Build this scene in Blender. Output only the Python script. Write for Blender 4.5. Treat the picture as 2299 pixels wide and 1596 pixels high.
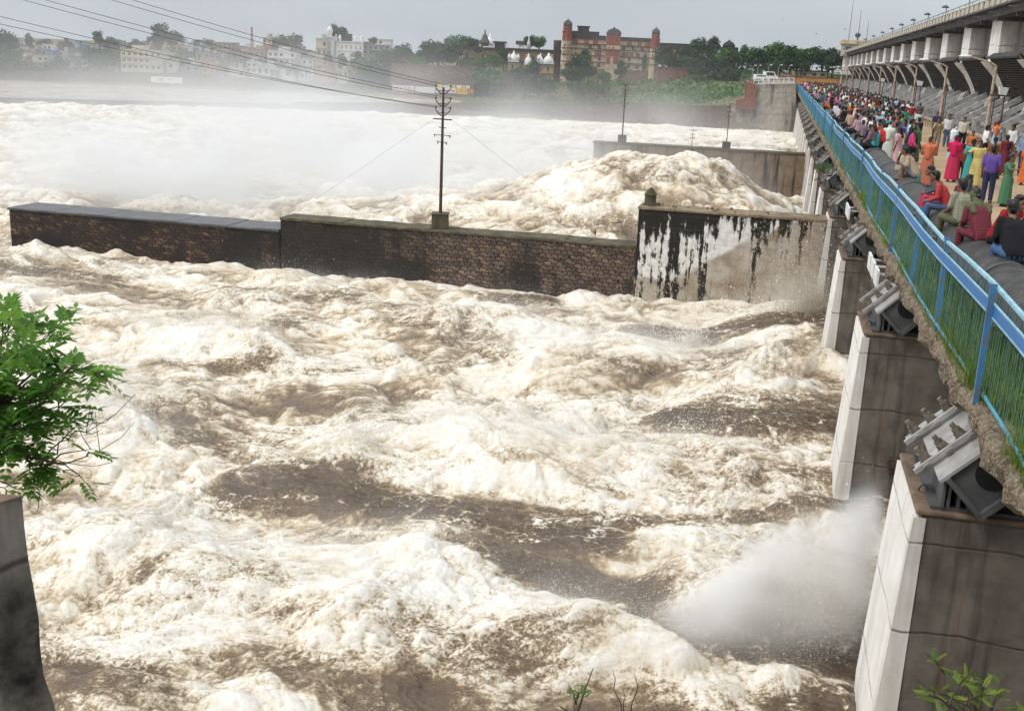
import bpy, math, random
import numpy as np
from mathutils import Vector, Matrix

# ------------------------------------------------------------------ camera, sky, sun, exposure
SC = bpy.context.scene
for _o in list(bpy.data.objects): bpy.data.objects.remove(_o)
CAM_Z, PITCH, ROLL, FPX = 3.7, math.radians(15.1), math.radians(2.5), 2461.0
SUN_EL, SUN_AZ = math.radians(52), math.radians(-112)   # azimuth from +Y towards +X
cd = bpy.data.cameras.new('camera'); cam = bpy.data.objects.new('camera', cd)
SC.collection.objects.link(cam); SC.camera = cam
cd.sensor_width = 36; cd.lens = FPX / 2299 * 36; cd.clip_start = 0.1; cd.clip_end = 5000
CROT = Matrix.Rotation(math.pi / 2 - PITCH, 3, 'X') @ Matrix.Rotation(ROLL, 3, 'Z')
CPOS = Vector((0, 0, CAM_Z))
cam.matrix_world = Matrix.Translation(CPOS) @ CROT.to_4x4()
w = bpy.data.worlds.new('World'); SC.world = w; w.use_nodes = True
wt = w.node_tree; wt.nodes.clear()
def wn(t): return wt.nodes.new(t)
sky = wn('ShaderNodeTexSky'); sky.sky_type = 'NISHITA'; sky.sun_disc = False
sky.sun_elevation = SUN_EL; sky.sun_rotation = SUN_AZ
sky.air_density = 1.0; sky.dust_density = 4.0; sky.ozone_density = 1.5
hs = wn('ShaderNodeHueSaturation'); hs.inputs['Saturation'].default_value = 0.30; hs.inputs['Value'].default_value = 1.0
wt.links.new(sky.outputs[0], hs.inputs['Color'])
# overcast deck: brighter towards the zenith, with faint cloud banks
tc = wn('ShaderNodeTexCoord'); sx = wn('ShaderNodeSeparateXYZ'); wt.links.new(tc.outputs['Generated'], sx.inputs[0])
zr = wn('ShaderNodeMapRange'); zr.inputs[1].default_value = 0.0; zr.inputs[2].default_value = 1.0
zr.inputs[3].default_value = 6.9; zr.inputs[4].default_value = 12.5
wt.links.new(sx.outputs[2], zr.inputs[0])
mp = wn('ShaderNodeMapping'); mp.inputs['Scale'].default_value = (1.3, 1.3, 4.0); wt.links.new(tc.outputs['Generated'], mp.inputs[0])
nz = wn('ShaderNodeTexNoise'); nz.inputs['Scale'].default_value = 1.6; nz.inputs['Detail'].default_value = 4; wt.links.new(mp.outputs[0], nz.inputs['Vector'])
nr = wn('ShaderNodeMapRange'); nr.inputs[1].default_value = 0.3; nr.inputs[2].default_value = 0.7; nr.inputs[3].default_value = 0.86; nr.inputs[4].default_value = 1.16
wt.links.new(nz.outputs[0], nr.inputs[0])
ml = wn('ShaderNodeMath'); ml.operation = 'MULTIPLY'; wt.links.new(zr.outputs[0], ml.inputs[0]); wt.links.new(nr.outputs[0], ml.inputs[1])
gc = wn('ShaderNodeMix'); gc.data_type = 'RGBA'; gc.blend_type = 'MULTIPLY'; gc.inputs['Factor'].default_value = 1.0
gc.inputs['A'].default_value = (0.90, 0.985, 1.06, 1); wt.links.new(ml.outputs[0], gc.inputs['B'])
mx = wn('ShaderNodeMix'); mx.data_type = 'RGBA'; mx.inputs['Factor'].default_value = 0.72
wt.links.new(hs.outputs[0], mx.inputs['A']); wt.links.new(gc.outputs['Result'], mx.inputs['B'])
bg = wn('ShaderNodeBackground'); bg.inputs['Strength'].default_value = 0.085; wt.links.new(mx.outputs['Result'], bg.inputs['Color'])
wo = wn('ShaderNodeOutputWorld'); wt.links.new(bg.outputs[0], wo.inputs['Surface'])
sd = bpy.data.lights.new('sun', 'SUN'); sd.energy = 1.5; sd.angle = math.radians(14); sd.color = (1.0, 0.96, 0.90)
sun = bpy.data.objects.new('sun', sd); SC.collection.objects.link(sun)
_sv = Vector((math.sin(SUN_AZ) * math.cos(SUN_EL), math.cos(SUN_AZ) * math.cos(SUN_EL), math.sin(SUN_EL)))
sun.rotation_euler = _sv.to_track_quat('Z', 'Y').to_euler(); sun.location = _sv * 200
SC.view_settings.view_transform = 'Standard'; SC.view_settings.look = 'None'
SC.view_settings.exposure = 0.40; SC.view_settings.gamma = 1.0; SC.view_settings.use_curve_mapping = False
cy = SC.cycles
cy.use_denoising = True; cy.denoiser = 'OPENIMAGEDENOISE'; cy.use_adaptive_sampling = True; cy.adaptive_threshold = 0.03
cy.max_bounces = 7; cy.diffuse_bounces = 3; cy.glossy_bounces = 2; cy.transmission_bounces = 2; cy.volume_bounces = 4; cy.transparent_max_bounces = 8
cy.volume_step_rate = 1.0; cy.volume_max_steps = 256
cy.caustics_reflective = False; cy.caustics_refractive = False

# ------------------------------------------------------------------ frames
PHI = math.atan(0.2305)                       # bridge heading, right of +Y
BO = Vector((2.86, 0, 0))                     # bridge frame origin: deck edge abreast of the camera
BU = Vector((math.sin(PHI), math.cos(PHI), 0)); BN = Vector((math.cos(PHI), -math.sin(PHI), 0))
def B(s, n, z=0.0): return BO + BU * s + BN * n + Vector((0, 0, z))
def to_sn(p): q = Vector((p[0], p[1], 0)) - BO; return q.dot(BU), q.dot(BN)
def ray(x, y): return CROT @ Vector(((x - 1149.5) / FPX, -(y - 798) / FPX, -1))
def atz(x, y, z): d = ray(x, y); return CPOS + d * ((z - CAM_Z) / d.z)      # sight line meets the level z
def atY(x, y, Y): d = ray(x, y); return CPOS + d * (Y / d.y)                # sight line meets the depth Y
def ats(x, y, s, n=None):
    d = ray(x, y); t = (s - (CPOS - BO).dot(BU)) / d.dot(BU); return CPOS + d * t

# ------------------------------------------------------------------ object helpers
COL = SC.collection
def link(o, parent=None):
    COL.objects.link(o)
    if parent is not None: o.parent = parent
    return o
def tag(o, label=None, cat=None, group=None, kind=None):
    if label: o['label'] = label
    if cat: o['category'] = cat
    if group: o['group'] = group
    if kind: o['kind'] = kind
    return o
def thing(name, label, cat, loc=(0, 0, 0), rz=0.0, group=None):
    o = bpy.data.objects.new(name, None); o.empty_display_size = 0.2
    o.location = loc; o.rotation_euler = (0, 0, rz); link(o)
    return tag(o, label, cat, group)
def mesh_obj(name, me, mats=(), parent=None, loc=None, rz=0.0):
    for m in mats: me.materials.append(m)
    o = bpy.data.objects.new(name, me)
    if loc is not None: o.location = loc
    o.rotation_euler = (0, 0, rz)
    return link(o, parent)
def copy_tree(o, parent=None, depth=0):
    c = o.copy(); COL.objects.link(c); c.parent = parent
    for ch in list(o.children): copy_tree(ch, c, depth + 1)
    return c
class MB:
    def __init__(s): s.v = []; s.f = []; s.m = []; s.mi = 0; s.sm = []; s.smooth = False
    def add(s, vs, fs):
        o = len(s.v); s.v += [tuple(p) for p in vs]
        for f in fs: s.f.append([i + o for i in f]); s.m.append(s.mi); s.sm.append(s.smooth)
    def box(s, x0, x1, y0, y1, z0, z1):
        s.add([(x0,y0,z0),(x1,y0,z0),(x1,y1,z0),(x0,y1,z0),(x0,y0,z1),(x1,y0,z1),(x1,y1,z1),(x0,y1,z1)],
              [(3,2,1,0),(4,5,6,7),(0,1,5,4),(1,2,6,5),(2,3,7,6),(3,0,4,7)])
    def hexa(s, p): s.add(p, [(3,2,1,0),(4,5,6,7),(0,1,5,4),(1,2,6,5),(2,3,7,6),(3,0,4,7)])
    def beam(s, a, b, wd, ht=None, up=(0,0,1)):
        a = Vector(a); b = Vector(b); ht = ht or wd; d = (b - a).normalized(); u = Vector(up)
        r = d.cross(u)
        if r.length < 1e-4: r = d.cross(Vector((1,0,0)))
        r.normalize(); u = r.cross(d); r = r * wd / 2; u = u * ht / 2
        s.hexa([a-r-u, a+r-u, b+r-u, b-r-u, a-r+u, a+r+u, b+r+u, b-r+u])
    def tube(s, pts, rad, n=8, cap=True, sm=True):
        pts = [Vector(p) for p in pts]; k = len(pts)
        if not hasattr(rad, '__len__'): rad = [rad] * k
        vs = []; fs = []; prev = None
        for i, p in enumerate(pts):
            d = (pts[min(i+1,k-1)] - pts[max(i-1,0)])
            d = d.normalized() if d.length > 1e-9 else Vector((0,0,1))
            ref = prev if prev is not None else (Vector((0,0,1)) if abs(d.z) < .9 else Vector((1,0,0)))
            r = ref - d * ref.dot(d)
            if r.length < 1e-6: r = d.orthogonal()
            r.normalize(); prev = r; q = d.cross(r)
            for j in range(n):
                a = 2 * math.pi * j / n; vs.append(p + (r * math.cos(a) + q * math.sin(a)) * rad[i])
        for i in range(k - 1):
            for j in range(n):
                fs.append((i*n+j, i*n+(j+1)%n, (i+1)*n+(j+1)%n, (i+1)*n+j))
        o = s.smooth; s.smooth = sm; s.add(vs, fs); s.smooth = o
        if cap: s.add(vs[:n], [tuple(range(n))[::-1]]); s.add(vs[-n:], [tuple(range(n))])
    def lathe(s, prof, c=(0,0,0), n=16, sm=True, sx=1.0, sy=1.0):
        c = Vector(c); vs = []; fs = []; k = len(prof)
        for r, z in prof:
            for j in range(n):
                a = 2*math.pi*j/n; vs.append(c + Vector((r*math.cos(a)*sx, r*math.sin(a)*sy, z)))
        for i in range(k-1):
            for j in range(n): fs.append((i*n+j, i*n+(j+1)%n, (i+1)*n+(j+1)%n, (i+1)*n+j))
        fs.append(tuple(range(n))[::-1]); fs.append(tuple((k-1)*n+j for j in range(n)))
        o = s.smooth; s.smooth = sm; s.add(vs, fs); s.smooth = o
    def prism(s, poly, axis, a, b):
        """poly of 2-D points swept along axis ('x','y','z') from a to b"""
        def P(u, v, t): return {'x': (t,u,v), 'y': (u,t,v), 'z': (u,v,t)}[axis]
        n = len(poly); vs = [P(u,v,a) for u,v in poly] + [P(u,v,b) for u,v in poly]
        fs = [tuple(range(n))[::-1], tuple(range(n,2*n))] + [(i,(i+1)%n,n+(i+1)%n,n+i) for i in range(n)]
        s.add(vs, fs)
    def me(s, name):
        me = bpy.data.meshes.new(name); me.from_pydata(s.v, [], s.f)
        me.polygons.foreach_set('material_index', s.m); me.polygons.foreach_set('use_smooth', s.sm); me.update(); return me
    def build(s, name, mats, parent=None, loc=None, rz=0.0, bevel=0.0):
        if not isinstance(mats, (list, tuple)): mats = [mats]
        me = s.me(name)
        import bmesh
        bm = bmesh.new(); bm.from_mesh(me); bmesh.ops.recalc_face_normals(bm, faces=bm.faces); bm.to_mesh(me); bm.free()
        o = mesh_obj(name, me, mats, parent, loc, rz)
        if bevel > 0:
            b = o.modifiers.new('edge', 'BEVEL'); b.width = bevel; b.segments = 2; b.limit_method = 'ANGLE'
        return o
def np_mesh(name, V, F, smooth=False):
    V = np.asarray(V, np.float32); F = np.asarray(F, np.int32); k = F.shape[1]
    me = bpy.data.meshes.new(name); me.vertices.add(len(V)); me.vertices.foreach_set('co', V.ravel())
    me.loops.add(F.size); me.loops.foreach_set('vertex_index', F.ravel())
    me.polygons.add(len(F)); me.polygons.foreach_set('loop_start', np.arange(0, F.size, k, dtype=np.int32))
    me.polygons.foreach_set('loop_total', np.full(len(F), k, np.int32))
    me.polygons.foreach_set('use_smooth', np.full(len(F), smooth, bool)); me.update(calc_edges=True); return me

# ------------------------------------------------------------------ materials
class NT:
    def __init__(s, name):
        s.m = bpy.data.materials.new(name); s.m.use_nodes = True; s.t = s.m.node_tree; s.t.nodes.clear()
        s.out = s.t.nodes.new('ShaderNodeOutputMaterial')
    def n(s, typ, ins=None, **kw):
        nd = s.t.nodes.new('ShaderNode' + typ)
        for k, v in kw.items(): setattr(nd, k, v)
        for k, v in (ins or {}).items(): s.set(nd.inputs[k], v)
        return nd
    def set(s, sock, v):
        if isinstance(v, bpy.types.Node): v = v.outputs[0]
        if isinstance(v, bpy.types.NodeSocket): s.t.links.new(v, sock)
        else:
            if isinstance(v, tuple) and len(v) == 3 and sock.type == 'RGBA': v = (*v, 1)
            sock.default_value = v
    def math(s, op, a, b=0.0, c=0.0): return s.n('Math', {0: a, 1: b, 2: c}, operation=op).outputs[0]
    def mix(s, f, a, b, mode='MIX'):
        nd = s.n('Mix', None, data_type='RGBA', blend_type=mode)
        s.set(nd.inputs['Factor'], f); s.set(nd.inputs['A'], a); s.set(nd.inputs['B'], b); return nd.outputs['Result']
    def ramp(s, v, lo, hi, a=0.0, b=1.0):
        return s.n('MapRange', {0: v, 1: lo, 2: hi, 3: a, 4: b}, interpolation_type='SMOOTHSTEP').outputs[0]
    def obj(s): return s.n('TexCoord').outputs['Object']
    def pos(s): return s.n('NewGeometry').outputs['Position']
    def scale(s, v, sc): return s.n('Mapping', {'Vector': v, 'Scale': sc}).outputs[0]
    def noise(s, v, sc, det=4.0, rough=0.55, dist=0.0):
        return s.n('TexNoise', {'Vector': v, 'Scale': sc, 'Detail': det, 'Roughness': rough, 'Distortion': dist}).outputs[0]
    def bump(s, h, st=0.3, d=0.05): return s.n('Bump', {'Height': h, 'Strength': st, 'Distance': d}).outputs[0]
    def bsdf(s, col, rough=0.8, nrm=None, spec=0.3, metal=0.0):
        b = s.n('BsdfPrincipled', {'Base Color': col, 'Roughness': rough, 'Metallic': metal, 'Specular IOR Level': spec})
        if nrm is not None: s.set(b.inputs['Normal'], nrm)
        s.t.links.new(b.outputs[0], s.out.inputs['Surface']); return s.m
def m_plain(name, c, rough=0.7, var=0.25, sc=6.0, spec=0.3, metal=0.0, bump=0.15, c2=None):
    k = NT(name); p = k.obj(); f = k.noise(p, sc, 5); g = k.ramp(f, 0.3, 0.7)
    dark = c2 or tuple(x * (1 - var) for x in c)
    return k.bsdf(k.mix(g, dark, c), rough, k.bump(k.noise(p, sc * 4, 4), bump, 0.02), spec, metal)
def m_concrete(name, base, dark, stain=(0.10, 0.075, 0.05), rust=(0.20, 0.11, 0.05), amt=0.5, rustamt=0.3, seam=1.5, streak=1.3):
    """board-marked concrete: vertical run-off streaks, rust, pour seams"""
    k = NT(name); p = k.obj(); x = k.n('SeparateXYZ', {0: p})
    st = k.noise(k.scale(p, (streak, streak, 0.09)), 1.4, 6, 0.6); st2 = k.noise(k.scale(p, (streak*2.6, streak*2.6, 0.16)), 1.9, 5, 0.65)
    mot = k.noise(p, 1.1, 7, 0.62); fine = k.noise(p, 9, 4, 0.7)
    c = k.mix(k.ramp(mot, 0.32, 0.68), dark, base)
    c = k.mix(k.math('MULTIPLY', k.ramp(st, 0.50, 0.68), amt), c, stain)
    c = k.mix(k.math('MULTIPLY', k.ramp(st2, 0.56, 0.70), rustamt), c, rust)
    c = k.mix(k.math('MULTIPLY', k.ramp(fine, 0.62, 0.75), 0.35), c, stain)
    wob = k.noise(k.scale(p, (0.5, 0.5, 0.5)), 1.2, 3)
    zz = k.math('ADD', x.outputs[2], k.math('MULTIPLY', wob, 0.35))
    sm = k.math('PINGPONG', k.math('DIVIDE', zz, seam), 0.5)
    line = k.ramp(sm, 0.0, 0.022, 1.0, 0.0)
    c = k.mix(k.math('MULTIPLY', line, k.math('MULTIPLY', k.ramp(mot, 0.35, 0.55), 0.75)), c, (0.035, 0.03, 0.025))
    h = k.math('ADD', k.noise(p, 14, 5, 0.7), k.math('MULTIPLY', line, -1.2))
    return k.bsdf(c, 0.88, k.bump(h, 0.35, 0.03), 0.2)
M = {}
M['pier'] = m_concrete('shaded_pier_concrete', (0.205,0.18,0.155), (0.105,0.09,0.075), stain=(0.035,0.028,0.022), rust=(0.17,0.085,0.035), amt=0.9, rustamt=0.75)  # streaked concrete, base darkened to hold the shade under the deck
M['pier_white'] = m_concrete('sunlit_pale_concrete', (0.88,0.86,0.83), (0.76,0.73,0.68), stain=(0.34,0.29,0.24), rust=(0.42,0.30,0.22), amt=0.35, rustamt=0.22)  # pale concrete; brightness of the sunlit downstream faces is put into its white
M['pier_top'] = m_plain('weathered_cap', (0.24,0.17,0.12), 0.95, 0.45, 3.0, c2=(0.12,0.085,0.06), bump=0.4)
M['gate_pier'] = m_concrete('gate_pier_concrete', (0.78,0.71,0.64), (0.62,0.55,0.48), stain=(0.22,0.17,0.13), rust=(0.30,0.18,0.11), amt=0.55, rustamt=0.3, seam=3.0)
def m_crumble():
    k = NT('crumbling_kerb_concrete'); p = k.obj(); a = k.noise(p, 2.2, 6, 0.65); v = k.n('TexVoronoi', {'Vector': p, 'Scale': 26.0}); cs = k.n('SeparateColor', {0: v.outputs[1]}); n = k.noise(p, 22, 5, 0.75)
    c = k.mix(k.ramp(a, .35, .65), (0.13,0.10,0.07), (0.30,0.235,0.165)); c = k.mix(k.ramp(cs.outputs[0], .5, .95, 0, .8), c, (0.42,0.35,0.26)); c = k.mix(k.ramp(n, .55, .72, 0, .8), c, (0.05,0.042,0.03))
    return k.bsdf(c, .95, k.bump(k.math('ADD', n, k.math('MULTIPLY', v.outputs[0], -1.2)), .9, .05), .15)
M['deck_conc'] = m_crumble()
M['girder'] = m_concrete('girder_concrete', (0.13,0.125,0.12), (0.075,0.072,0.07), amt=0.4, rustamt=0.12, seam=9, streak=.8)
M['rail_conc'] = m_concrete('balustrade_concrete', (0.58,0.53,0.45), (0.42,0.38,0.31), amt=0.3, rustamt=0.2, seam=9)
M['parapet'] = m_concrete('parapet_concrete', (0.46,0.39,0.29), (0.34,0.28,0.20), amt=0.35, rustamt=0.2, seam=9)
M['steel'] = m_plain('grey_paint_steel', (0.46,0.455,0.45), 0.55, 0.3, 3, c2=(0.30,0.285,0.27))
M['steel_dark'] = m_plain('dark_paint_steel', (0.115,0.118,0.12), 0.6, 0.35, 3)
M['bolt'] = m_plain('weathered_bolt', (0.26,0.24,0.20), 0.6, 0.4, 12, c2=(0.13,0.10,0.07))
M['hole'] = m_plain('near_black', (0.012,0.012,0.013), 0.9, 0.2)
M['blue'] = m_plain('blue_paint', (0.035,0.20,0.44), 0.5, 0.3, 9, c2=(0.11,0.14,0.17))
M['blue_light'] = m_plain('pale_blue_rail_paint', (0.17,0.46,0.60), 0.4, 0.25, 5)
M['rust'] = m_plain('rusty_steel', (0.11,0.065,0.045), 0.85, 0.4, 8, c2=(0.05,0.035,0.03))
M['pole'] = m_plain('buff_pole_paint', (0.52,0.47,0.37), 0.7, 0.3, 2.5, c2=(0.34,0.20,0.12))
M['lamp_white'] = m_plain('white_lamp_shell', (0.78,0.78,0.76), 0.5, 0.1)
M['wire'] = m_plain('cable', (0.10,0.10,0.105), 0.7, 0.1)
def m_pipe():
    k = NT('pipe_wrap'); p = k.obj(); d = k.noise(k.scale(p, (6, 1.2, 6)), 1.2, 6, 0.65); f = k.noise(p, 3, 6, 0.6)
    sp = k.n('SeparateXYZ', {0: p}); wr = k.math('PINGPONG', k.math('DIVIDE', k.math('ADD', sp.outputs[1], k.math('MULTIPLY', k.noise(p, 1.5, 2), 0.05)), 0.17), 0.5)
    c = k.mix(k.ramp(f, 0.35, 0.7), (0.036,0.033,0.031), (0.075,0.070,0.065)); c = k.mix(k.math('MULTIPLY', k.ramp(d, 0.55, 0.75), 0.4), c, (0.17,0.15,0.12))
    return k.bsdf(c, 0.62, k.bump(k.math('ADD', k.math('MULTIPLY', wr, 1.0), k.noise(p, 8, 4)), 0.45, 0.025), 0.4)
M['pipe'] = m_pipe()
def m_dust():
    k = NT('dusty_deck'); p = k.obj(); a = k.noise(p, 0.35, 6, 0.6); b = k.noise(p, 5, 5, 0.7)
    c = k.mix(k.ramp(a, 0.3, 0.7), (0.36,0.25,0.155), (0.47,0.345,0.22)); c = k.mix(k.math('MULTIPLY', k.ramp(b, 0.55, 0.75), 0.45), c, (0.22,0.15,0.095))
    return k.bsdf(c, 0.95, k.bump(b, 0.4, 0.03), 0.1)
M['dust'] = m_dust()
def m_masonry(name, cols, mortar, w, h, wet=0.0, lichen=(0.05,0.05,0.045), xg=None, bias=0.0):
    k = NT(name); p = k.obj(); x = k.n('SeparateXYZ', {0: p})
    wob = k.n('TexNoise', {'Vector': p, 'Scale': 2.1, 'Detail': 3.0}).outputs[1]
    v = k.n('VectorMath', {0: p, 1: k.n('VectorMath', {0: wob, 'Scale': 0.13}, operation='SCALE').outputs[0]}, operation='ADD').outputs[0]
    vx = k.n('SeparateXYZ', {0: v}); zz = k.math('DIVIDE', vx.outputs[2], h); off = k.math('MULTIPLY', k.math('FLOOR', zz), 0.43)
    vs = k.n('CombineXYZ', {0: k.math('ADD', k.math('DIVIDE', vx.outputs[0], w), off), 1: 0.0, 2: zz}).outputs[0]
    ed = k.n('TexVoronoi', {'Vector': vs, 'Scale': 1.0, 'Randomness': 0.42}, feature='DISTANCE_TO_EDGE').outputs[0]
    mor = k.ramp(ed, 0.015, 0.12, 1.0, 0.0)
    cell = k.n('TexVoronoi', {'Vector': vs, 'Scale': 1.0, 'Randomness': 0.42}).outputs[1]
    cs = k.n('SeparateColor', {0: cell}); base = k.mix(cs.outputs[2], cols[0], cols[1])
    c = k.mix(k.ramp(cs.outputs[0], 0.72, 0.85, 0, 0.85), base, cols[2])
    c = k.mix(k.math('MULTIPLY', k.ramp(cs.outputs[1], 0.1, 0.9), 0.5), c, mortar)
    c = k.mix(mor, c, mortar)
    big = k.noise(k.scale(p, (0.35, 0.35, 0.22)), 1.0, 5, 0.6); st = k.noise(k.scale(p, (0.9, 0.9, 0.06)), 1.3, 5, 0.6)
    wm = k.math('ADD', k.math('MULTIPLY', big, 0.6), k.math('MULTIPLY', st, 0.4))
    if bias: wm = k.math('ADD', wm, bias)
    if xg: wm = k.math('ADD', k.math('ADD', wm, k.ramp(x.outputs[0], xg[0], xg[1], 0.16, -0.06)), k.ramp(x.outputs[2], -6.9, -5.9, 0.07, 0.0))
    c = k.mix(k.math('MULTIPLY', k.ramp(wm, 0.44, 0.58), wet), c, lichen)
    hgt = k.math('ADD', k.math('MULTIPLY', mor, -1.0), k.math('MULTIPLY', k.noise(p, 5, 4), 0.7))
    return k.bsdf(c, 0.82, k.bump(hgt, 0.8, 0.06), 0.25)
M['stone'] = m_masonry('wet_rubble_masonry', ((0.095,0.058,0.043),(0.06,0.042,0.034),(0.19,0.115,0.065)), (0.013,0.011,0.010), 0.30, 0.18, 0.93, (0.026,0.022,0.02), None, 0.045)
M['stone_light'] = m_masonry('pale_rubble_masonry', ((0.20,0.145,0.115),(0.13,0.093,0.075),(0.27,0.185,0.11)), (0.018,0.015,0.013), 0.31, 0.20, 0.92, (0.03,0.026,0.022), (-25.0, -18.0))
M['fort_stone'] = m_masonry('fort_masonry', ((0.26,0.165,0.12),(0.19,0.125,0.095),(0.34,0.25,0.18)), (0.10,0.07,0.055), 0.5, 0.28, 0.35, (0.09,0.065,0.05))
M['bank_stone'] = m_masonry('bank_masonry', ((0.22,0.14,0.10),(0.16,0.10,0.075),(0.27,0.18,0.12)), (0.07,0.05,0.04), 0.5, 0.28, 0.6, (0.07,0.06,0.05))
M['red_stone'] = m_masonry('red_masonry', ((0.33,0.12,0.07),(0.26,0.095,0.06),(0.36,0.17,0.10)), (0.14,0.06,0.04), 0.4, 0.2, 0.3, (0.13,0.06,0.045))
M['cap_wet'] = m_plain('wet_coping', (0.105,0.108,0.112), 0.42, 0.45, 1.5, spec=0.5, c2=(0.06,0.06,0.06))
M['cap_moss'] = m_plain('mossy_coping', (0.14,0.115,0.07), 0.85, 0.5, 2.0, c2=(0.055,0.05,0.03))
M['cap_tan'] = m_plain('tan_coping', (0.30,0.23,0.15), 0.9, 0.4, 2.0, c2=(0.16,0.12,0.075), bump=0.4)
def m_limewall():
    """white lime wall: black algae runs, bare tan concrete low down and to the right"""
    k = NT('algae_streaked_limewash'); p = k.obj(); x = k.n('SeparateXYZ', {0: p})
    X, Z = x.outputs[0], x.outputs[2]
    wb = k.noise(p, 0.8, 5, 0.6)
    white = k.mix(k.ramp(k.noise(p, 3, 5), 0.3, 0.7), (0.62,0.60,0.56), (0.82,0.81,0.79))
    bare = k.mix(k.ramp(k.noise(p, 1.2, 6, 0.65), 0.3, 0.7), (0.30,0.24,0.175), (0.50,0.45,0.38))
    # bare patch: beyond a slanting line, and a low band
    e1 = k.math('ADD', k.math('ADD', k.math('MULTIPLY', X, 0.59), k.math('MULTIPLY', Z, -1.0)), k.math('MULTIPLY', wb, 0.9))
    e2 = k.math('ADD', k.math('MULTIPLY', Z, -1.0), k.math('MULTIPLY', wb, 0.6))
    b = k.math('MAXIMUM', k.ramp(e1, 2.20, 2.55), k.ramp(e2, 6.55, 6.7))
    c = k.mix(b, white, bare)
    st = k.noise(k.scale(p, (1.0, 1.0, 0.05)), 1.7, 3, 0.5); mot = k.noise(k.scale(p, (2.6, 2.6, 1.3)), 1.6, 6, 0.7)
    s2 = k.noise(k.scale(p, (3.2, 3.2, 0.22)), 1.5, 5, 0.65)
    topz = k.ramp(Z, -4.4, -2.9, 0.0, 0.17)
    a = k.math('ADD', k.math('ADD', st, k.math('MULTIPLY', k.math('SUBTRACT', mot, 0.5), 0.55)), k.math('ADD', k.math('MULTIPLY', k.math('SUBTRACT', s2, 0.5), 0.5), topz))
    a = k.math('SUBTRACT', a, k.ramp(X, -5.6, -4.2, 0.0, 0.085))
    c = k.mix(k.ramp(a, 0.50, 0.575), c, (0.022,0.02,0.017))
    c = k.mix(k.math('MULTIPLY', k.ramp(s2, 0.56, 0.68), k.math('MULTIPLY', b, 0.55)), c, (0.20,0.105,0.045))
    sm = k.math('PINGPONG', k.math('DIVIDE', k.math('ADD', Z, k.math('MULTIPLY', wb, 0.15)), 0.62), 0.5)
    ln = k.math('MULTIPLY', k.ramp(sm, 0.0, 0.03, 1.0, 0.0), k.ramp(mot, 0.42, 0.55))
    c = k.mix(k.math('MULTIPLY', ln, 0.7), c, (0.09,0.075,0.06))
    return k.bsdf(c, 0.85, k.bump(k.math('ADD', k.noise(p, 10, 5), k.math('MULTIPLY', ln, -1)), 0.35, 0.04), 0.25)
M['limewall'] = m_limewall()
M['runoff_wall'] = m_concrete('runoff_concrete', (0.26,0.19,0.125), (0.17,0.12,0.08), stain=(0.02,0.018,0.016), rust=(0.16,0.09,0.05), amt=1.0, rustamt=0.3, seam=3.0, streak=1.1)
M['abut'] = m_concrete('abutment_concrete', (0.42,0.37,0.31), (0.29,0.25,0.205), stain=(0.07,0.06,0.055), rust=(0.25,0.16,0.10), amt=0.85, rustamt=0.25, seam=4.0, streak=.35)
M['weir'] = m_concrete('weir_concrete', (0.22,0.20,0.185), (0.15,0.135,0.125), amt=0.5, rustamt=0.1, seam=6, streak=.4)
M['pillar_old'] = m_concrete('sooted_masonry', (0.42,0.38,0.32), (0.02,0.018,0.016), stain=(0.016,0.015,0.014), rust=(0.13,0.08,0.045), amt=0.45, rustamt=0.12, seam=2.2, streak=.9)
def m_leaf(name, a, b, tr=0.15):
    k = NT(name); at = k.n('Attribute', attribute_name='tone').outputs['Fac']
    c = k.mix(at, a, b); c = k.mix(k.ramp(k.noise(k.pos(), 0.35, 4), 0.35, 0.65, 0.0, 0.5), c, tuple(v * 0.72 for v in a))
    d = k.n('BsdfDiffuse', {0: c}); t = k.n('BsdfTranslucent', {0: c}); g = k.n('BsdfGlossy', {0: (0.5,0.5,0.5), 1: 0.5})
    s = k.n('MixShader', {0: tr, 1: d.outputs[0], 2: t.outputs[0]}); s = k.n('MixShader', {0: 0.04, 1: s.outputs[0], 2: g.outputs[0]})
    k.t.links.new(s.outputs[0], k.out.inputs['Surface']); return k.m
M['leaf'] = m_leaf('tree_leaf', (0.010,0.040,0.010), (0.055,0.120,0.026))
M['leaf_bright'] = m_leaf('bright_leaf', (0.035,0.11,0.018), (0.11,0.22,0.040))
M['leaf_near'] = m_leaf('near_leaf', (0.10,0.27,0.04), (0.30,0.52,0.08), 0.55)
M['grass'] = m_leaf('grass_blade', (0.085,0.17,0.018), (0.30,0.36,0.045), 0.35)
M['bark'] = m_plain('bark', (0.10,0.075,0.055), 0.95, 0.4, 6)
M['earth'] = m_plain('earth_slope', (0.10,0.12,0.05), 0.95, 0.4, 0.12, c2=(0.16,0.115,0.07), bump=0.4)
M['rubble'] = m_plain('rubble_pitching', (0.30,0.22,0.16), 0.95, 0.5, 1.6, c2=(0.15,0.10,0.07), bump=0.8)
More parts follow.
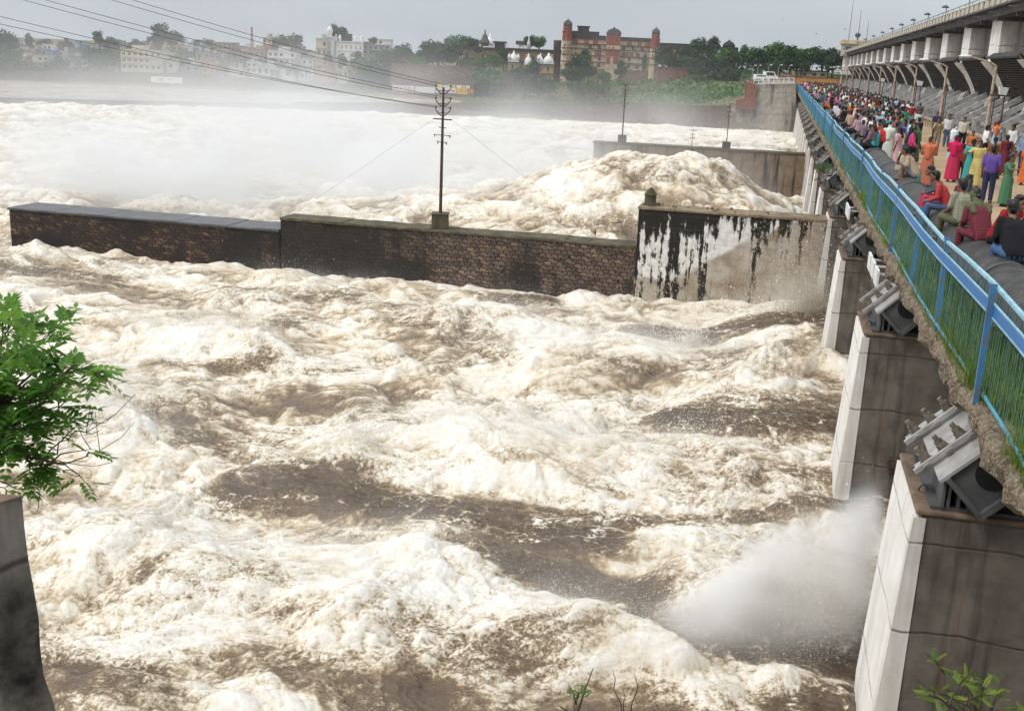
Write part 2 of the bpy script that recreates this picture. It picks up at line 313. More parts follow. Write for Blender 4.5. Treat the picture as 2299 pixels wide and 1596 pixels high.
def m_objcol(name, rough=0.85, mott=0.35, sc=6.0, bump=0.2, fold=False):
    """surface whose paint or dye is the object's own colour; woven cloth may carry checks or stripes"""
    k = NT(name); p = k.obj(); oi = k.n('ObjectInfo'); oc = oi.outputs['Color']
    f = k.ramp(k.noise(p, sc, 5, 0.6), 0.3, 0.7)
    c = k.mix(k.math('MULTIPLY', f, mott), oc, k.mix(0.5, oc, (0.10,0.085,0.07), 'MULTIPLY') if not fold else k.mix(1.0, oc, (0.62,0.62,0.62), 'MULTIPLY'))
    if fold:
        x = k.n('SeparateXYZ', {0: p}); rn = oi.outputs['Random']
        sx = k.ramp(k.math('PINGPONG', k.math('DIVIDE', x.outputs[0], 0.045), 0.5), 0.22, 0.30); sz = k.ramp(k.math('PINGPONG', k.math('DIVIDE', x.outputs[2], 0.05), 0.5), 0.22, 0.30)
        chk = k.math('MULTIPLY', k.math('ADD', sx, sz), 0.5); on = k.math('GREATER_THAN', rn, 0.62); st = k.math('MULTIPLY', k.math('GREATER_THAN', rn, 0.45), sx)
        lum = k.ramp(k.n('RGBToBW', {0: oc}), 0.02, 0.08); pat = k.math('MULTIPLY', k.math('MAXIMUM', k.math('MULTIPLY', chk, on), k.math('MULTIPLY', st, 0.6)), k.math('MULTIPLY', lum, 0.6))
        c = k.mix(pat, c, k.mix(0.22, k.mix(1.0, oc, (0.22,0.22,0.26), 'MULTIPLY'), (0.5,0.48,0.45)))
    return k.bsdf(c, rough, k.bump(k.noise(k.scale(p, (1,1,0.35)) if fold else p, sc * 2.2, 3), bump, 0.03), 0.2)
M['paint'] = m_objcol('weathered_paint', 0.9, 0.4, 0.8)
M['cloth'] = m_objcol('cloth', 0.9, 0.35, 7, 0.5, True)
M['skin'] = m_plain('skin', (0.21,0.115,0.070), 0.55, 0.2, 10, bump=0.05)
M['hair'] = m_plain('black_hair', (0.010,0.008,0.007), 0.4, 0.3, 30, spec=0.4)
M['dark_cloth'] = m_plain('dark_trousers', (0.022,0.024,0.032), 0.9, 0.4, 6)
M['sole'] = m_plain('sandal', (0.035,0.025,0.02), 0.8, 0.3)
M['window'] = m_plain('dark_window', (0.05,0.047,0.045), 0.25, 0.3, 1, spec=0.5)

M['rail_cyan'] = m_plain('worn_cyan_rail', (0.36,0.62,0.70), 0.4, 0.3, 5, c2=(0.20,0.42,0.52))
M['wire_blue'] = m_plain('blue_wire', (0.11,0.36,0.48), 0.5, 0.3, 5)
# ------------------------------------------------------------------ barrage: piers, deck, gates
RZ = -PHI                                     # local x = n (upstream), local y = s (along the bridge)
WATER = -7.3
S0, BAY, PT = 15.9, 12.0, 2.6
NB = 20
def bridge_obj(mb, name, mats, parent=None, s=0, n=0, z=0, bevel=0.0):
    if parent is None: return mb.build(name, mats, None, B(s, n, z), RZ, bevel)
    return mb.build(name, mats, parent, None, 0, bevel)
ORD = ['nearest', 'second', 'third', 'fourth', 'fifth', 'sixth', 'seventh', 'eighth', 'ninth', 'tenth', 'eleventh', 'twelfth', 'thirteenth',
       'fourteenth', 'fifteenth', 'sixteenth', 'seventeenth', 'eighteenth', 'nineteenth', 'twentieth', 'twenty-first', 'twenty-second', 'twenty-third', 'twenty-fourth',
       'twenty-fifth', 'twenty-sixth', 'twenty-seventh', 'twenty-eighth', 'twenty-ninth', 'thirtieth']
# pier: shaft below the road, downstream nose skin in a sunlit white, upstream column
def pier_parts(root):
    m = MB(); m.box(-0.1, 8.6, 0, PT, -14, -2.7); bridge_obj(m, 'shaft', M['pier'], root, bevel=0.05)
    m = MB(); m.prism([(-0.16, -14), (-0.1 + .06, -14), (-0.1 + .06, -2.76), (-0.22, -2.76), (-0.42, -6.9), (-0.35, -9)], 'y', -0.012, PT + 0.012)
    bridge_obj(m, 'lit_nose_skin', M['pier_white'], root)
    m = MB(); m.box(-0.20, 2.4, -0.03, PT + 0.03, -2.71, -2.62); bridge_obj(m, 'cap', M['pier_top'], root, bevel=0.03)
    for j in range(2):
        m = MB(); c = Vector((-.02 + .0 * j, 0.75 + .9 * j, -2.60)); pts = [c + Vector((0.07*math.cos(a), 0, 0.11*math.sin(a))) for a in np.linspace(0, math.pi, 7)]
        m.tube(pts, 0.013, 5); bridge_obj(m, 'lifting_eye', M['rust'], root)
def bracket(root):
    """trunnion anchor box on the pier head, tilted 45 degrees, with bolted anchor bars"""
    e1 = Vector((.7071, 0, .7071)); e2 = Vector((-.7071, 0, .7071)); c = Vector((0.68, 0, -1.88))
    def P(a, b, y): q = c + e1 * a + e2 * b; return Vector((q.x, y, q.z))
    def bx(m, a0, a1, b0, b1, y0, y1): m.hexa([P(a0,b0,y0), P(a1,b0,y0), P(a1,b0,y1), P(a0,b0,y1), P(a0,b1,y0), P(a1,b1,y0), P(a1,b1,y1), P(a0,b1,y1)])
    y0, y1 = -0.12, 2.5
    br = MB(); bx(br, -.50, .64, -.46, .27, y0, y1); body = bridge_obj(br, 'trunnion_box', [M['steel_dark']], root, bevel=0.02)
    pl = MB(); bx(pl, -.60, .68, .272, .32, y0-.05, y1+.05); bridge_obj(pl, 'anchor_plate', M['steel'], root)
    for yy in (0.45, 1.85):
        st = MB()
        bx(st, -.86, .42, .322, .38, yy, yy+.40); bx(st, -.87, .44, .382, .46, yy-.03, yy+.04)
        for q in (-.7, -.3, .1): st.tube([P(q, .42, yy-.05), P(q+.05, .45, yy-.08), P(q+.1, .42, yy-.05)], .016, 5)
        bridge_obj(st, 'anchor_bar', M['steel'], root)
    for yy in (0.68, 2.08):
        for a in (-.64, -.32, 0.0):
            b = MB(); q = P(a, .38, yy)
            b.tube([q, q + e2 * .025], .115, 8, sm=False); b.tube([q + e2 * .025, q + e2 * .11], .085, 6, sm=False); b.tube([q + e2 * .11, q + e2 * .18], .07, 6, sm=False); b.tube([q + e2 * .18, q + e2 * .27], .042, 8)
            bridge_obj(b, 'anchor_bolt', M['bolt'], root)
    h = MB(); yf = y0 - .012; hc = (0.06, -.08)
    ring = [P(.26*math.cos(t) + hc[0], .26*math.sin(t) + hc[1], yf) for t in np.linspace(0, 2*math.pi, 20, endpoint=False)]
    ring2 = [p + Vector((0, .010, 0)) for p in ring]; n = len(ring)
    h.add(ring + ring2, [tuple(range(n))] + [(i, (i+1)%n, n+(i+1)%n, n+i) for i in range(n)])
    bridge_obj(h, 'pin_hole_disc', M['hole'], body)  # flat disc, its near-black colour standing for the shade inside the hole
    lip = MB(); lip.beam(P(-.48,-.46,y0-.05), P(-.48,.27,y0-.05), .08); lip.beam(P(-.50,-.48,y0-.04), P(.64,-.48,y0-.04), .10); lip.beam(P(.62,-.46,y0-.05), P(.62,.27,y0-.05), .06)
    bridge_obj(lip, 'flange', M['steel_dark'], body)
    pd = MB(); pd.box(0.0, 2.0, 0.06, 2.45, -2.615, -2.56)
    for x in np.linspace(.22, .66, 4): pd.hexa([(x,.05,-2.558),(x+.05,.05,-2.558),(x+.05,2.44,-2.558),(x,2.44,-2.558),(x,.05,-2.08-(x-.2)*.9),(x+.05,.05,-2.12-(x-.2)*.9),(x+.05,2.44,-2.12-(x-.2)*.9),(x,2.44,-2.08-(x-.2)*.9)])
    pd.prism([(.14,-2.558),(.185,-2.558),(.185,-2.05),(.14,-2.0)], 'y', .02, 2.48)
    bridge_obj(pd, 'pedestal', M['steel_dark'], root)
pier0 = thing('bridge_pier', 'nearest grey pier with black streaks, its bolted bracket filling the lower right corner', 'bridge pier', B(S0, 0), RZ, 'barrage piers under the road')
pier_parts(pier0); bracket(pier0)
PIERLAB = {1: 'second pier from the viewer, with white nose edge and two rusty lugs low down', 2: 'third pier, short and tan with orange rust runs, beside the splash at the white wall'}
def clone_thing(src, name_loc, label):
    c = copy_tree(src); c.location = name_loc; c['label'] = label; return c
for k in range(1, NB):
    lab = PIERLAB.get(k) or ('fourth pier from the viewer, joined to the white streaked wall' if k == 3 else '%s pier counted from the viewer, narrow and pale in the receding row' % ORD[k])
    clone_thing(pier0, B(S0 + BAY * k, 0), lab)
for i, (nn, zz) in enumerate([(0.9, -6.0), (2.2, -6.0)]):      # rusty lugs low on the second pier
    m = MB(); m.box(-.12, .12, -.22, 0, -.12, .14); m.box(-.05, .05, -.14, -.05, -.34, -.12)
    o = m.build('steel_lug', M['rust'], None, B(S0 + BAY - .0, nn, zz), RZ, 0.01)
    tag(o, 'rusty steel lug low on the second pier, %s of the two' % ('nearer its white edge' if i == 0 else 'nearer the dark side'), 'lug', 'rusty lugs on the second pier')
# the road deck: slab, kerb with grass, dusty surface
L0, L1 = -6.0, 276.0
rng = random.Random(5)
mb = MB(); pts = []
NS = 900
prof = []
for i in range(NS + 1):
    s = L0 + (L1 - L0) * (i / NS) ** 1.6
    q_ = .05*math.sin(s*2.1)+.04*math.sin(s*5.3+1); e = -0.25 + .5*q_ + rng.uniform(-.035, .035); b = -.34 + q_ + rng.uniform(-.05, .05)
    mb.v += [(e + .12, s, b), (e - .03, s, b + .10), (e - .02, s, -.08), (e + .05, s, .0), (8.5, s, .0), (8.5, s, -.42)]
    if i:
        a = (i-1) * 6
        for j in range(6): mb.f.append([a+j, a+(j+1)%6, a+6+(j+1)%6, a+6+j]); mb.m.append(0); mb.sm.append(False)
deck = mb.build('road_deck', [M['deck_conc']], None, B(0, 0), RZ); tag(deck, kind='structure')
m = MB(); m.box(1.55, 8.15, L0, L1, .004, .010); o = m.build('roadway', M['dust'], None, B(0, 0), RZ); tag(o, kind='structure')
m = MB()
for x in (1.2, 3.6, 6.0, 8.0): m.box(x, x + .5, L0, L1, -1.6, -.42)
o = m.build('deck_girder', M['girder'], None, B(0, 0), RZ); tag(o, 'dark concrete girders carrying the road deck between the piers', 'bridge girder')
for i, (s, t) in enumerate(((23.5,'nearest of three beside the second bracket'),(24.5,'middle of three beside the second bracket'),(25.4,'farthest of three beside the second bracket'),(34.8,'nearer of two beside the third bracket'),(35.7,'farther of two beside the third bracket'))):
    m = MB(); m.box(-.36, -.31, 0, .72, -.66, -.30); m.beam((-.30,.2,-.4),(.4,.2,-.4),.04); o = m.build('marker_board', M['lamp_white'], None, B(s, -.12), RZ); tag(o, 'small white board under the deck edge, '+t, 'marker board', 'white boards under the deck edge')

# fence
fence = thing('railing_fence', 'long blue steel wire fence with perforated band, along the deck edge', 'fence', B(0, 0), RZ)
FN, FH = -0.17, 1.36
def frange(a, b, st):
    while a < b: yield a; a += st
posts = [s for s in frange(5.14, 275, 3.85)]
pm = MB(); pm.box(-.034, .034, -.03, .03, -.02, FH + .03); pm.box(-.05, .05, -.01, .01, FH + .03, FH + .06)
me_post = None
for i, s in enumerate(posts):
    if me_post is None:
        o = pm.build('post', M['blue'], fence); me_post = o
    else: o = link(me_post.copy(), fence)
    o.location = (FN + .03 * math.sin(i * 2.1), s, 0); o.rotation_euler = (0, 0.025 * math.sin(i * 1.7), 0)
def fwob(s): return .03 * math.sin(s * .545 + 1) + .025 * math.sin(s * .21)
m = MB(); ss = list(frange(L0, 275, 1.925)); 
for a, b in zip(ss[:-1], ss[1:]):
    m.beam((FN + fwob(a), a, FH + .02*math.sin(a)), (FN + fwob(b), b, FH + .02*math.sin(b)), .045, .04)
m.build('top_rail', M['rail_cyan'], fence)
m = MB()
for a, b in zip(ss[:-1], ss[1:]): m.beam((FN + fwob(a), a, .10), (FN + fwob(b), b, .10), .03, .03)
m.build('bottom_rail', M['wire_blue'], fence)
m = MB()
for a, b in zip(ss[:-1], ss[1:]):
    for z in (1.03, 1.19): m.beam((FN - .03 + fwob(a), a, z), (FN - .03 + fwob(b), b, z), .02, .02)
m.build('band_frame', M['rail_cyan'], fence)
def m_expanded():
    k = NT('perforated_blue_band'); x = k.n('SeparateXYZ', {0: k.obj()})
    a = k.math('PINGPONG', k.math('DIVIDE', x.outputs[1], .075), .5); b = k.math('PINGPONG', k.math('DIVIDE', x.outputs[2], .05), .5)
    hole = k.ramp(k.math('ADD', a, b), 0.70, 0.78)
    bs = k.n('BsdfPrincipled', {'Base Color': (0.03, 0.19, 0.50), 'Roughness': 0.45}); tr = k.n('BsdfTransparent')
    sh = k.n('MixShader', {0: hole, 1: bs.outputs[0], 2: tr.outputs[0]}); k.t.links.new(sh.outputs[0], k.out.inputs['Surface']); return k.m
m = MB()
for a, b in zip(ss[:-1], ss[1:]):
    x0, x1 = FN - .03 + fwob(a), FN - .03 + fwob(b)
    m.hexa([(x0-.004,a,1.035),(x0+.004,a,1.035),(x1+.004,b,1.035),(x1-.004,b,1.035),(x0-.004,a,1.185),(x0+.004,a,1.185),(x1+.004,b,1.185),(x1-.004,b,1.185)])
    m.mi = 0
m.build('perforated_band', m_expanded(), fence)
vs = []; fs = []
s = 4.0
while s < 275:
    t = .0017 if s < 60 else .005
    x = FN + fwob(s) + rng.uniform(-.008, .008); k = len(vs)
    x2 = x + rng.uniform(-.012, .012); s2 = s + rng.uniform(-.014, .014)
    vs += [(x-t,s-t,.08),(x+t,s-t,.08),(x+t,s+t,.08),(x-t,s+t,.08),(x2-t,s2-t,FH),(x2+t,s2-t,FH),(x2+t,s2+t,FH),(x2-t,s2+t,FH)]
    fs += [(k,k+1,k+5,k+4),(k+1,k+2,k+6,k+5),(k+2,k+3,k+7,k+6),(k+3,k,k+4,k+7)]
    s += .13 if s < 60 else .22
mesh_obj('wire_infill', np_mesh('wire_infill', vs, fs), [M['wire_blue']], fence)
# grass along the kerb
def blades(name, pts, mat, hmin, hmax, wd, lean, seed=1, per=1):
    r = np.random.default_rng(seed); P = np.repeat(np.array(pts, float), per, 0); n = len(P)
    a = r.uniform(0, 2*np.pi, n); h = r.uniform(hmin, hmax, n); l = r.uniform(.1, 1, n) * lean * h; b = r.uniform(0, 2*np.pi, n)
    dx, dy = np.cos(a) * wd, np.sin(a) * wd; lx, ly = np.cos(b) * l, np.sin(b) * l
    V = np.empty((n, 5, 3)); V[:,0] = P; V[:,0,0] -= dx; V[:,0,1] -= dy; V[:,1] = P; V[:,1,0] += dx; V[:,1,1] += dy
    V[:,2] = P; V[:,2,0] += dx*.8 + lx*.4; V[:,2,1] += dy*.8 + ly*.4; V[:,2,2] += h*.65
    V[:,3] = P; V[:,3,0] += -dx*.8 + lx*.4; V[:,3,1] += -dy*.8 + ly*.4; V[:,3,2] += h*.65
    V[:,4] = P; V[:,4,0] += lx; V[:,4,1] += ly; V[:,4,2] += h
    k = np.arange(n)[:,None] * 5
    F = np.concatenate([k + np.array([[0,1,2]]), k + np.array([[0,2,3]]), k + np.array([[3,2,4]])], 0)
    me = np_mesh(name, V.reshape(-1,3), F); at = me.attributes.new('tone', 'FLOAT', 'POINT')
    at.data.foreach_set('value', np.repeat(np.clip(r.normal(.5,.28,n),0,1), 5).astype(np.float32)); return me
nr_ = np.random.default_rng(8); gp = []
def gnoise(s): return .5 + .5*math.sin(s*1.9+math.sin(s*.7)*2) * math.sin(s*.53+1)
for i in range(95000):
    s = 5 + 85 * nr_.random() ** 2.0; n = nr_.uniform(-.15, .5) if nr_.random() < .82 else nr_.uniform(-.27, .62)
    if gnoise(s + n*2) > (.20 if n > -.1 else .38) + .25 * nr_.random(): gp.append((n, s, .0))
o = mesh_obj('grass', blades('grass', gp, None, .06, .40, .006, .8, 3), [M['grass']], None, B(0, 0), RZ); tag(o, kind='stuff')
# big pipe lying beside the fence
PN, PR = .97, .45
pipe = thing('water_pipe', 'thick dark wrapped pipe lying on the deck behind the blue fence, people seated on it', 'pipe', B(0, PN), RZ)
m = MB(); pts = [(.02*math.sin(s*.13), s, PR + .01*math.sin(s*.4)) for s in frange(-4, 262, 1.5)]; m.tube(pts, PR, 28); m.build('barrel', M['pipe'], pipe)
for s in (7.2, 13.4, 17.9, 23.6, 27.3, 31.5, 38.2, 45, 52, 60):
    m = MB(); m.tube([(0, s-.045, PR), (0, s+.045, PR)], PR + .035, 28); m.build('joint_collar', M['steel_dark'], pipe)
for s in frange(-2, 262, 6.1): m = MB(); m.box(-.5, .5, s, s + .35, .012, .22); m.build('saddle', M['deck_conc'], pipe)
# litter bag in the grass
m = MB(); m.lathe([(.02,.0),(.2,.015),(.24,.05),(.16,.085),(.05,.10)], (0,0,0), 9, sx=1.15, sy=.7)
for i, v in enumerate(m.v): m.v[i] = (v[0] + rng.uniform(-.03,.03), v[1] + rng.uniform(-.03,.03), v[2] * rng.uniform(.7,1.3))
p = atz(2172, 765, .0); s_, n_ = to_sn(p)
o = m.build('plastic_bag', M['lamp_white'], None, B(s_, n_, .004), .4); tag(o, 'crumpled white plastic bag lying in the grass behind the blue fence', 'bag')

# parapet on the upstream side: solid walls with slotted panels and openings
m = MB()
par = thing('parapet_wall', 'low buff concrete parapet with slotted panels between the road and the gates', 'parapet', B(0, 8.2), RZ)
cop = MB(); pan = MB(); bal = MB()
for s in frange(2, 250, 4.2):
    cop.box(-.17, .17, s, s + 4.195, .58, .70)
    pan.box(-.12, .12, s, s + .55, 0, .579); pan.box(-.11, .11, s + .552, s + 4.195, 0, .16)
    for j in range(13):
        y = s + .62 + j * .275; bal.box(-.09, .09, y, y + .16, .161, .579)
cop.build('coping', M['parapet'], par); pan.build('pier_panel', M['parapet'], par); bal.build('baluster', M['parapet'], par)
# radial gates, upstream columns and hoist bridge
GC, GR = Vector((0.6, 0, -1.8)), 11.35
gate_x0 = 2
def gate_parts(root):
    """local y runs over the bay 0..9.4"""
    sk = MB(); sk.smooth = True
    A = np.linspace(math.radians(17), math.radians(37.5), 22)
    for r, flip in ((GR, 0), (GR + .09, 1)):
        vs = []; 
        for a in A:
            for y in (0.05, 9.35): vs.append((GC.x + r*math.cos(a), y, GC.z + r*math.sin(a)))
        sk.add(vs, [(2*i, 2*i+1, 2*i+3, 2*i+2) for i in range(len(A)-1)])
    a = A[-1]; sk.smooth = False
    sk.hexa([(GC.x+(GR-.25)*math.cos(a), .05, GC.z+(GR-.25)*math.sin(a)), (GC.x+(GR+.2)*math.cos(a), .05, GC.z+(GR+.2)*math.sin(a)), (GC.x+(GR+.2)*math.cos(a), 9.35, GC.z+(GR+.2)*math.sin(a)), (GC.x+(GR-.25)*math.cos(a), 9.35, GC.z+(GR-.25)*math.sin(a)),
             (GC.x+(GR-.25)*math.cos(a)-.03, .05, GC.z+(GR-.25)*math.sin(a)+.10), (GC.x+(GR+.2)*math.cos(a)-.03, .05, GC.z+(GR+.2)*math.sin(a)+.10), (GC.x+(GR+.2)*math.cos(a)-.03, 9.35, GC.z+(GR+.2)*math.sin(a)+.10), (GC.x+(GR-.25)*math.cos(a)-.03, 9.35, GC.z+(GR-.25)*math.sin(a)+.10)])
    skin = bridge_obj(sk, 'skin_plate', M['gate_skin'], root)
    rb = MB()
    for a in np.linspace(math.radians(18), math.radians(37), 26):
        r0, r1 = GR - .13, GR - .002
        p = [(GC.x + r*math.cos(a+d), y, GC.z + r*math.sin(a+d)) for y in (.1, 9.3) for r, d in ((r0,-.0022),(r1,-.0022),(r1,.0022),(r0,.0022))]
        rb.hexa([p[0],p[1],p[5],p[4],p[3],p[2],p[6],p[7]])
    bridge_obj(rb, 'stiffener_rib', M['gate_skin'], skin)
    for y in (0.05, 9.28):
        ed = MB()
        for a0, a1 in zip(A[:-1], A[1:]):
            def q(r, a, yy): return (GC.x + r*math.cos(a), yy, GC.z + r*math.sin(a))
            ed.hexa([q(GR-.13,a0,y-.03), q(GR-.01,a0,y-.03), q(GR-.01,a0,y+.07), q(GR-.13,a0,y+.07), q(GR-.13,a1,y-.03), q(GR-.01,a1,y-.03), q(GR-.01,a1,y+.07), q(GR-.13,a1,y+.07)])
        bridge_obj(ed, 'end_plate', M['gate_edge'], root)
    for y in (0.9, 4.7, 8.5):
        ar = MB(); a0 = Vector((8.5, y, .45)); b0 = Vector((11.4, y, 2.0)); a1 = Vector((8.5, y, 1.30)); b1 = Vector((11.1, y, 2.85))
        ar.beam(a0, b0, .22, .26); ar.beam(a1, b1, .24, .30)
        for t in np.linspace(.06, .97, 5): ar.beam(a0.lerp(b0, t), a1.lerp(b1, t), .12, .16)
        bridge_obj(ar, 'gate_arm', M['steel'], root)
    cr = MB()
    for t in (.35, .85):
        a = Vector((8.5, 0.9, .45)).lerp(Vector((11.4, 0.9, 2.0)), t); cr.beam(a, a + Vector((0, 7.6, 0)), .14, .16)
    bridge_obj(cr, 'cross_brace', M['steel'], root)
    wk = MB(); wk.box(11.25, 12.3, .1, 9.3, 2.92, 3.02)
    for j in range(10): wk.beam((11.3, .2 + j, 3.0), (11.3, .2 + j, 3.35), .05); 
    bridge_obj(wk, 'walkway', M['rust'], root)
k = NT('shaded_gate_skin'); _x = k.n('SeparateXYZ', {0: k.obj()})
_f = k.noise(k.scale(k.obj(), (1, .4, 1)), 1.5, 5)
M['gate_skin'] = k.bsdf(k.mix(k.ramp(_f, .3, .7), (0.040,0.036,0.033), (0.075,0.065,0.058)), 0.6, k.bump(k.noise(k.obj(), 6, 3), .2, .02), 0.3)  # shade on the raised skin's underside is put into this dark colour
M['gate_edge'] = m_plain('rusty_gate_edge', (0.12,0.085,0.06), 0.8, .4, 3, c2=(0.05,0.045,0.04))
gate0 = thing('radial_gate', 'raised dark ribbed gate farthest right, cut by the picture edge', 'radial gate', B(S0 + PT + BAY * 2, 0), RZ, 'raised radial gates of the barrage')
gate_parts(gate0)
GL = {3: 'raised dark gate behind the tall lamp post with orange paint and the nearest floodlight', 4: 'raised dark gate behind the second tall lamp post'}
for k_ in range(3, 19):
    clone_thing(gate0, B(S0 + PT + BAY * k_, 0), GL.get(k_, '%s raised dark ribbed gate of the row, counted from the picture edge' % ORD[k_ - 2]))
def column_parts(root):
    c = MB(); c.box(10.0, 12.2, -.4, PT + .4, 4.85, 7.42); bridge_obj(c, 'column', M['gate_pier'], root, bevel=.04)
    c = MB(); c.box(12.5, 14.2, .15, PT - .15, 4.6, 7.42); bridge_obj(c, 'rear_column', M['gate_pier'], root, bevel=.04)
    c = MB(); c.box(9.90, 9.998, -.42, PT + .42, 4.85, 7.40); bridge_obj(c, 'lit_white_face', M['pier_white'], root)  # thin slab whose white carries the sun on the downstream side
    c = MB(); c.prism([(9.42, 4.84), (14.2, 4.84), (14.2, 1.7), (11.3, 1.7), (10.85, 3.0), (10.25, 4.0)], 'y', .02, PT - .02); bridge_obj(c, 'curved_pier', M['pier_white'], root)
    c = MB(); c.box(14.2, 22.0, -.9, PT + .9, 4.6, 7.2); bridge_obj(c, 'rear_wall', M['gate_pier'], root)
    c = MB(); c.box(14.2, 22.0, -.9, PT + .9, -14, 4.598); bridge_obj(c, 'dim_lower_wall', M['girder'], root)  # same rear wall, coloured dark for the dimness behind the gate arms
    c = MB(); c.box(9.45, 14.19, 0.02, PT - .02, -14, 1.6); bridge_obj(c, 'gate_pier_base', M['abut'], root, bevel=.04)
    for yy in (.7, 1.7):
        h = MB(); h.tube([(9.9, yy, 1.6), (9.9, yy, 1.8)], .2, 8); h.tube([(9.9, yy, 1.8), (10.25, yy, 2.7)], .10, 8); h.tube([(10.1, yy+.2, 1.6), (10.1, yy+.2, 2.2)], .08, 8)
        bridge_obj(h, 'hoist_cylinder', M['steel'], root)
col0 = thing('gate_column', 'white edged concrete column farthest right in the gate row', 'column', B(S0 + BAY * 2, 0), RZ, 'columns carrying the hoist bridge')
column_parts(col0)
for k_ in range(3, 20):
    clone_thing(col0, B(S0 + BAY * k_, 0), '%s white edged column of the gate row, counted from the picture edge' % ORD[k_ - 2])
hb = thing('hoist_bridge', 'long grey hoist bridge with pale ribbed balustrade running above the gates', 'hoist bridge', B(0, 0), RZ)
g0, g1 = 20, 252
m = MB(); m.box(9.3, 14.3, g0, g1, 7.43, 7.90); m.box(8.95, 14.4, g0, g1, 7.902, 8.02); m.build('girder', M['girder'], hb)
for s in frange(g0, g1, 6.0): m = MB(); m.box(9.35, 13.5, s, s + .3, 7.2, 7.428); m.build('cross_beam', M['girder'], hb)
m = MB()
for s in frange(g0, g1, 2.0): m.box(9.02, 9.16, s, s + 1.35, 8.022, 8.50)
m.box(9.0, 9.2, g0, g1, 8.502, 8.56); m.build('balustrade', M['rail_conc'], hb)
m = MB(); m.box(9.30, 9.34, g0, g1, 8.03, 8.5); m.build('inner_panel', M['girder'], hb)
m = MB(); m.beam((9.1, g0, 8.78), (9.1, g1, 8.78), .04)
for s in frange(g0, g1, 3.0): m.beam((9.1, s, 8.58), (9.1, s, 8.78), .03)
m.build('handrail', M['steel_dark'], hb)
m = MB()
for s in frange(g0+3, g1, 6.0): m.box(8.35, 9.04, s, s+.14, 7.5, 7.58)
m.build('drain_spout', M['girder'], hb)
# floodlights on the hoist bridge
fl = thing('floodlight', 'dark floodlight on a short post, nearest of those along the hoist bridge', 'floodlight', B(62, 9.3, 8.55), RZ, 'floodlights along the hoist bridge')
m = MB(); m.tube([(0,0,0),(0,0,.62)], .03, 6); m.build('post', M['steel_dark'], fl)
m = MB(); m.lathe([(.05,.16),(.22,.08),(.30,-.02),(.27,-.06)], (-.1,0,.68), 10); m.tube([(0,0,.6),(-.1,0,.78)], .03, 5); m.build('lamp_head', M['steel_dark'], fl)
for i, s in enumerate((74, 86, 98, 110, 122, 134, 146, 160, 176, 194, 214)):
    clone_thing(fl, B(s, 9.3, 8.55), '%s dark floodlight along the hoist bridge balustrade, counted from the picture edge' % ORD[i + 1])
# lamp posts on the parapet
lp = thing('lamp_post', 'tall buff lamp post with orange paint, nearest on the parapet', 'lamp post', B(66.5, 8.42, .0), RZ, 'street lamps along the parapet')
m = MB(); m.tube([(0,0,0),(0,0,2.4),(.02,0,4.45)], [.115,.095,.08], 8); m.build('pole', M['pole'], lp)
m = MB(); m.tube([(.02,0,4.45),(-.25,0,4.62),(-1.35,0,4.9)], [.055,.05,.04], 6); m.build('arm', M['pole'], lp)
m = MB(); m.lathe([(.02,-.02),(.18,.0),(.21,.06),(.14,.12),(.02,.14)], (-1.62,0,4.86), 10, sx=1.9, sy=.8); m.build('lamp_head', M['lamp_white'], lp)
m = MB(); m.tube([(.16,-.05,.1),(.17,-.05,3.2)], .02, 5); m.tube([(.20,.05,.1),(.21,.05,3.1)], .016, 5); m.box(-.3, .5, -.05, .05, 3.15, 3.2); m.build('conduit', M['rust'], lp)
pl = ['second', 'third', 'fourth', 'fifth', 'sixth', 'seventh', 'eighth', 'ninth', 'tenth', 'eleventh']
for i, s in enumerate((86, 105.5, 125, 144.5, 164, 183.5, 203, 222.5, 242, 261)):
    clone_thing(lp, B(s, 8.42, 0), '%s street lamp from the viewer along the parapet, buff pole with white head' % pl[i])
fb = thing('flood_stand', 'white square floodlight on a thin rusty stand beside the nearest lamp post', 'floodlight', B(64.5, 8.75, 0), RZ, 'square floodlights behind the parapet')
m = MB(); m.tube([(0,0,0),(0,0,2.9)], .035, 6); m.box(-.75,.55,-.03,.03,2.88,2.96); m.build('stand', M['rust'], fb)
m = MB(); m.hexa([(-.28,-.2,2.98),(.05,-.2,2.94),(.05,.2,2.94),(-.28,.2,2.98),(-.34,-.25,3.38),(.12,-.25,3.34),(.12,.25,3.34),(-.34,.25,3.38)]); m.build('lamp_box', M['lamp_white'], fb)
for s, t in ((103.5, 'white square floodlight on a thin stand beside the third lamp post'), (142.5, 'small white square floodlight on a thin stand, farthest of its kind')):
    clone_thing(fb, B(s, 8.75, 0), t)
# control house at the far end of the hoist bridge
ch = thing('control_house', 'cream control house on columns at the far end of the hoist bridge', 'control house', B(255, 0, 0), RZ)
m = MB(); m.box(8.6, 15, 0, 9, 7.45, 9.9); m.build('wall', M['rail_conc'], ch)
m = MB(); m.box(8.2, 15.4, -.5, 9.5, 9.902, 10.7); m.build('roof', m_plain('cream_fascia', (0.62,0.50,0.30), .9, .3, .7), ch)
for x in (9.2, 11.0, 12.8): m = MB(); m.box(x, x + 1.2, -.05, .02, 8.1, 9.3); m.build('window', M['window'], ch)
m = MB(); m.box(7.2, 12, -2, 6, 3.3, 3.5); m.build('balcony_slab', M['girder'], ch)
m = MB(); m.beam((7.2,-2,4.3),(7.2,6,4.3),.08); m.beam((7.2,-2,4.3),(12,-2,4.3),.08)
for i in range(8): m.beam((7.2,-2+i*1.1,3.5),(7.2,-2+i*1.1,4.3),.06)
m.build('balcony_rail', M['steel_dark'], ch)
m = MB(); m.box(9.2, 14.6, 1, 8, -14, 7.448); m.build('column', M['gate_pier'], ch)
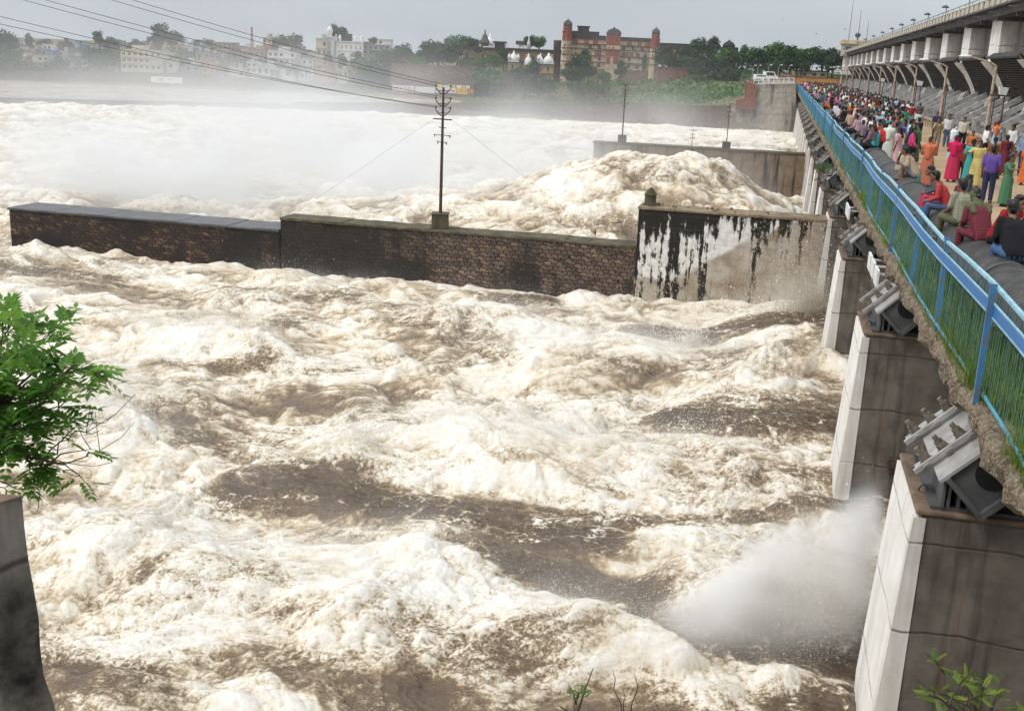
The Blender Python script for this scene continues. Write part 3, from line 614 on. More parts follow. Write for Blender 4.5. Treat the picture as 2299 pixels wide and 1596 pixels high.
for i, (s, nn, h, t) in enumerate(((256, 9.6, 9.5, 'tallest thin radio mast on the control house roof'), (258, 11.6, 6.6, 'middle thin radio mast on the control house roof'), (258, 13.4, 4.2, 'shortest thin radio mast on the control house roof'))):
    m = MB(); m.tube([(0,0,0),(0.02,0,h*.5),(0,0,h)], [.07,.055,.03], 5); m.tube([(-.3,0,h*.08),(.3,0,h*.08)], .03, 4)
    o = m.build('radio_mast', M['wire'], None, B(s, nn, 10.7), RZ); tag(o, t, 'mast', 'radio masts on the control house')
m = MB(); m.tube([(0,0,0),(0,0,.7)], .12, 6); m.lathe([(.1,.6),(.55,.75),(.62,1.2),(.4,1.55),(.05,1.6)], (0,0,0), 10); o = m.build('water_tank', M['steel_dark'], None, B(256, 11.4, 10.7), RZ); tag(o, 'dark round tank on the control house roof', 'tank')
# ------------------------------------------------------------------ divide walls, poles, wires
def jag(mb, x0, x1, y0, y1, z, t, seed, step=.9, ov=.06):
    r = random.Random(seed); n = max(2, int((x1-x0)/step)); xs = [x0 + (x1-x0)*i/n for i in range(n+1)]
    for a, b in zip(xs[:-1], xs[1:]):
        d0, d1 = r.uniform(-.04,.03), r.uniform(-.03,.03); h = r.uniform(-.02,.025)
        mb.box(a + .004, b - .004, y0 - ov + d0, y1 + ov + d1, z + .002, z + t + h)
wl = thing('divide_wall', 'white concrete divide wall with black algae streaks, joined to the fourth pier', 'divide wall', B(0, 0), RZ)
m = MB(); m.box(-9.0, -0.24, 52.0, 53.7, -14, -2.98); m.build('wall_body', M['limewall'], wl, bevel=.05)
m = MB(); jag(m, -9.05, -.25, 52.0, 53.7, -2.98, .13, 3, 1.6, .03); m.build('coping', M['cap_tan'], wl, bevel=.02)
rb = random.Random(12); m = MB()
for i in range(26):
    x, y, r = rb.uniform(-8.5, -.5), rb.uniform(52.2, 53.6), rb.uniform(.03, .09); m.lathe([(r*.7,0),(r,.4*r),(r*.6,1.1*r),(r*.1,1.3*r)], (x, y, -2.84), 6, sx=rb.uniform(.7,1.5))
o = m.build('rubble', M['rubble'], None, B(0,0), RZ); tag(o, kind='stuff')
p = atz(1458, 462, -2.84); s_, n_ = to_sn(p)
m = MB(); m.lathe([(.34,0),(.34,.06),(.29,.08),(.29,.46),(.33,.50),(.30,.55),(.03,.86)], (0,0,0), 8, sm=False)
o = m.build('stone_finial', M['cap_moss'], None, B(52.75, n_, -2.83), RZ + .3); tag(o, 'small pointed stone finial on the left end of the white wall', 'finial')
bw = thing('divide_wall', 'tall dark rubble masonry wall carrying the power pole in the middle of the river', 'divide wall', B(0, 0), RZ)
m = MB(); m.box(-27.7, -9.02, 52.15, 53.75, -14, -4.92); m.build('wall_body', M['stone_light'], bw, bevel=.04)
m = MB(); jag(m, -27.72, -9.03, 52.15, 53.75, -4.92, .13, 5, 1.1); m.build('coping', M['cap_moss'], bw, bevel=.02)
lw = thing('divide_wall', 'long low wet masonry wall with slate grey top, stepping down at the left', 'divide wall', B(0, 0), RZ)
m = MB(); m.box(-44.0, -27.72, 52.1, 54.6, -14, -5.55); m.build('wall_body', M['stone'], lw, bevel=.04)
m = MB(); jag(m, -44.1, -27.75, 52.1, 54.6, -5.55, .12, 6, 1.4); m.build('coping', M['cap_wet'], lw, bevel=.02)
w2 = thing('divide_wall', 'distant dark divide wall with black run-off streaks, half hidden by the foam mound', 'divide wall', B(0, 0), RZ)
m = MB(); m.box(-19.2, -.4, 100, 101.6, -14, -3.35); m.build('wall_body', M['runoff_wall'], w2, bevel=.05)
m = MB(); jag(m, -19.3, -.42, 100, 101.6, -3.35, .14, 9, 2.2); m.build('coping', M['cap_moss'], w2)
# power poles
PB1 = ats(988, 507, 52.95); s1, n1 = to_sn(PB1)
def power_pole(name, label, s, n, z, H, bw_, full=True, block=True):
    t = thing(name, label, 'power pole', B(s, n, z), 0.02, 'power poles standing on the divide walls')
    zb = 0
    if block:
        m = MB(); m.box(-bw_, bw_, -bw_, bw_, 0, bw_*1.75); m.box(-bw_*1.07, bw_*1.07, -bw_*1.07, bw_*1.07, bw_*1.752, bw_*1.86); m.build('concrete_block', M['cap_moss'], t, bevel=.03); zb = bw_*1.8
    k = H / 6.2
    m = MB(); m.tube([(0,0,zb),(0,0,zb+H*.55),(0,0,zb+H)], [.085*k,.07*k,.05*k], 8); m.build('pole', M['rust'], t)
    ins = []
    def Z(f): return zb + H*(1-f)
    if full:
        for f in (.045,.14,.215):
            m = MB(); r = .36*k
            m.tube([(-r,0,Z(f)+.22*k),(-.12*k,0,Z(f)-.02*k),(.12*k,0,Z(f)-.02*k),(r,0,Z(f)+.22*k)], .03*k, 5); m.tube([(-.16*k,0,Z(f)+.1*k),(.16*k,0,Z(f)+.1*k)], .02*k, 4)
            m.build('crossarm', M['rust'], t)
            for sx in (-r, r):
                m = MB(); m.tube([(sx,0,Z(f)+.21*k),(sx,0,Z(f)+.30*k)],.012*k,5); m.lathe([(.02*k,.0),(.05*k,.03*k),(.045*k,.10*k),(.015*k,.13*k)], (sx,0,Z(f)+.29*k), 7); m.build('insulator', M['steel_dark'], t); ins.append((sx,Z(f)+.36*k))
        for f, r, wd in ((.245,.46,.06),(.31,.18,.035),(.37,.38,.03),(.425,.21,.03)):
            m = MB(); m.beam((-r*k,-.05,Z(f)),(r*k,-.05,Z(f)-.03*k), wd*k)
            if wd == .03: m.box(-r*k-.03,-r*k+.02,-.08,-.02,Z(f)-.1*k,Z(f)+.04*k); m.box(r*k-.03,r*k+.03,-.08,-.02,Z(f)-.13*k,Z(f))
            m.build('crossarm', M['rust'], t)
    else:
        for f, r in ((.06,.3),(.2,.22),(.32,.28)):
            m = MB(); m.beam((-r,0,Z(f)),(r,0,Z(f)), .05); m.build('crossarm', M['rust'], t)
    return ins
INS = power_pole('power_pole', 'rusty power pole with three V arms on the tall masonry wall, nearest of the poles', s1, n1, -4.80, 6.25, .42)
q = ats(1396, 322, 100.8); s_, n_ = to_sn(q)
power_pole('power_pole', 'second power pole with V arms, on a block at the distant wall\'s left end', s_, n_, -3.22, 4.6, .36)
q = ats(1630, 334, 100.8); s_, n_ = to_sn(q)
power_pole('power_pole', 'slim power pole on a concrete block near the right end of the distant wall', s_, n_, -3.22, 3.3, .32, False)
q = ats(1553, 330, 106); s_, n_ = to_sn(q)
power_pole('power_pole', 'short thin pole standing alone behind the foam mound', s_, n_, -4.6, 2.7, .2, False, False)
base1 = B(s1, n1, -4.80)
TIPS = [base1 + Vector((x, 0, z)) for x, z in INS]   # V1 l,r  V2 l,r  V3 l,r
WENDS = [(-300,-168),(-300,-186),(-300,-96),(-300,-112),(-300,-36),(-300,-12)]
WLAB = ['uppermost of the overhead cables crossing the grey sky to the power pole', 'second overhead cable from the top of the sky', 'third overhead cable from the top, paired with the one below it',
        'fourth overhead cable from the top, crossing the far trees', 'fifth overhead cable from the top, crossing the misty town', 'lowest overhead cable, crossing the misty houses to the pole']
for i, (tp, e) in enumerate(zip(TIPS, WENDS)):
    a = atY(e[0], e[1], 24); pts = []
    for t in np.linspace(0, 1, 40):
        p = a.lerp(tp, t); p.z -= 0.22 * 4 * t * (1 - t); pts.append(p)
    m = MB(); m.tube(pts, [.006 + .007 * t for t in np.linspace(0,1,40)], 5)
    o = m.build('power_line', M['wire']); tag(o, WLAB[i], 'cable', 'overhead cables running to the power pole')
hook = base1 + Vector((0, 0, .75 + 6.25 * .755))
for (px, py, zz, sx, t) in ((652, 486, -4.78, -.45, 'thin guy wire running down to the left end of the masonry wall'), (1336, 524, -4.78, .45, 'thin guy wire running down to the stub near the white wall')):
    e = atz(px, py, zz); m = MB(); m.tube([hook + Vector((sx,0,0)), e], .0045, 4); o = m.build('guy_wire', M['wire']); tag(o, t, 'guy wire', 'guy wires of the power pole')
e = atz(1336, 526, -4.79); m = MB(); m.lathe([(.06,0),(.06,.22),(.02,.26)], (0,0,0), 7); o = m.build('anchor_stub', M['cap_tan'], None, e); tag(o, 'small pale anchor stub on top of the masonry wall', 'stub')
# far weir, river bank wall and abutment
def strip_wall(name, px, mat, cap, thick, label, cat, zbot=-14):
    t = thing(name, label, cat, (0,0,0)); P = [atY(x, y, Y) for x, y, Y in px]
    m = MB(); c = MB()
    for a, b in zip(P[:-1], P[1:]):
        d = Vector((b.x-a.x, b.y-a.y, 0)).normalized(); nrm = Vector((d.y, -d.x, 0)); nrm = -nrm if nrm.y < 0 else nrm; k = nrm * thick
        m.hexa([Vector((a.x,a.y,zbot)), Vector((b.x,b.y,zbot)), Vector((b.x,b.y,zbot))+k, Vector((a.x,a.y,zbot))+k, a, b, b+k, a+k])
        u = Vector((0,0,.02)); f = -nrm*.08; h = Vector((0,0,.22))
        c.hexa([a+f+u, b+f+u, b+k+u, a+k+u, a+f+h, b+f+h, b+k+h, a+k+h])
    m.build('wall_body', mat, t); c.build('coping', cap, t); return t
strip_wall('weir_wall', [(-420,213,170),(0,223,186),(330,231,196),(560,236,204),(700,240,210)], M['weir'], M['weir'], 3.0, 'long low grey weir wall across the misty far river', 'weir')
strip_wall('bank_wall', [(660,232,214),(1000,236,213),(1040,234,213),(1302,232,211),(1480,235,209),(1640,242,207)], M['bank_stone'], M['bank_stone'], 1.2, 'brown masonry bank wall below the grassy far shore', 'bank wall')
def sil(name, px, s, depth, mats, label=None, cat=None, parent=None, kind=None, group=None):
    """solid with a given outline in the plane across the bridge at station s"""
    poly = []
    for x, y in px: p = ats(x, y, s); ss_, nn_ = to_sn(p); poly.append((nn_, p.z))
    m = MB(); m.prism(poly, 'y', 0, depth); o = m.build(name, mats, parent, None if parent else B(s, 0, 0), 0 if parent else RZ)
    return tag(o, label, cat, group, kind)
sil('abutment_wall', [(1786,188),(1697,190),(1696,226),(1660,230),(1641,243),(1637,345),(1792,345)], 214, 60, M['abut'], 'tall streaked grey concrete abutment at the far end of the road', 'abutment')
sil('retaining_wall', [(1697,191),(1673,182),(1671,222),(1652,226),(1651,246),(1697,246)], 213, 14, M['red_stone'], 'stepped red masonry wall at the left edge of the concrete abutment', 'retaining wall')
m = MB(); a = ats(1692,188,213.5); b = ats(1782,187,213.5)
for t in np.linspace(0,1,9): p = a.lerp(b,t); m.beam(p, p+Vector((0,0,.9)), .12)
m.beam(a+Vector((0,0,.9)), b+Vector((0,0,.9)), .12); m.beam(a+Vector((0,0,.5)), b+Vector((0,0,.5)), .1)
o = m.build('guard_rail', M['lamp_white']); tag(o, 'white guard rail on top of the far concrete abutment', 'guard rail')
# ------------------------------------------------------------------ the river
_perm = np.random.default_rng(7).permutation(256).astype(np.int32); _perm = np.concatenate([_perm, _perm, _perm])
_ga = np.linspace(0, 2*np.pi, 16, endpoint=False); _gx = np.cos(_ga).astype(np.float32); _gy = np.sin(_ga).astype(np.float32)
def pn(x, y, seed=0):
    xi = np.floor(x).astype(np.int32); yi = np.floor(y).astype(np.int32); fx = (x - xi).astype(np.float32); fy = (y - yi).astype(np.float32)
    u = fx*fx*fx*(fx*(fx*6-15)+10); v = fy*fy*fy*(fy*(fy*6-15)+10); xi = (xi + seed*37) & 255; yi = (yi + seed*91) & 255
    def g(ix, iy, dx, dy):
        h = _perm[_perm[ix] + iy] & 15; return _gx[h]*dx + _gy[h]*dy
    a = g(xi, yi, fx, fy); b = g(xi+1, yi, fx-1, fy); c = g(xi, yi+1, fx, fy-1); d = g(xi+1, yi+1, fx-1, fy-1)
    return ((a + u*(b-a)) * (1-v) + (c + u*(d-c)) * v) * 1.55
def fbm(x, y, sc, octv, seed, rough=.5):
    t = 0; a = 1; n = 0
    for i in range(octv): t = t + a*pn(x/sc, y/sc, seed+i); n += a; a *= rough; sc *= .5
    return t/n
def pxw(pts, z=-7.1): return [to_sn(atz(x, y, z)) for x, y in pts]
def stroke(S, N, pts, w, z=-7.1):
    """soft mask round a polyline given as sight points on the water; w = half width along s (m)"""
    P = pxw(pts, z); d = np.full(S.shape, 1e9, np.float32)
    if len(P) == 1: P = P*2
    for (s0, n0), (s1, n1) in zip(P[:-1], P[1:]):
        ds, dn = s1-s0, n1-n0; L = ds*ds+dn*dn+1e-6; t = np.clip(((S-s0)*ds+(N-n0)*dn)/L, 0, 1)
        d = np.minimum(d, np.hypot(S-(s0+t*ds), N-(n0+t*dn)))
    q = np.clip(1.35 - d/w, 0, 1); return q*q*(3-2*q)
def sstep_(x, a, b): t = np.clip((x-a)/(b-a), 0, 1); return t*t*(3-2*t)
def mound(S, N, x, y, rs, rn, z=-7.1, p=2.0):
    (s0, n0), = pxw([(x, y)], z); q = ((S-s0)/rs)**2 + ((N-n0)/rn)**2; return np.exp(-q**(p/2))
BROWN = [ # smooth brown tongues: points, half width, strength
 ([(590,1075),(680,1065),(790,1080),(1000,1125),(1180,1170),(1320,1185)], 1.35, 1.05),
 ([(1545,925),(1700,955),(1900,962)], 1.35, 1.15), ([(1600,915),(1900,925)], .9, .6),
 ([(1475,735),(1650,752),(1870,757)], 1.7, 1.15),
 ([(1740,1600),(1850,1562),(1960,1552)], .70, 1.1),
 
 
 ([(-60,575),(60,588),(190,605)], 2.0, .42), ([(520,640),(760,655)], 1.6, .35),
 ([(1080,652),(1200,657)], 1.2, .7), ([(700,705),(560,730)], 1.6, .4),
 
 ([(1130,1125),(1500,1150),(1990,1128)], .65, .8), ([(1020,1205),(1200,1260),(1400,1300)], .9, .55),
 ([(1420,1380),(1560,1430),(1700,1440),(1960,1450)], 1.1, .85), ([(1560,840),(1760,830),(1930,800)], 2.0, .38),
 ([(720,1030),(800,1040)], .5, .9), ([(360,795),(470,805),(600,800)], .8, .6), 
 ([(1740,1065),(1960,1060)], .5, .45), ([(1900,1535),(1990,1520)], .4, .7), ([(300,860),(420,850)], 1.2, .3)]
CHURN = [ # rough, foam-poor boils
 ([(150,1495),(280,1550),(330,1620)], 1.0, .30), ([(430,925),(560,885)], 1.4, .24), ([(470,965),(430,930)], 1.0, .35), ([(560,1470),(760,1545),(1000,1570)], .75, .28), ([(960,1520),(1180,1580),(1400,1600)], .7, .34),
 ([(640,880),(840,870)], 1.6, .30), ([(1150,1240),(1360,1300)], 1.1, .38), ([(1180,1060),(1300,1070)], .9, .22), ([(1330,840),(1480,850)], 1.0, .22), ([(420,1290),(560,1300)], .8, .22), ([(1130,1460),(1280,1440)], .7, .30), ([(60,600),(300,640)], 2.5, .22), ([(900,700),(1050,760)], 2.2, .20), ([(1560,1440),(1900,1450)], .7, .35)]
MOUNDS = [ # x, y, rs, rn, height, foam
 (1380,810,2.6,4.6,1.15,.5), (1180,720,2.4,4.0,.6,.3), (1250,1020,1.9,3.4,1.05,.5), (1000,960,2.2,3.4,.5,.2), (480,760,1.5,2.5,1.15,.45), (590,780,1.2,1.2,.9,.4),
 (330,740,1.6,2.2,.5,.3), (240,960,1.8,2.4,.9,.5), (330,880,1.5,2.0,.6,.4), (850,1250,1.3,2.3,.5,.45), (1020,1290,1.2,2.0,.4,.4), (360,1200,1.5,2.6,.75,.35), (620,1300,1.6,3.2,.55,.25),
 (1250,1400,1.2,2.4,.65,.4), (1560,1490,.9,2.4,.5,.35), (700,1045,1.0,1.4,.75,.35), (560,1060,.9,1.2,.5,.3), (800,1010,1.0,1.0,.6,.3), (250,1540,1.2,1.2,.45,0),
 (1850,860,1.5,2.6,.5,0), (1740,690,1.6,3.5,.4,.5), (1560,660,1.6,4.0,.3,.3), (1700,1330,1.6,2.8,.8,.2), (1880,1320,1.5,1.6,.8,.25), (90,660,2.0,3.0,.5,.2), (700,640,2.0,4,.35,.2)]
def water_fields(X, Y):
    S = (X-BO.x)*BU.x + Y*BU.y; N = (X-BO.x)*BN.x + Y*BN.y
    S = S.astype(np.float32); N = N.astype(np.float32)
    wx = fbm(S, N, 6.0, 3, 40)*1.6; wy = fbm(S, N, 6.0, 3, 50)*1.6
    Sw, Nw = S + wx, N + wy
    br = np.zeros_like(S)
    for pts, w_, st in BROWN: br = np.maximum(br, st*stroke(Sw*.55+S*.45, Nw*.55+N*.45, pts, w_*.86))
    chn = np.zeros_like(S)
    for pts, w_, st in CHURN: chn = np.maximum(chn, st*stroke(Sw*.6+S*.4, Nw*.6+N*.4, pts, w_))
    foam = np.full_like(S, .87) - chn; h = np.zeros_like(S)
    for x, y, rs, rn, hh, ff in MOUNDS:
        g = mound(Sw*.4+S*.6, Nw*.4+N*.6, x, y, rs, rn); h += .85*hh*g*(1-.85*np.clip(br,0,1)); foam += .38*ff*g
    # beyond the divide wall: the great boil and the long white reach
    far = np.clip((S-53.5)/1.5, 0, 1)
    (sm, nm), = pxw([(1575,400)], -5.2)
    q = np.sqrt(((S-72)/9.0)**2 + (np.where(N > nm, (N-nm)/7.2, (N-nm)/12.5))**2); big = np.exp(-q**2.2)*far*np.clip((99.5-S)/4, 0, 1)
    h += 5.0*big*(1+.10*fbm(Sw, Nw, 3.0, 4, 66)); foam += .02*big
    h += far*(.9*np.exp(-(((S-66)/7)**2+((N+26)/14)**2)) + .6)
    foam += far*(.02 - .10*fbm(S, N*.6, 11, 3, 71))
    calm = np.clip((S-150)/60, 0, 1)
    past = np.clip((np.hypot(X,Y)-205)/12, 0, 1)
    A = np.clip(1 - br*.92, .06, 1)*(1 - .6*calm)*(1-.85*past)
    foam = foam - br*.82 - .55*past + .0*calm
    # near rim of the pool: lacy brown water close to the viewer
    near = np.clip((19.5-S)/4.5, 0, 1); foam -= .06*near; A *= 1-.25*near
    lo = fbm(Sw, Nw*.7, 4.5, 3, 3); foam += .26*lo
    def puff(sc, sd, st=1.0): v = pn(Sw/sc, Nw*st/sc, sd); return np.sqrt(v*v+.012)-.05
    p1, p2, p3, p4, p5, p6 = puff(5.2, 11, .8), puff(2.5, 12, .85), puff(1.25, 13), puff(.62, 14), puff(.30, 15), puff(.15, 16)
    fineb = np.clip(1.4 - np.hypot(X,Y)/55, .0, 1)
    t = .80*p1 + .52*p2 + .25*p3 + .12*p4 + .06*p5*fineb + .03*p6*fineb
    stre = fbm(S*2.2, N*.33, 1.2, 3, 60); rip = fbm(Sw, Nw, .55, 3, 70)
    h += A*(t-.58)*(.95+.35*far*(1-.7*big)) + (1-A)*(.13*stre + .10*rip + .05*fbm(S*1.4, N*.8, .28, 2, 75)) + .25*fbm(S, N, 9, 2, 80)
    crease = .26*(p3-.33) + .34*(p4-.33) + .32*(p5-.33)*fineb + .22*(p6-.33)*fineb + .20*(p2-.33)
    foam += crease*A*1.0 + far*A*(.38*(p1-.42)+.34*(p2-.40))
    lace = 1-np.abs(pn(Sw/.85+.6*rip, Nw/1.2, 21)); lace2 = 1-np.abs(pn(Sw/.38+.5*rip, Nw/.6, 22))
    lc = np.clip((lace-.86)/.14, 0, 1)*.62 + np.clip((lace2-.88)/.12, 0, 1)*.38
    foam += np.clip(br, 0, 1)*(lc*(.35+.5*np.clip(pn(Sw/3.1, Nw/3.1, 33)+.4, 0, 1)) + .16*stre) * (1-past)
    h += sstep_(S, 25, 28)*(1-sstep_(S, 49, 51.5))*(.35+.65*sstep_(S, 31, 41))*sstep_(N, -6, -1.5)
    # keep the surface below the copings and off the bridge piers
    h += WATER
    h = np.where((S > 51.0) & (S < 55) & (N > -44.5), np.minimum(h, np.where(N > -27.5, -6.55, -6.6) + .25*pn(S, N*.6, 5)), h)
    h = np.where(past > 0, h*(1-past) + (-7.35 + .05*stre)*past, h)
    return S, N, h, foam, A, br
def water():
    na, nr = 1000, 1350
    a = np.radians(np.linspace(-36, 25, na)); r = np.concatenate([np.geomspace(11.5, 90, int(nr*.74), endpoint=False), np.geomspace(90, 430, nr-int(nr*.74))]); nr = len(r)
    R, Aa = np.meshgrid(r, a, indexing='ij'); X = (R*np.sin(Aa)).astype(np.float32); Y = (R*np.cos(Aa)).astype(np.float32)
    S, N, h, foam, A, br = water_fields(X, Y)
    # break the grain of the heights with a little sideways slump of the crests
    amp = .14*A*np.clip(1.2-R/80, 0, 1); X2 = X + amp*fbm(S, N, .9, 3, 90); Y2 = Y + amp*fbm(S, N, .9, 3, 95)
    V = np.stack([X2, Y2, h], -1).reshape(-1, 3)
    i = np.arange(nr-1)[:,None]*na + np.arange(na-1)[None,:]; i = i.ravel(); F = np.stack([i, i+1, i+na+1, i+na], -1)
    me = np_mesh('river', V, F, True)
    for nm, v in (('foam', foam), ('rough', A)):
        at = me.attributes.new(nm, 'FLOAT', 'POINT'); at.data.foreach_set('value', np.ascontiguousarray(v.ravel(), np.float32))
    return me
def m_water():
    k = NT('muddy_white_water'); p = k.pos(); f = k.n('Attribute', attribute_name='foam').outputs['Fac']; a = k.n('Attribute', attribute_name='rough').outputs['Fac']
    pf = k.scale(p, (0.55, 1.1, 1.0))
    n1 = k.noise(pf, 1.9, 9, 0.76, 0.9); n2 = k.noise(p, 6.5, 7, 0.80, 0.7); n3 = k.noise(pf, 0.55, 5, 0.6, 0.6); n4 = k.noise(p, 19, 4, 0.8, 0.3)
    def dev(n, g): return k.math('MULTIPLY', k.math('SUBTRACT', n, 0.5), g)
    gm = k.ramp(k.noise(pf, 0.38, 3, 0.55), 0.36, 0.62, 0.35, 1.25)
    g = k.math('ADD', k.math('ADD', f, dev(n3, 0.9)), k.math('MULTIPLY', gm, k.math('ADD', k.math('ADD', dev(n1, 1.2), dev(n2, 1.5)), dev(n4, 1.2))))
    # threads of foam drawn out over the smooth brown water
    wv = k.n('VectorMath', {0: k.scale(p, (0.8, 1.25, 0.6)), 1: k.n('VectorMath', {0: k.n('TexNoise', {'Vector': p, 'Scale': 1.3, 'Detail': 4.0}).outputs[1], 'Scale': 1.1}, operation='SCALE').outputs[0]}, operation='ADD').outputs[0]
    e1 = k.n('TexVoronoi', {'Vector': wv, 'Scale': 0.85}, feature='DISTANCE_TO_EDGE').outputs[0]; e2 = k.n('TexVoronoi', {'Vector': wv, 'Scale': 2.6}, feature='DISTANCE_TO_EDGE').outputs[0]
    ln = k.math('ADD', k.math('MULTIPLY', k.ramp(e1, 0.0, 0.10, 1, 0), 0.75), k.math('MULTIPLY', k.ramp(e2, 0.0, 0.11, 1, 0), 0.42))
    pat = k.ramp(k.noise(pf, 0.6, 4, 0.6), 0.38, 0.62, 0.10, 1.0); calm = k.math('SUBTRACT', 1.0, a)
    g = k.math('ADD', g, k.math('MULTIPLY', k.math('MULTIPLY', ln, k.ramp(n2, 0.36, 0.6)), k.math('MULTIPLY', pat, k.math('MULTIPLY', calm, 1.25))))
    r = k.n('ValToRGB', {0: k.math('DIVIDE', g, 1.4)}); cr = r.color_ramp
    cr.elements[0].position = .05; cr.elements[0].color = (0.100,0.067,0.040,1); cr.elements[1].position = 1.0; cr.elements[1].color = (0.90,0.88,0.85,1)
    for pos, col in ((.22,(0.140,0.095,0.057,1)), (.35,(0.30,0.217,0.138,1)), (.46,(0.53,0.415,0.275,1)), (.57,(0.735,0.645,0.515,1)), (.72,(0.85,0.80,0.72,1))):
        e = cr.elements.new(pos); e.color = col
    wet = k.ramp(g, .25, .65, 0.22, 0.95)
    hgt = k.math('ADD', k.math('MULTIPLY', n1, 0.7), k.math('MULTIPLY', n2, 0.45)); rip = k.noise(k.scale(p, (0.7,1.3,1)), 3.2, 6, 0.65)
    nb = k.n('Bump', {'Height': k.math('ADD', k.math('MULTIPLY', hgt, k.ramp(g, .3, .7, .15, 1.0)), k.math('MULTIPLY', rip, k.math('MULTIPLY', calm, 1.4))), 'Strength': 0.6, 'Distance': 0.16}).outputs[0]
    return k.bsdf(r.outputs[0], wet, nb, 0.45)
M['water'] = m_water()
river = mesh_obj('river', water(), [M['water']]); tag(river, kind='structure')
m = MB(); m.add([(-900,-40,-9.6),(900,-40,-9.6),(900,1500,-9.6),(-900,1500,-9.6)], [(0,1,2,3)]); o = m.build('river_bed', m_plain('river_mud', (0.13,0.095,0.065), .6, .3, .05)); tag(o, kind='structure')
# thrown droplets: small flecks above the crests
def m_spray():
    k = NT('spray_droplet'); t = k.n('Attribute', attribute_name='tone').outputs['Fac']
    return k.bsdf(k.mix(t, (0.50,0.40,0.28), (0.90,0.86,0.79)), 0.7, None, 0.3)
def flecks(name, P, size, drift, tone, seed=1):
    r = np.random.default_rng(seed); n = len(P); d = drift + r.normal(0, .35, (n,3)); d /= np.linalg.norm(d, axis=1)[:,None]+1e-6
    e = np.cross(d, r.normal(0,1,(n,3))); e /= np.linalg.norm(e, axis=1)[:,None]+1e-6; g = np.cross(d, e); sz = size[:,None]
    V = np.stack([P + d*sz*1.5, P - d*sz + e*sz*.7, P - d*sz*.9 - e*sz*.5 + g*sz*.6, P - d*sz*.9 - e*sz*.5 - g*sz*.6], 1)
    k = np.arange(n)[:,None]*4; F = np.concatenate([k+np.array([[0,1,2]]), k+np.array([[0,2,3]]), k+np.array([[0,3,1]]), k+np.array([[1,3,2]])], 0)
    me = np_mesh(name, V.reshape(-1,3), F); at = me.attributes.new('tone','FLOAT','POINT'); at.data.foreach_set('value', np.repeat(tone, 4).astype(np.float32)); return me
def spray():
    r = np.random.default_rng(21); PS = []; SZ = []; TN = []
    def cloud(n, x, y, rs, rn, zup, z=-7.1, sz=.02, tone=.75, tail=1.0):
        (s0, n0), = pxw([(x, y)], z); s = s0 + r.normal(0, rs*.55, n); nn = n0 + r.normal(0, rn*.55, n)
        Xw = BO.x + BU.x*s + BN.x*nn; Yw = BU.y*s + BN.y*nn
        _, _, h, fo, A, _ = water_fields(Xw.astype(np.float32), Yw.astype(np.float32))
        up = r.exponential(zup*.33, n)*np.exp(-((s-s0)/rs)**2*.5-((nn-n0)/rn)**2*.5)
        cl = .5+.5*pn((s*1.7).astype(np.float32), (nn*1.7+up*2).astype(np.float32), 44); ok = (r.random(n) < np.clip(cl*1.9-.2,0,1)) & (A > .5) & (fo > .72)
        PS.append(np.stack([Xw, Yw, h+up+.02], -1)[ok]); SZ.append((sz*r.lognormal(0,.45,n))[ok]); TN.append(np.clip(r.normal(tone,.22,n),0,1)[ok])
    for x, y, rs, rn, hh, ff in MOUNDS:
        if ff > .1: d = 20 if y > 1100 else 34; cloud(int(6500*(hh+.3)), x, y-8, rs*1.1, rn*1.05, .55+hh*.75, sz=.0052 if y > 1050 else .0085)
    def jet(n, base, d, spread, v0, v1, sz, tone, z=-7.1):
        """droplets along ballistic paths from a foot on the water"""
        s0, n0 = base; v = r.uniform(v0, v1, n); a = r.normal(0, spread, (n,3)); t = r.beta(1.3, 1.6, n)*1.25
        D = np.array(d) + a; vs, vn, vz = D[:,0]*v, D[:,1]*v, D[:,2]*v
        s = s0 + vs*t; nn = n0 + vn*t; zz = z + vz*t - 4.9*t*t; ok = zz > -7.3
        Xw = BO.x + BU.x*s + BN.x*nn; Yw = BU.y*s + BN.y*nn
        PS.append(np.stack([Xw, Yw, zz], -1)[ok]); SZ.append((sz*r.lognormal(0,.45,n))[ok]); TN.append(np.clip(r.normal(tone,.25,n),0,1)[ok])
    f, = pxw([(1845,715)], -6.6); jet(42000, f, (.1,-.35,1.0), .32, 1.5, 6.4, .0115, .35, -6.7); jet(14000, f, (.0,-.9,.7), .28, 2, 5, .0115, .6, -6.7)
    f = (19.9, -.3)
    jet(80000, f, (.0,-.42,1.0), .20, 2.6, 6.6, .0042, .9); jet(30000, (20.2,-.8), (.05,-.8,.85), .22, 2.4, 5.4, .0042, .9)
    jet(9000, pxw([(1560,790)])[0], (.1,-.2,1), .35, 1.5, 4.5, .014, .85); jet(8000, pxw([(1500,1010)])[0], (.1,.5,.8), .4, 1.5, 4.0, .011, .8)
    P = np.concatenate(PS); me = flecks('spray', P, np.concatenate(SZ), np.array([0,0,1.0]), np.concatenate(TN), 5); return me
M['spray'] = m_spray()
o = mesh_obj('spray', spray(), [M['spray']]); tag(o, kind='stuff')
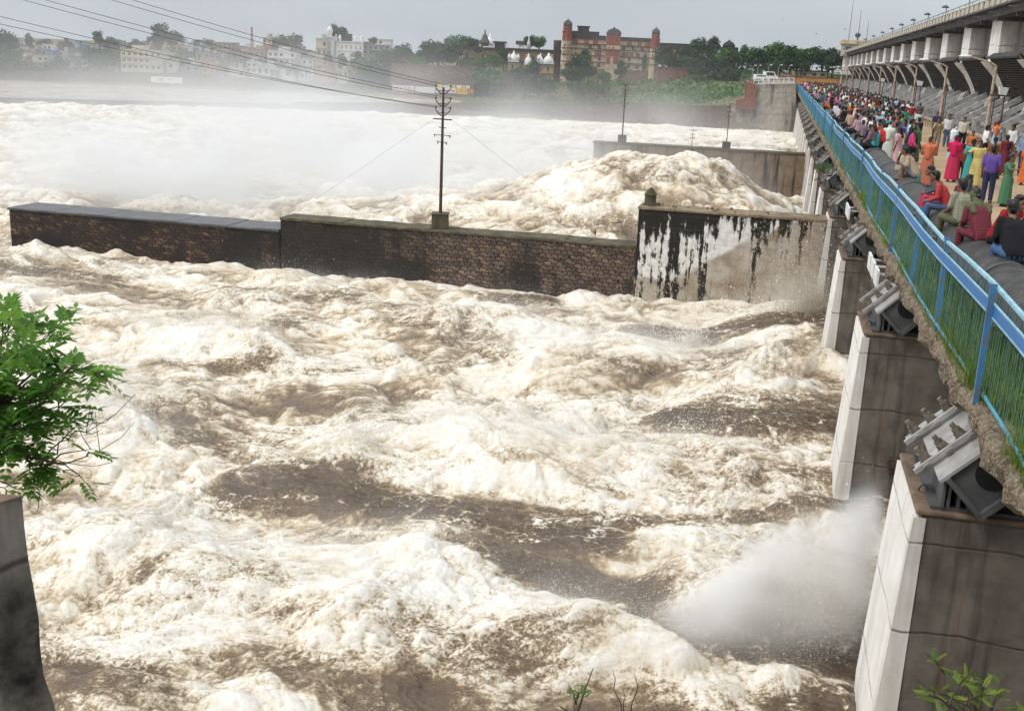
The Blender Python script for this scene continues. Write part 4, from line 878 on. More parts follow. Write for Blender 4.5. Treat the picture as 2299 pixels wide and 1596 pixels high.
# ------------------------------------------------------------------ far bank: ground, trees, palace, fort, town
def sstep(x, a, b): t = np.clip((x-a)/(b-a), 0, 1); return t*t*(3-2*t)
def ground_z(X, Y):
    X = np.asarray(X, float); Y = np.asarray(Y, float)
    town = -8.2 + 1.6*sstep(Y, 286, 300) + 10.2*sstep(Y, 300, 395)
    mid = -6.0 - .7*sstep(Y, 225, 290) + 4.0*sstep(Y, 304, 312) + 4.6*sstep(Y, 312, 372)
    right = -5.2 + 3.9*sstep(X, 28, 50)*sstep(Y, 214, 245) + 4.2*sstep(Y, 270, 330)
    wm = sstep(X, -44, -36); wr = sstep(X, 18, 40)
    z = town*(1-wm) + mid*wm; z = z*(1-wr) + right*wr
    nearbank = np.where(X < -14, sstep(Y, 291, 297), sstep(Y, 206, 212))
    z = -11 + (z + 11)*np.where(X < -14, np.maximum(nearbank, 0), nearbank)
    return z
def far_ground():
    nx, ny = 260, 150; x = np.linspace(-420, 330, nx); y = np.concatenate([np.linspace(200, 420, 110), np.linspace(425, 900, 40)])
    X, Y = np.meshgrid(x, y); Z = ground_z(X, Y) + .35*fbm(X.astype(np.float32), Y.astype(np.float32), 9, 3, 31)*sstep(Y, 215, 240)
    i = np.arange(ny-1)[:,None]*nx + np.arange(nx-1)[None,:]; i = i.ravel()
    return np_mesh('far_shore_ground', np.stack([X,Y,Z],-1).reshape(-1,3), np.stack([i,i+1,i+nx+1,i+nx],-1), True)
o = mesh_obj('far_shore_ground', far_ground(), [M['earth']]); tag(o, kind='structure')
# ---- trees
def crown_mesh(seed, n=1100, sx=1.0, sz=.8, leaf=.085, clumps=26):
    r = np.random.default_rng(seed); C = []
    while len(C) < clumps:
        p = r.uniform(-1, 1, 3); d = np.linalg.norm(p)
        if .35 < d < 1 and p[2] > -.75: C.append(p*np.array([sx, sx, sz])*(.80 if p[2] > 0 else .78))
    C = np.array(C); rad = r.uniform(.20, .40, clumps); tone = np.clip(r.normal(.45, .27, clumps), 0, 1)
    w = rad**2; k = r.choice(clumps, n, p=w/w.sum()); v = r.normal(0, 1, (n,3)); v /= np.linalg.norm(v, axis=1)[:,None]
    P = C[k] + v*(rad[k]*r.uniform(.55, 1.08, n))[:,None]*np.array([1,1,.85])
    nrm = v*.8 + r.normal(0,.5,(n,3)) + np.array([0,0,.45]); nrm /= np.linalg.norm(nrm, axis=1)[:,None]
    e = np.cross(nrm, r.normal(0,1,(n,3))); e /= np.linalg.norm(e, axis=1)[:,None]; g = np.cross(nrm, e)
    s = leaf*r.uniform(.6, 1.5, n)[:,None]; a = r.uniform(.5, 1, n)[:,None]
    V = np.stack([P+e*s, P+g*s*a, P-e*s*.9, P-g*s*a*.8], 1); i = np.arange(n)[:,None]*4 + np.array([[0,1,2,3]])
    me = np_mesh('crown', V.reshape(-1,3), i); at = me.attributes.new('tone','FLOAT','POINT')
    at.data.foreach_set('value', np.repeat(np.clip(tone[k]+r.normal(0,.12,n),0,1), 4).astype(np.float32)); return me
def trunk_mesh(seed):
    r = random.Random(seed); m = MB(); m.tube([(0,0,-1.6),(.03,0,-1.0),(r.uniform(-.06,.06),.02,-.5)], [.10,.075,.055], 7)
    for i in range(5):
        a = r.uniform(0, 6.28); d = r.uniform(.4,.7); m.tube([(0,0,-.75+.08*i),(math.cos(a)*d*.5,math.sin(a)*d*.5,-.35),(math.cos(a)*d,math.sin(a)*d,r.uniform(0,.4))], [.045,.03,.014], 5)
    return m.me('trunk')
CROWNS = []
for i in range(9):
    cm = crown_mesh(100+i, 2300, [1,1.1,.8,1.05,.95,1.2,.6,1,.9][i], [.85,.7,1.0,.8,.9,.65,1.15,.75,.8][i], .070, 30); cm.materials.append(M['leaf'] if i % 4 != 3 else M['leaf_bright'])
    tm = trunk_mesh(i); tm.materials.append(M['bark']); CROWNS.append((cm, tm))
rt = random.Random(77)
def tree(px, py, rpx, Y, label, var=None, group='trees on the far shore', zs=1.0):
    p = atY(px, py, Y); R = rpx*Y/FPX; cm, tm = CROWNS[var if var is not None else rt.randrange(6)]
    t = thing('tree', label, 'tree', p - Vector((0,0,R*1.5)), rt.uniform(0, 6.28), group)
    for nm, me in (('crown', cm), ('trunk', tm)):
        o = bpy.data.objects.new(nm, me); o.location = (0,0,R*1.5); o.scale = (R*1.48, R*rt.uniform(1.2,1.5), R*zs*1.35); link(o, t)
    return t
TREES = [(10,96,24,330,'hazy dark tree cut by the left picture edge above the town',0),(14,128,26,312,'lower hazy tree at the left picture edge, below the skyline tree',1),
 (64,90,10,345,'slender hazy tree on the skyline of the misty town',6),(100,96,11,350,'small faint tree on the misty skyline right of the slender tree',5),
 (222,86,12,340,'small round skyline tree above the dark roofs',2),(252,97,13,340,'dark bushy tree right beside the small round skyline tree',1),
 (208,132,22,316,'hazy tree among low houses, left half of the wide grove',0),(240,140,30,312,'broadest hazy tree left of the cream balconied hotel',5),(275,132,22,314,'hazy tree touching the cream balconied hotel on its left',3),
 (308,104,15,330,'dark tree behind the small yellow roofed houses',1),(366,82,22,345,'tallest skyline tree of the town, dark and ragged',2),(392,90,17,346,'right shoulder of the tallest skyline tree',0),(346,94,13,346,'small dark tree at the foot of the tallest skyline tree',1),
 (445,97,10,350,'small skyline tree between pale houses',5),(470,100,12,350,'low round skyline tree right of the small one',3),(395,135,14,314,'green tree right of the cream hotel wing',3),(30,160,30,302,'hazy grove by the water at the left edge',0),(80,165,26,302,'hazy grove by the water, second from the left edge',5),(130,150,20,306,'misty tree above the left embankment wall',1),
 (330,184,9,300,'small bright bush beside the painted white board',3),(645,98,27,350,'big rounded hazy tree on the skyline left of the white mosque',5),(612,104,13,350,'small hazy tree at the left of the rounded skyline tree',1),
 (757,79,19,348,'dark tree rising behind the white mosque dome',0),(775,86,13,347,'lower right part tree behind the white mosque roof',5),(838,93,9,345,'small round tree between the grey roofs right of the mosque',1),
 (738,132,11,322,'dark tree below the white mosque wall',6),(768,138,12,320,'slim green tree below the mosque, middle of three',6),(800,134,14,320,'dark tree below the mosque, right of three',2),
 (560,150,14,312,'misty tree between white houses near the water',0),(660,160,15,308,'misty tree beside the long white house',1),(505,150,16,310,'misty green tree above the far embankment',3),
 (828,150,22,312,'green tree on the slope left of the fort',3),(845,175,26,306,'dark tree at the foot of the slope left of the fort',0),(812,182,20,304,'dusky tree beside the shore road left of the fort',1),(868,160,20,309,'dark tree pressed against the left end of the fort',2),(865,128,18,316,'green tree on the skyline slope left of the fort',1),
 (906,130,26,312,'round dark tree standing on the fort terrace, leftmost',0),(935,140,18,310,'bushy tree on the fort terrace right of the round one',3),(984,116,30,318,'largest dark tree above the fort terrace',5),(955,128,17,314,'mid green tree left of the largest terrace tree',1),(1028,104,24,330,'hazy green tree behind the fort, left of the old pavilion',3),(1060,103,16,331,'hazy green tree partly behind the old pavilion',0),
 (1040,143,12,312,'low bush tree on the fort parapet',3),(1074,142,13,312,'bright bush below the old palace wing',7),(1110,136,15,313,'green tree half hiding the old palace wing',3),(1130,128,14,314,'dark climbing tree at the joint of the old palace wing',2),
 (1092,180,24,300,'big bright green tree right of the painted fort wall',3),(1110,188,20,299,'lower right half of the big bright tree by the fort',7),(1078,165,14,301,'top of the bright tree by the fort corner',1),
 (1190,94,12,345,'left half of the tree behind the old palace roof',0),(1211,95,13,345,'right half of the tree behind the old palace roof',3),(1182,176,26,300,'grey green tree before the white domed gatehouse',0),(1210,188,26,299,'broad grey green tree right of the blue painted base',5),(1160,165,13,302,'small dark tree in front of the yellow gatehouse',1),(1195,158,16,303,'top of the grey green tree under the white domes',2),
 (1300,150,24,306,'large dark tree hiding the left side of the red palace',0),(1310,132,16,307,'crest of the large tree before the palace',2),(1285,168,18,304,'lower left of the large tree before the palace',1),(1322,160,14,305,'dark tree right of the large palace tree',5),(1397,150,11,308,'small dark tree in front of the palace middle',2),(1393,160,10,307,'dark shrub under the small palace tree',1),(1356,172,11,304,'round bright bush at the palace foot',7),
 (1490,125,18,318,'dark tree just right of the palace right tower',0),(1505,140,18,314,'dark tree behind the low red wall',1),(1530,118,12,322,'grey green tree before the old right wing',5),(1540,142,20,314,'dense dark tree above the low red wall',5),(1572,112,22,322,'grey green tree covering the middle of the right wing',0),(1598,108,19,321,'rounded tree beside the far domed pavilion',2),(1625,128,20,318,'green tree below the far domed pavilion',3),
 (1580,150,26,306,'deep green tree right of the low red wall',0),(1565,178,24,300,'darkest tree on the grassy shore',2),(1600,180,26,299,'broad dark tree on the grassy shore, right of the darkest',5),(1635,172,22,300,'dark tree left of the red stepped wall',1),(1612,150,22,306,'mid tree in the grove left of the lamps',1),(1648,142,22,308,'green tree in the grove behind the red stepped wall',0),
 (1672,112,8,322,'thin pointed tree top above the grove',6),(1680,124,19,318,'green grove tree left of the street lamps',3),(1700,140,22,300,'dark grove tree behind the leftmost street lamp',0),(1722,124,22,312,'green rounded grove tree above the white vans',1),(1752,122,26,308,'tallest green grove tree above the abutment',3),(1775,134,22,300,'dark grove tree right above the fence end',2),(1740,150,17,294,'dark tree between the street lamps',5),(1790,128,18,310,'pale green grove tree at the dip of the skyline',3),
 (1820,130,20,306,'left tree of the pair over the far car park',0),(1848,126,24,304,'middle tree of the clump beside the control house',5),(1872,130,20,304,'right tree of the clump beside the control house',1),(1895,142,14,300,'small tree touching the control house balcony',2),(1800,146,15,298,'low dark tree above the far orange wall',1),(1860,146,15,298,'low dark tree behind the row of lamps',0)]
for x, y, r, Y, lab, v in TREES: tree(x, y, r, Y, lab, v)
# undergrowth on the slopes
def undergrowth():
    r = np.random.default_rng(9); PP = []
    for (x0, x1, y0, y1, n, sz) in ((-36, 22, 302, 345, 9000, .42), (20, 48, 240, 330, 7000, .42), (-14, 46, 214, 300, 9000, .24), (-60, -36, 298, 330, 3000, .45), (-150, -60, 297, 306, 2500, .4), (48, 110, 270, 340, 3000, .5)):
        X = r.uniform(x0, x1, n); Y = r.uniform(y0, y1, n); k = fbm(X.astype(np.float32), Y.astype(np.float32), 7, 3, 61) + .25*r.random(n)
        ok = k > -.12; X, Y, k = X[ok], Y[ok], k[ok]; hb = np.clip(k*3.2, .1, 2.4)*(sz/.42)
        Z = ground_z(X, Y) + r.random(len(X))*hb; PP.append(np.concatenate([np.stack([X,Y,Z],-1), np.full((len(X),1), sz), k[:,None]], 1))
    P = np.concatenate(PP); n = len(P); nrm = r.normal(0,.7,(n,3)) + np.array([0,-.3,.7]); nrm /= np.linalg.norm(nrm,axis=1)[:,None]
    e = np.cross(nrm, r.normal(0,1,(n,3))); e /= np.linalg.norm(e,axis=1)[:,None]; g = np.cross(nrm, e); s = (P[:,3]*r.uniform(.5,1.5,n))[:,None]; p = P[:,:3]
    V = np.stack([p+e*s, p+g*s*.7, p-e*s, p-g*s*.7], 1); me = np_mesh('undergrowth', V.reshape(-1,3), np.arange(n)[:,None]*4+np.array([[0,1,2,3]]))
    at = me.attributes.new('tone','FLOAT','POINT'); at.data.foreach_set('value', np.repeat(np.clip(.35+P[:,4]*.9+r.normal(0,.18,n),0,1),4).astype(np.float32)); return me
o = mesh_obj('undergrowth', undergrowth(), [M['leaf_bright']]); tag(o, kind='stuff')
# ---- facades drawn in local metres: x right, y away from the river, z up
def fac(px, py, Y): return atY(px, py, Y)
FM = {n: m_plain('facade_'+n, c, .92, .45, .9, c2=d) for n, c, d in (
 ('cream',(0.60,0.48,0.325),(0.36,0.25,0.155)), ('red',(0.34,0.085,0.052),(0.22,0.065,0.042)), ('dark',(0.055,0.045,0.038),(0.025,0.022,0.02)), ('tan',(0.27,0.17,0.10),(0.15,0.095,0.06)),
 ('brown',(0.14,0.085,0.058),(0.08,0.05,0.036)), ('white',(0.80,0.79,0.77),(0.64,0.62,0.60)), ('ochre',(0.46,0.31,0.14),(0.32,0.21,0.10)), ('dome',(0.13,0.12,0.105),(0.06,0.055,0.05)), ('blue',(0.16,0.25,0.50),(0.12,0.18,0.36)), ('orange',(0.60,0.27,0.07),(0.48,0.22,0.08)), ('yellow',(0.70,0.50,0.06),(0.5,0.34,0.08)))}
palace = thing('palace', 'long red and cream palace with two domed end towers, above the foaming river', 'palace', fac(1366, 166, 322))
U = .01424
def pb(name, mat, boxes, bevel=0, parent=None):
    m = MB()
    for b in boxes: m.box(*[v*U for v in b])
    return m.build(name, mat, parent or palace)
# x relative to the middle (crop px - 1180), z above the plinth foot
pb('plinth', FM['tan'], [(-780,790,4,700,-260,85)])
pb('wall', FM['cream'], [(-780,800,0,700,85,640)])
bands = MB()
for z in (205, 330, 458, 545): bands.box(-785*U, 805*U, -22*U, 0, z*U, (z+14)*U)
bands.build('string_course', FM['brown'], palace)
pb('parapet', FM['dark'], [(-790,-90,-14,300,640,722),(190,800,-14,300,640,712),(-760,-230,-8,260,722,790)])
pb('roof_pavilion', FM['dark'], [(-650,-435,-4,200,790,862),(-665,-420,-20,216,862,890)])
for (x0,x1,z0,z1) in ((-740,-640,556,636),(-530,-430,556,636),(-345,-240,556,636),(330,430,556,630),(535,615,556,630),(690,785,556,630)):
    pb('red_panel', FM['red'], [(x0,x1,-9,0,z0,z1)])
for (x0,x1) in ((-425,-365),(-235,-185),(240,300),(430,485),(610,665)): pb('shutter', FM['brown'], [(x0,x1,-6,0,472,538)])
for (x0,x1,z0,z1,w_) in ((-295,-165,346,440,3),(245,375,350,430,4),(395,465,350,425,2),(520,595,350,420,2),(-520,-440,350,430,2)):
    pb('loggia', FM['red'], [(x0,x1,-8,0,z0,z0+(z1-z0)*.5)]); n = w_
    for i in range(n): a = x0+(x1-x0)*(i+.12)/n; b = x0+(x1-x0)*(i+.88)/n; pb('window', M['window'], [(a,b,-5,0,z0+(z1-z0)*.55,z1)])
for (x,z) in ((-200,245),(-205,120),(400,255),(385,130),(560,120),(-430,250),(-620,250),(-560,130)):
    m = MB(); m.prism([((x-26)*U,z*U),((x+26)*U,z*U),((x+26)*U,(z+45)*U),((x+12)*U,(z+68)*U),(x*U,(z+76)*U),((x-12)*U,(z+68)*U),((x-26)*U,(z+45)*U)], 'y', -5*U, -.001); m.build('arched_window', FM['brown'], palace)
for (x0,x1) in ((-745,-635),(-540,-425),(-350,-235),(325,435),(530,620),(685,790)):
    pb('balcony', FM['dark'], [(x0,x1,-30,-9,536,556)])
pb('creeper', M['leaf'], [(665,745,-12,0,40,430)]) if False else None
# middle bay with curved roof
bay = pb('middle_bay', FM['red'], [(-75,190,-60,0,330,640),(-80,195,-60,60,640,760)]); 
pb('bay_base', FM['cream'], [(-75,190,-60,0,-120,329)])
pb('bay_panel', FM['red'], [(-70,10,-66,-60,190,325),(70,185,-66,-60,190,325)]); pb('bay_balcony', FM['cream'], [(-80,195,-85,-60,470,540)])
for x in (-30,50): pb('window', M['window'], [(x,x+16,-88,-85,485,520)])
m = MB(); m.prism([(-92*U,760*U),(207*U,760*U),(200*U,790*U),(165*U,835*U),(110*U,862*U),(57*U,870*U),(5*U,862*U),(-50*U,835*U),(-85*U,790*U)], 'y', -72*U, 60*U); m.lathe([(14*U,860*U),(18*U,880*U),(6*U,900*U),(2*U,915*U)], (57*U,-5*U,0), 8); m.build('curved_roof', FM['dome'], palace)
def tower(cx, wd, zc, label):
    sh = MB(); sh.lathe([(wd*.56*U,-280*U),(wd*.54*U,90*U),(wd*.5*U,330*U),(wd*.49*U,zc*U)], (cx*U,-20*U,0), 8, False); t = sh.build('tower', FM['cream'], palace)
    up = MB(); up.lathe([(wd*.54*U,(zc-110)*U),(wd*.54*U,(zc+40)*U),(wd*.62*U,(zc+48)*U),(wd*.62*U,(zc+60)*U),(wd*.5*U,(zc+64)*U),(wd*.49*U,(zc+150)*U)], (cx*U,-20*U,0), 8, False); up.build('upper_storey', FM['red'], t)
    dm = MB(); dm.lathe([(wd*.47*U,(zc+150)*U),(wd*.50*U,(zc+185)*U),(wd*.44*U,(zc+225)*U),(wd*.27*U,(zc+255)*U),(wd*.08*U,(zc+275)*U),(wd*.02*U,(zc+300)*U)], (cx*U,-20*U,0), 16); dm.build('dome', FM['dome'], t)
    cr = MB()
    for z in (200, 330, 455, zc-115): cr.lathe([(wd*.50*U,z*U),(wd*.60*U,(z+4)*U),(wd*.60*U,(z+14)*U),(wd*.50*U,(z+18)*U)], (cx*U,-20*U,0), 8, False)
    cr.build('cornice', FM['red'], t)
    for z in (370, 495, zc-60, zc+80):
        for a in (-42,0,42): pw = MB(); x = cx+a*wd/170; d = wd*.5 - (0 if a == 0 else 12)*wd/170; pw.box((x-8)*U,(x+8)*U,(-26-d)*U,(-16-d+12)*U,z*U,(z+38)*U); pw.build('window', M['window'], t)
tower(-860, 180, 720, 'left'); tower(885, 165, 640, 'right')
m = MB(); m.lathe([(75*U,-250*U),(75*U,560*U),(80*U,565*U),(80*U,580*U),(72*U,600*U)], (-1045*U,40*U,0), 12); m.build('round_turret', FM['brown'], palace)
cv = crown_mesh(301, 700, .4, 1.0, .10, 24); cv.materials.append(M['leaf']); o = bpy.data.objects.new('creeper', cv); o.location = (700*U, -18*U, 230*U); o.scale = (1.4, .35, 3.0); link(o, palace)
# old wing left of the palace
def generic(name, label, cat, px, py, Y, parts, unit=None, group=None):
    """parts: (name, material, [boxes in display px: x0,x1,z0,z1, y0,y1 in metres])"""
    u = Y/FPX; t = thing(name, label, cat, fac(px, py, Y), 0, group)
    for pn_, mt, bx in parts:
        for b in bx if pn_ in ('window','door','arch') else [bx]:
            m = MB()
            for q in ([b] if pn_ in ('window','door','arch') else b): m.box(q[0]*u, q[1]*u, q[4], q[5], q[2]*u, q[3]*u)
            m.build(pn_, mt, t)
    return t, u
wing, u = generic('old_palace_wing', 'long weathered tan palace wing with dark roofline, left of the red palace', 'palace wing', 1155, 140, 322,
 [('wall', FM['tan'], [(-112,-20,-14,22,0,6),(-20,100,-24,22,.4,6)]), ('roof_parapet', FM['dark'], [(-113,-18,22.2,28,-.15,6),(-18,101,22.2,29,.2,6.2)]), ('string_course', FM['dark'], [(-113,-20,2,5,-.3,0),(-20,100,0,3,.1,.4),(-20,100,-14,-12,.1,.4)]),
  ('bay', FM['ochre'], [(-10,8,-12,18,-.5,.38),(22,34,-12,18,-.3,.38),(48,58,-12,18,-.3,.38),(72,84,-12,20,-.4,.38)]),
  ('window', M['window'], [(-106,-101,4.5,16,-.1,.01),(-72,-68,7,14,-.1,.01),(-4,1,6,14,-.62,-.5),(25,30,6,14,-.42,-.3),(50,55,5,13,-.42,-.3),(75,80,6,14,-.52,-.4),(60,64,4,14,.3,.41),(38,42,5,14,.3,.41),(75,80,-10,-4,-.52,-.4),(25,30,-10,-3,-.42,-.3)])])
pav, u = generic('roof_pavilion', 'dark stone pavilion with pointed spire roof on the old wing', 'pavilion', 1085, 119, 322, [('wall', FM['brown'], [(-20,-2,0,14,0,3),(-2,34,0,8,.2,3)]), ('upper_room', FM['dark'], [(24,46,6,23,.1,3),(20,50,22,25,-.2,3.2)]), ('arch', M['window'], [(-17,-13,2,8,-.1,.01),(-9,-4,2,10,-.1,.01),(28,32,9,17,0,.11),(36,40,9,17,0,.11)])])
m = MB(); m.lathe([(8*u,14*u),(9*u,20*u),(12*u,21*u),(7*u,30*u),(5*u,36*u),(2*u,40*u),(.4*u,50*u)], (2*u,1.5,0), 8, False); m.build('spire_roof', FM['dome'], pav)
tmp, u = generic('white_temple', 'white temple dome with finial behind the dark roof pavilion', 'temple', 1100, 104, 334, [('wall', FM['white'], [(-12,14,-8,2,0,3)])])
m = MB(); m.lathe([(12*u,2*u),(13*u,6*u),(9*u,13*u),(4*u,18*u),(3*u,22*u),(.5*u,28*u)], (0,1.5,0), 12); m.build('dome', FM['white'], tmp)
generic('white_house', 'stepped white and cream house right of the white temple dome', 'house', 1122, 112, 336, [('wall', FM['white'], [(-12,6,-12,8,0,4),(4,16,-10,16,.5,4)]), ('window', M['window'], [(-6,-2,0,4,-.1,.01),(7,11,4,9,.4,.51)])])
tw, u = generic('small_temple', 'small white shrine with a thin spire on the old wing roof', 'temple', 1172, 112, 332, [('wall', FM['white'], [(-24,12,-4,3,0,3),(-8,8,3,10,.2,3)]), ('roof', FM['brown'], [(-14,4,10,18,0,3)])])
m = MB(); m.lathe([(4*u,3*u),(3.4*u,14*u),(1.2*u,24*u),(.3*u,34*u)], (14*u,1.5,0), 8); m.build('spire', FM['white'], tw)
gate, u = generic('gatehouse', 'ochre gatehouse towers with white onion domes and blue painted base', 'gatehouse', 1185, 208, 312,
 [('wall', FM['ochre'], [(-46,-22,-12,62,0,5),(-12,8,10,58,1,5),(18,54,0,60,.2,5),(-22,18,0,40,1.4,5)]), ('ledge', FM['brown'], [(-48,-20,42,44,-.25,.0),(16,56,40,42,-.1,.2),(-48,-20,61,63,-.3,.0),(16,56,59.5,61.5,-.1,.2)]), ('painted_base', FM['blue'], [(-47,-21,-2,8,-.12,-.002)]),
  ('window', M['window'], [(-37,-33,50,57,-.1,.01),(-38,-32,30,38,-.1,.01),(25,28,48,55,.1,.21),(39,43,47,56,.1,.21),(-4,0,44,52,.9,1.01),(46,49,25,32,.1,.21),(-36,-33,10,15,-.1,.01)])])
for x, r_, z in ((-34,11,62.5),(-2,9,58),(24,8,60),(42,13,61)):
    m = MB(); m.box((x-r_)*u,(x+r_)*u,-.1,3.5,z*u,(z+2)*u); m.lathe([(r_*.95*u,(z+2)*u),(r_*.9*u,(z+8)*u),(r_*.6*u,(z+14)*u),(r_*.25*u,(z+18)*u),(r_*.1*u,(z+24)*u)], (x*u,1.6,0), 12); m.build('onion_dome', FM['white'], gate)
for x in (-44,-24,20): m = MB(); m.lathe([(2.5*u,63*u),(2.5*u,70*u),(4*u,71*u),(3*u,75*u),(.5*u,80*u)], (x*u,.4,0), 8); m.build('corner_kiosk', FM['white'], gate)
rw, u = generic('old_palace_wing', 'dark roofed palace wing right of the right palace tower, half hidden by trees', 'palace wing', 1560, 128, 330, [('wall', FM['tan'], [(-84,12,-20,14,0,5),(60,90,-16,14,0,5)]), ('roof_parapet', FM['dark'], [(-86,14,14,26,-.2,5),(58,92,14,23,-.2,5)]), ('bay', FM['ochre'], [(-74,-60,-12,12,-.4,0),(-50,-34,-12,12,-.4,0),(64,76,-10,12,-.3,0)]), ('tower', FM['dark'], [(-2,12,26,33,0,3)]), ('window', M['window'], [(-70,-66,0,8,-.5,-.39),(-45,-40,0,8,-.5,-.39),(-24,-20,0,8,-.1,.01),(-8,-4,0,8,-.1,.01),(68,72,0,8,-.4,-.29)])])
m = MB(); m.lathe([(13*u,22*u),(14*u,27*u),(9*u,33*u),(3*u,36*u),(.5*u,39*u)], (74*u,2,0), 10); m.build('dome', FM['dark'], rw)
lowred, u = generic('low_wall', 'low red arcaded wall right of the palace foot', 'wall', 1512, 182, 308, [('wall', M['red_stone'], [(-36,36,-4,26,0,2)]), ('coping', FM['brown'], [(-37,37,26.1,29,-.15,2.1)]), ('arch', M['window'], [(-8,-4,0,7,-.1,.01),(8,13,0,8,-.1,.01),(25,30,0,8,-.1,.01)])])
# fort bastion with painted adverts
fort = thing('fort_wall', 'broad brown stone fort bastion with painted advertisements along its foot', 'fort wall', fac(970, 211, 300)); u = 300/FPX
m = MB(); m.hexa([(-94*u,0,-8*u),(92*u,0,-8*u),(92*u,9,-8*u),(-94*u,9,-8*u),(-90*u,.5,58*u),(88*u,.5,58*u),(88*u,9,58*u),(-90*u,9,58*u)]); m.build('bastion', M['fort_stone'], fort)
m = MB(); rr = random.Random(3)
for i in range(44): x = -90 + i*4.05; m.box(x*u,(x+2.9)*u,.35,1.2,58.1*u,(60.5+rr.uniform(0,1.6))*u)
m.build('battlement', M['fort_stone'], fort)
m = MB(); m.hexa([(92.2*u,2,-4*u),(170*u,6,-4*u),(170*u,12,-4*u),(92.2*u,9,-4*u),(88.2*u,2.5,46*u),(170*u,6.5,52*u),(170*u,12,52*u),(88.2*u,9,46*u)]); m.build('curtain_wall', M['fort_stone'], fort)
m = MB(); m.box(182*u,250*u,9,14,0,46*u); m.build('rear_curtain', M['fort_stone'], fort)
def advert(x0, x1, z0, z1, mat, words=None, tcol=None, th=.8, dy=-.06):
    m = MB(); m.box(x0*u, x1*u, dy, dy+.05, z0*u, z1*u); p = m.build('painted_panel', mat, fort)
    if words: text_on(words, p, ((x0+x1)/2*u, dy-.012, (z0+z1)/2*u), (z1-z0)*u*th, tcol, (x1-x0)*u*.88)
def text_on(words, parent, loc, size, mat, maxw=None, rot=(math.pi/2,0,0)):
    c = bpy.data.curves.new('lettering', 'FONT'); c.body = words; c.size = size; c.align_x = 'CENTER'; c.align_y = 'CENTER'; c.extrude = .004
    t = bpy.data.objects.new('lettering', c); COL.objects.link(t); dg = bpy.context.evaluated_depsgraph_get(); me = bpy.data.meshes.new_from_object(t.evaluated_get(dg)); bpy.data.objects.remove(t)
    me.materials.clear(); o = mesh_obj('lettering', me, [mat], parent); o.location = loc; o.rotation_euler = rot
    if maxw and len(me.vertices):
        wd = max(v.co.x for v in me.vertices)-min(v.co.x for v in me.vertices)
        if wd > maxw: o.scale = (maxw/wd, 1, 1)
    return o
PT_ = {n: m_plain('sign_'+n, c, .8, .15, 1) for n, c in (('red',(0.62,0.05,0.04)),('white',(0.80,0.79,0.77)),('yellow',(0.78,0.52,0.04)),('orange',(0.72,0.24,0.04)),('grey',(0.18,0.18,0.2)),('blue',(0.2,0.3,0.6)))}
advert(-88,-40,2,15,PT_['white'],'लकी बी ड़ी सेंटर',PT_['red'],.62); advert(-70,-42,-1,3.5,PT_['yellow']); advert(-38,6,1,14,PT_['white'])
advert(8,52,3,14,PT_['white'],'▬ ▬▬ ▬',PT_['red'],.9); advert(8,24,14.3,21,PT_['yellow']); advert(25,39,14.3,21,PT_['white']); advert(40,51,14.3,21,PT_['yellow'])
advert(53,78,1.5,14,PT_['yellow'],'अग्रवाल',PT_['orange'],.62); advert(53,64,14.3,21,PT_['white']); advert(65,73,14.3,21,PT_['yellow']); advert(74,82,14.3,21,PT_['white']); advert(80,91,4,13,PT_['orange'])
# ------------------------------------------------------------------ town on the misty shore
def house(px, w_, ytop, ybot, Y, col, label, nst=2, name='house', dep=5, nwin=None, roofbox=True, group='houses of the misty town', seed=0):
    r = random.Random(seed or int(px*13+ytop*7)); u = Y/FPX; W = w_*u; H = (ybot-ytop)*u
    t = thing(name, label, 'house' if name == 'house' else name.replace('_',' '), fac(px, ybot, Y), r.uniform(-.25,.25), group); c = (*col, 1)
    m = MB(); m.box(-W/2, W/2, 0, dep, -3.0, H); o = m.build('wall', M['paint'], t); o.color = c
    m = MB(); pt = .05*H+.12
    for a in ((-W/2-.08,W/2+.08,-.1,.1),(-W/2-.08,W/2+.08,dep-.1,dep+.1),(-W/2-.08,-W/2+.12,.101,dep-.101),(W/2-.12,W/2+.08,.101,dep-.101)): m.box(a[0],a[1],a[2],a[3],H+.002,H+pt)
    if nst > 1: 
        for k in range(1, nst): m.box(-W/2-.15, W/2+.15, -.35, -.002, H*k/nst-.06, H*k/nst+.05)
    o = m.build('parapet', M['paint'], t); o.color = tuple(x*.82 for x in col)+(1,)
    if roofbox and r.random() < .6:
        m = MB(); a = r.uniform(-W*.35, W*.1); m.box(a, a+W*.32, 1, dep*.7, H+.003, H+.9+.12*H); o = m.build('roof_room', M['paint'], t); q = r.choice([(.5,.48,.45),(.35,.33,.3),col]); o.color = (*q,1)
    n = nwin or max(2, int(W/1.5))
    for k in range(nst):
        for i in range(n):
            x = -W/2 + W*(i+.5)/n; z = H*k/nst; hh = H/nst; wv = min(.42, W/n*.3)
            if r.random() < .12: continue
            m = MB(); m.box(x-wv, x+wv, -.04, .0, z+hh*.28, z+hh*.74); m.build('window', M['window'], t)
    return t
CO = {'cream':(.56,.49,.37),'white':(.62,.61,.58),'grey':(.27,.26,.25),'dark grey':(.12,.11,.105),'pale blue':(.30,.37,.46),'bright blue':(.13,.25,.45),'pink':(.45,.29,.26),'orange':(.46,.22,.10),'yellow':(.58,.48,.11),'brick red':(.24,.11,.075),'tan':(.31,.23,.155),'brown':(.16,.11,.08),'teal':(.20,.35,.34),'lilac':(.33,.31,.40),'salmon':(.46,.29,.23)}
house(318,88,118,158,302,CO['cream'],'cream balconied hotel with three floors of windows near the shore',3,'hotel',7,7); house(384,20,138,158,304,CO['white'],'blank white wing attached on the right of the cream hotel',1,nwin=1)
house(722,0.1+24,92,128,334,CO['cream'],'small cream house left of the white mosque tower',2)
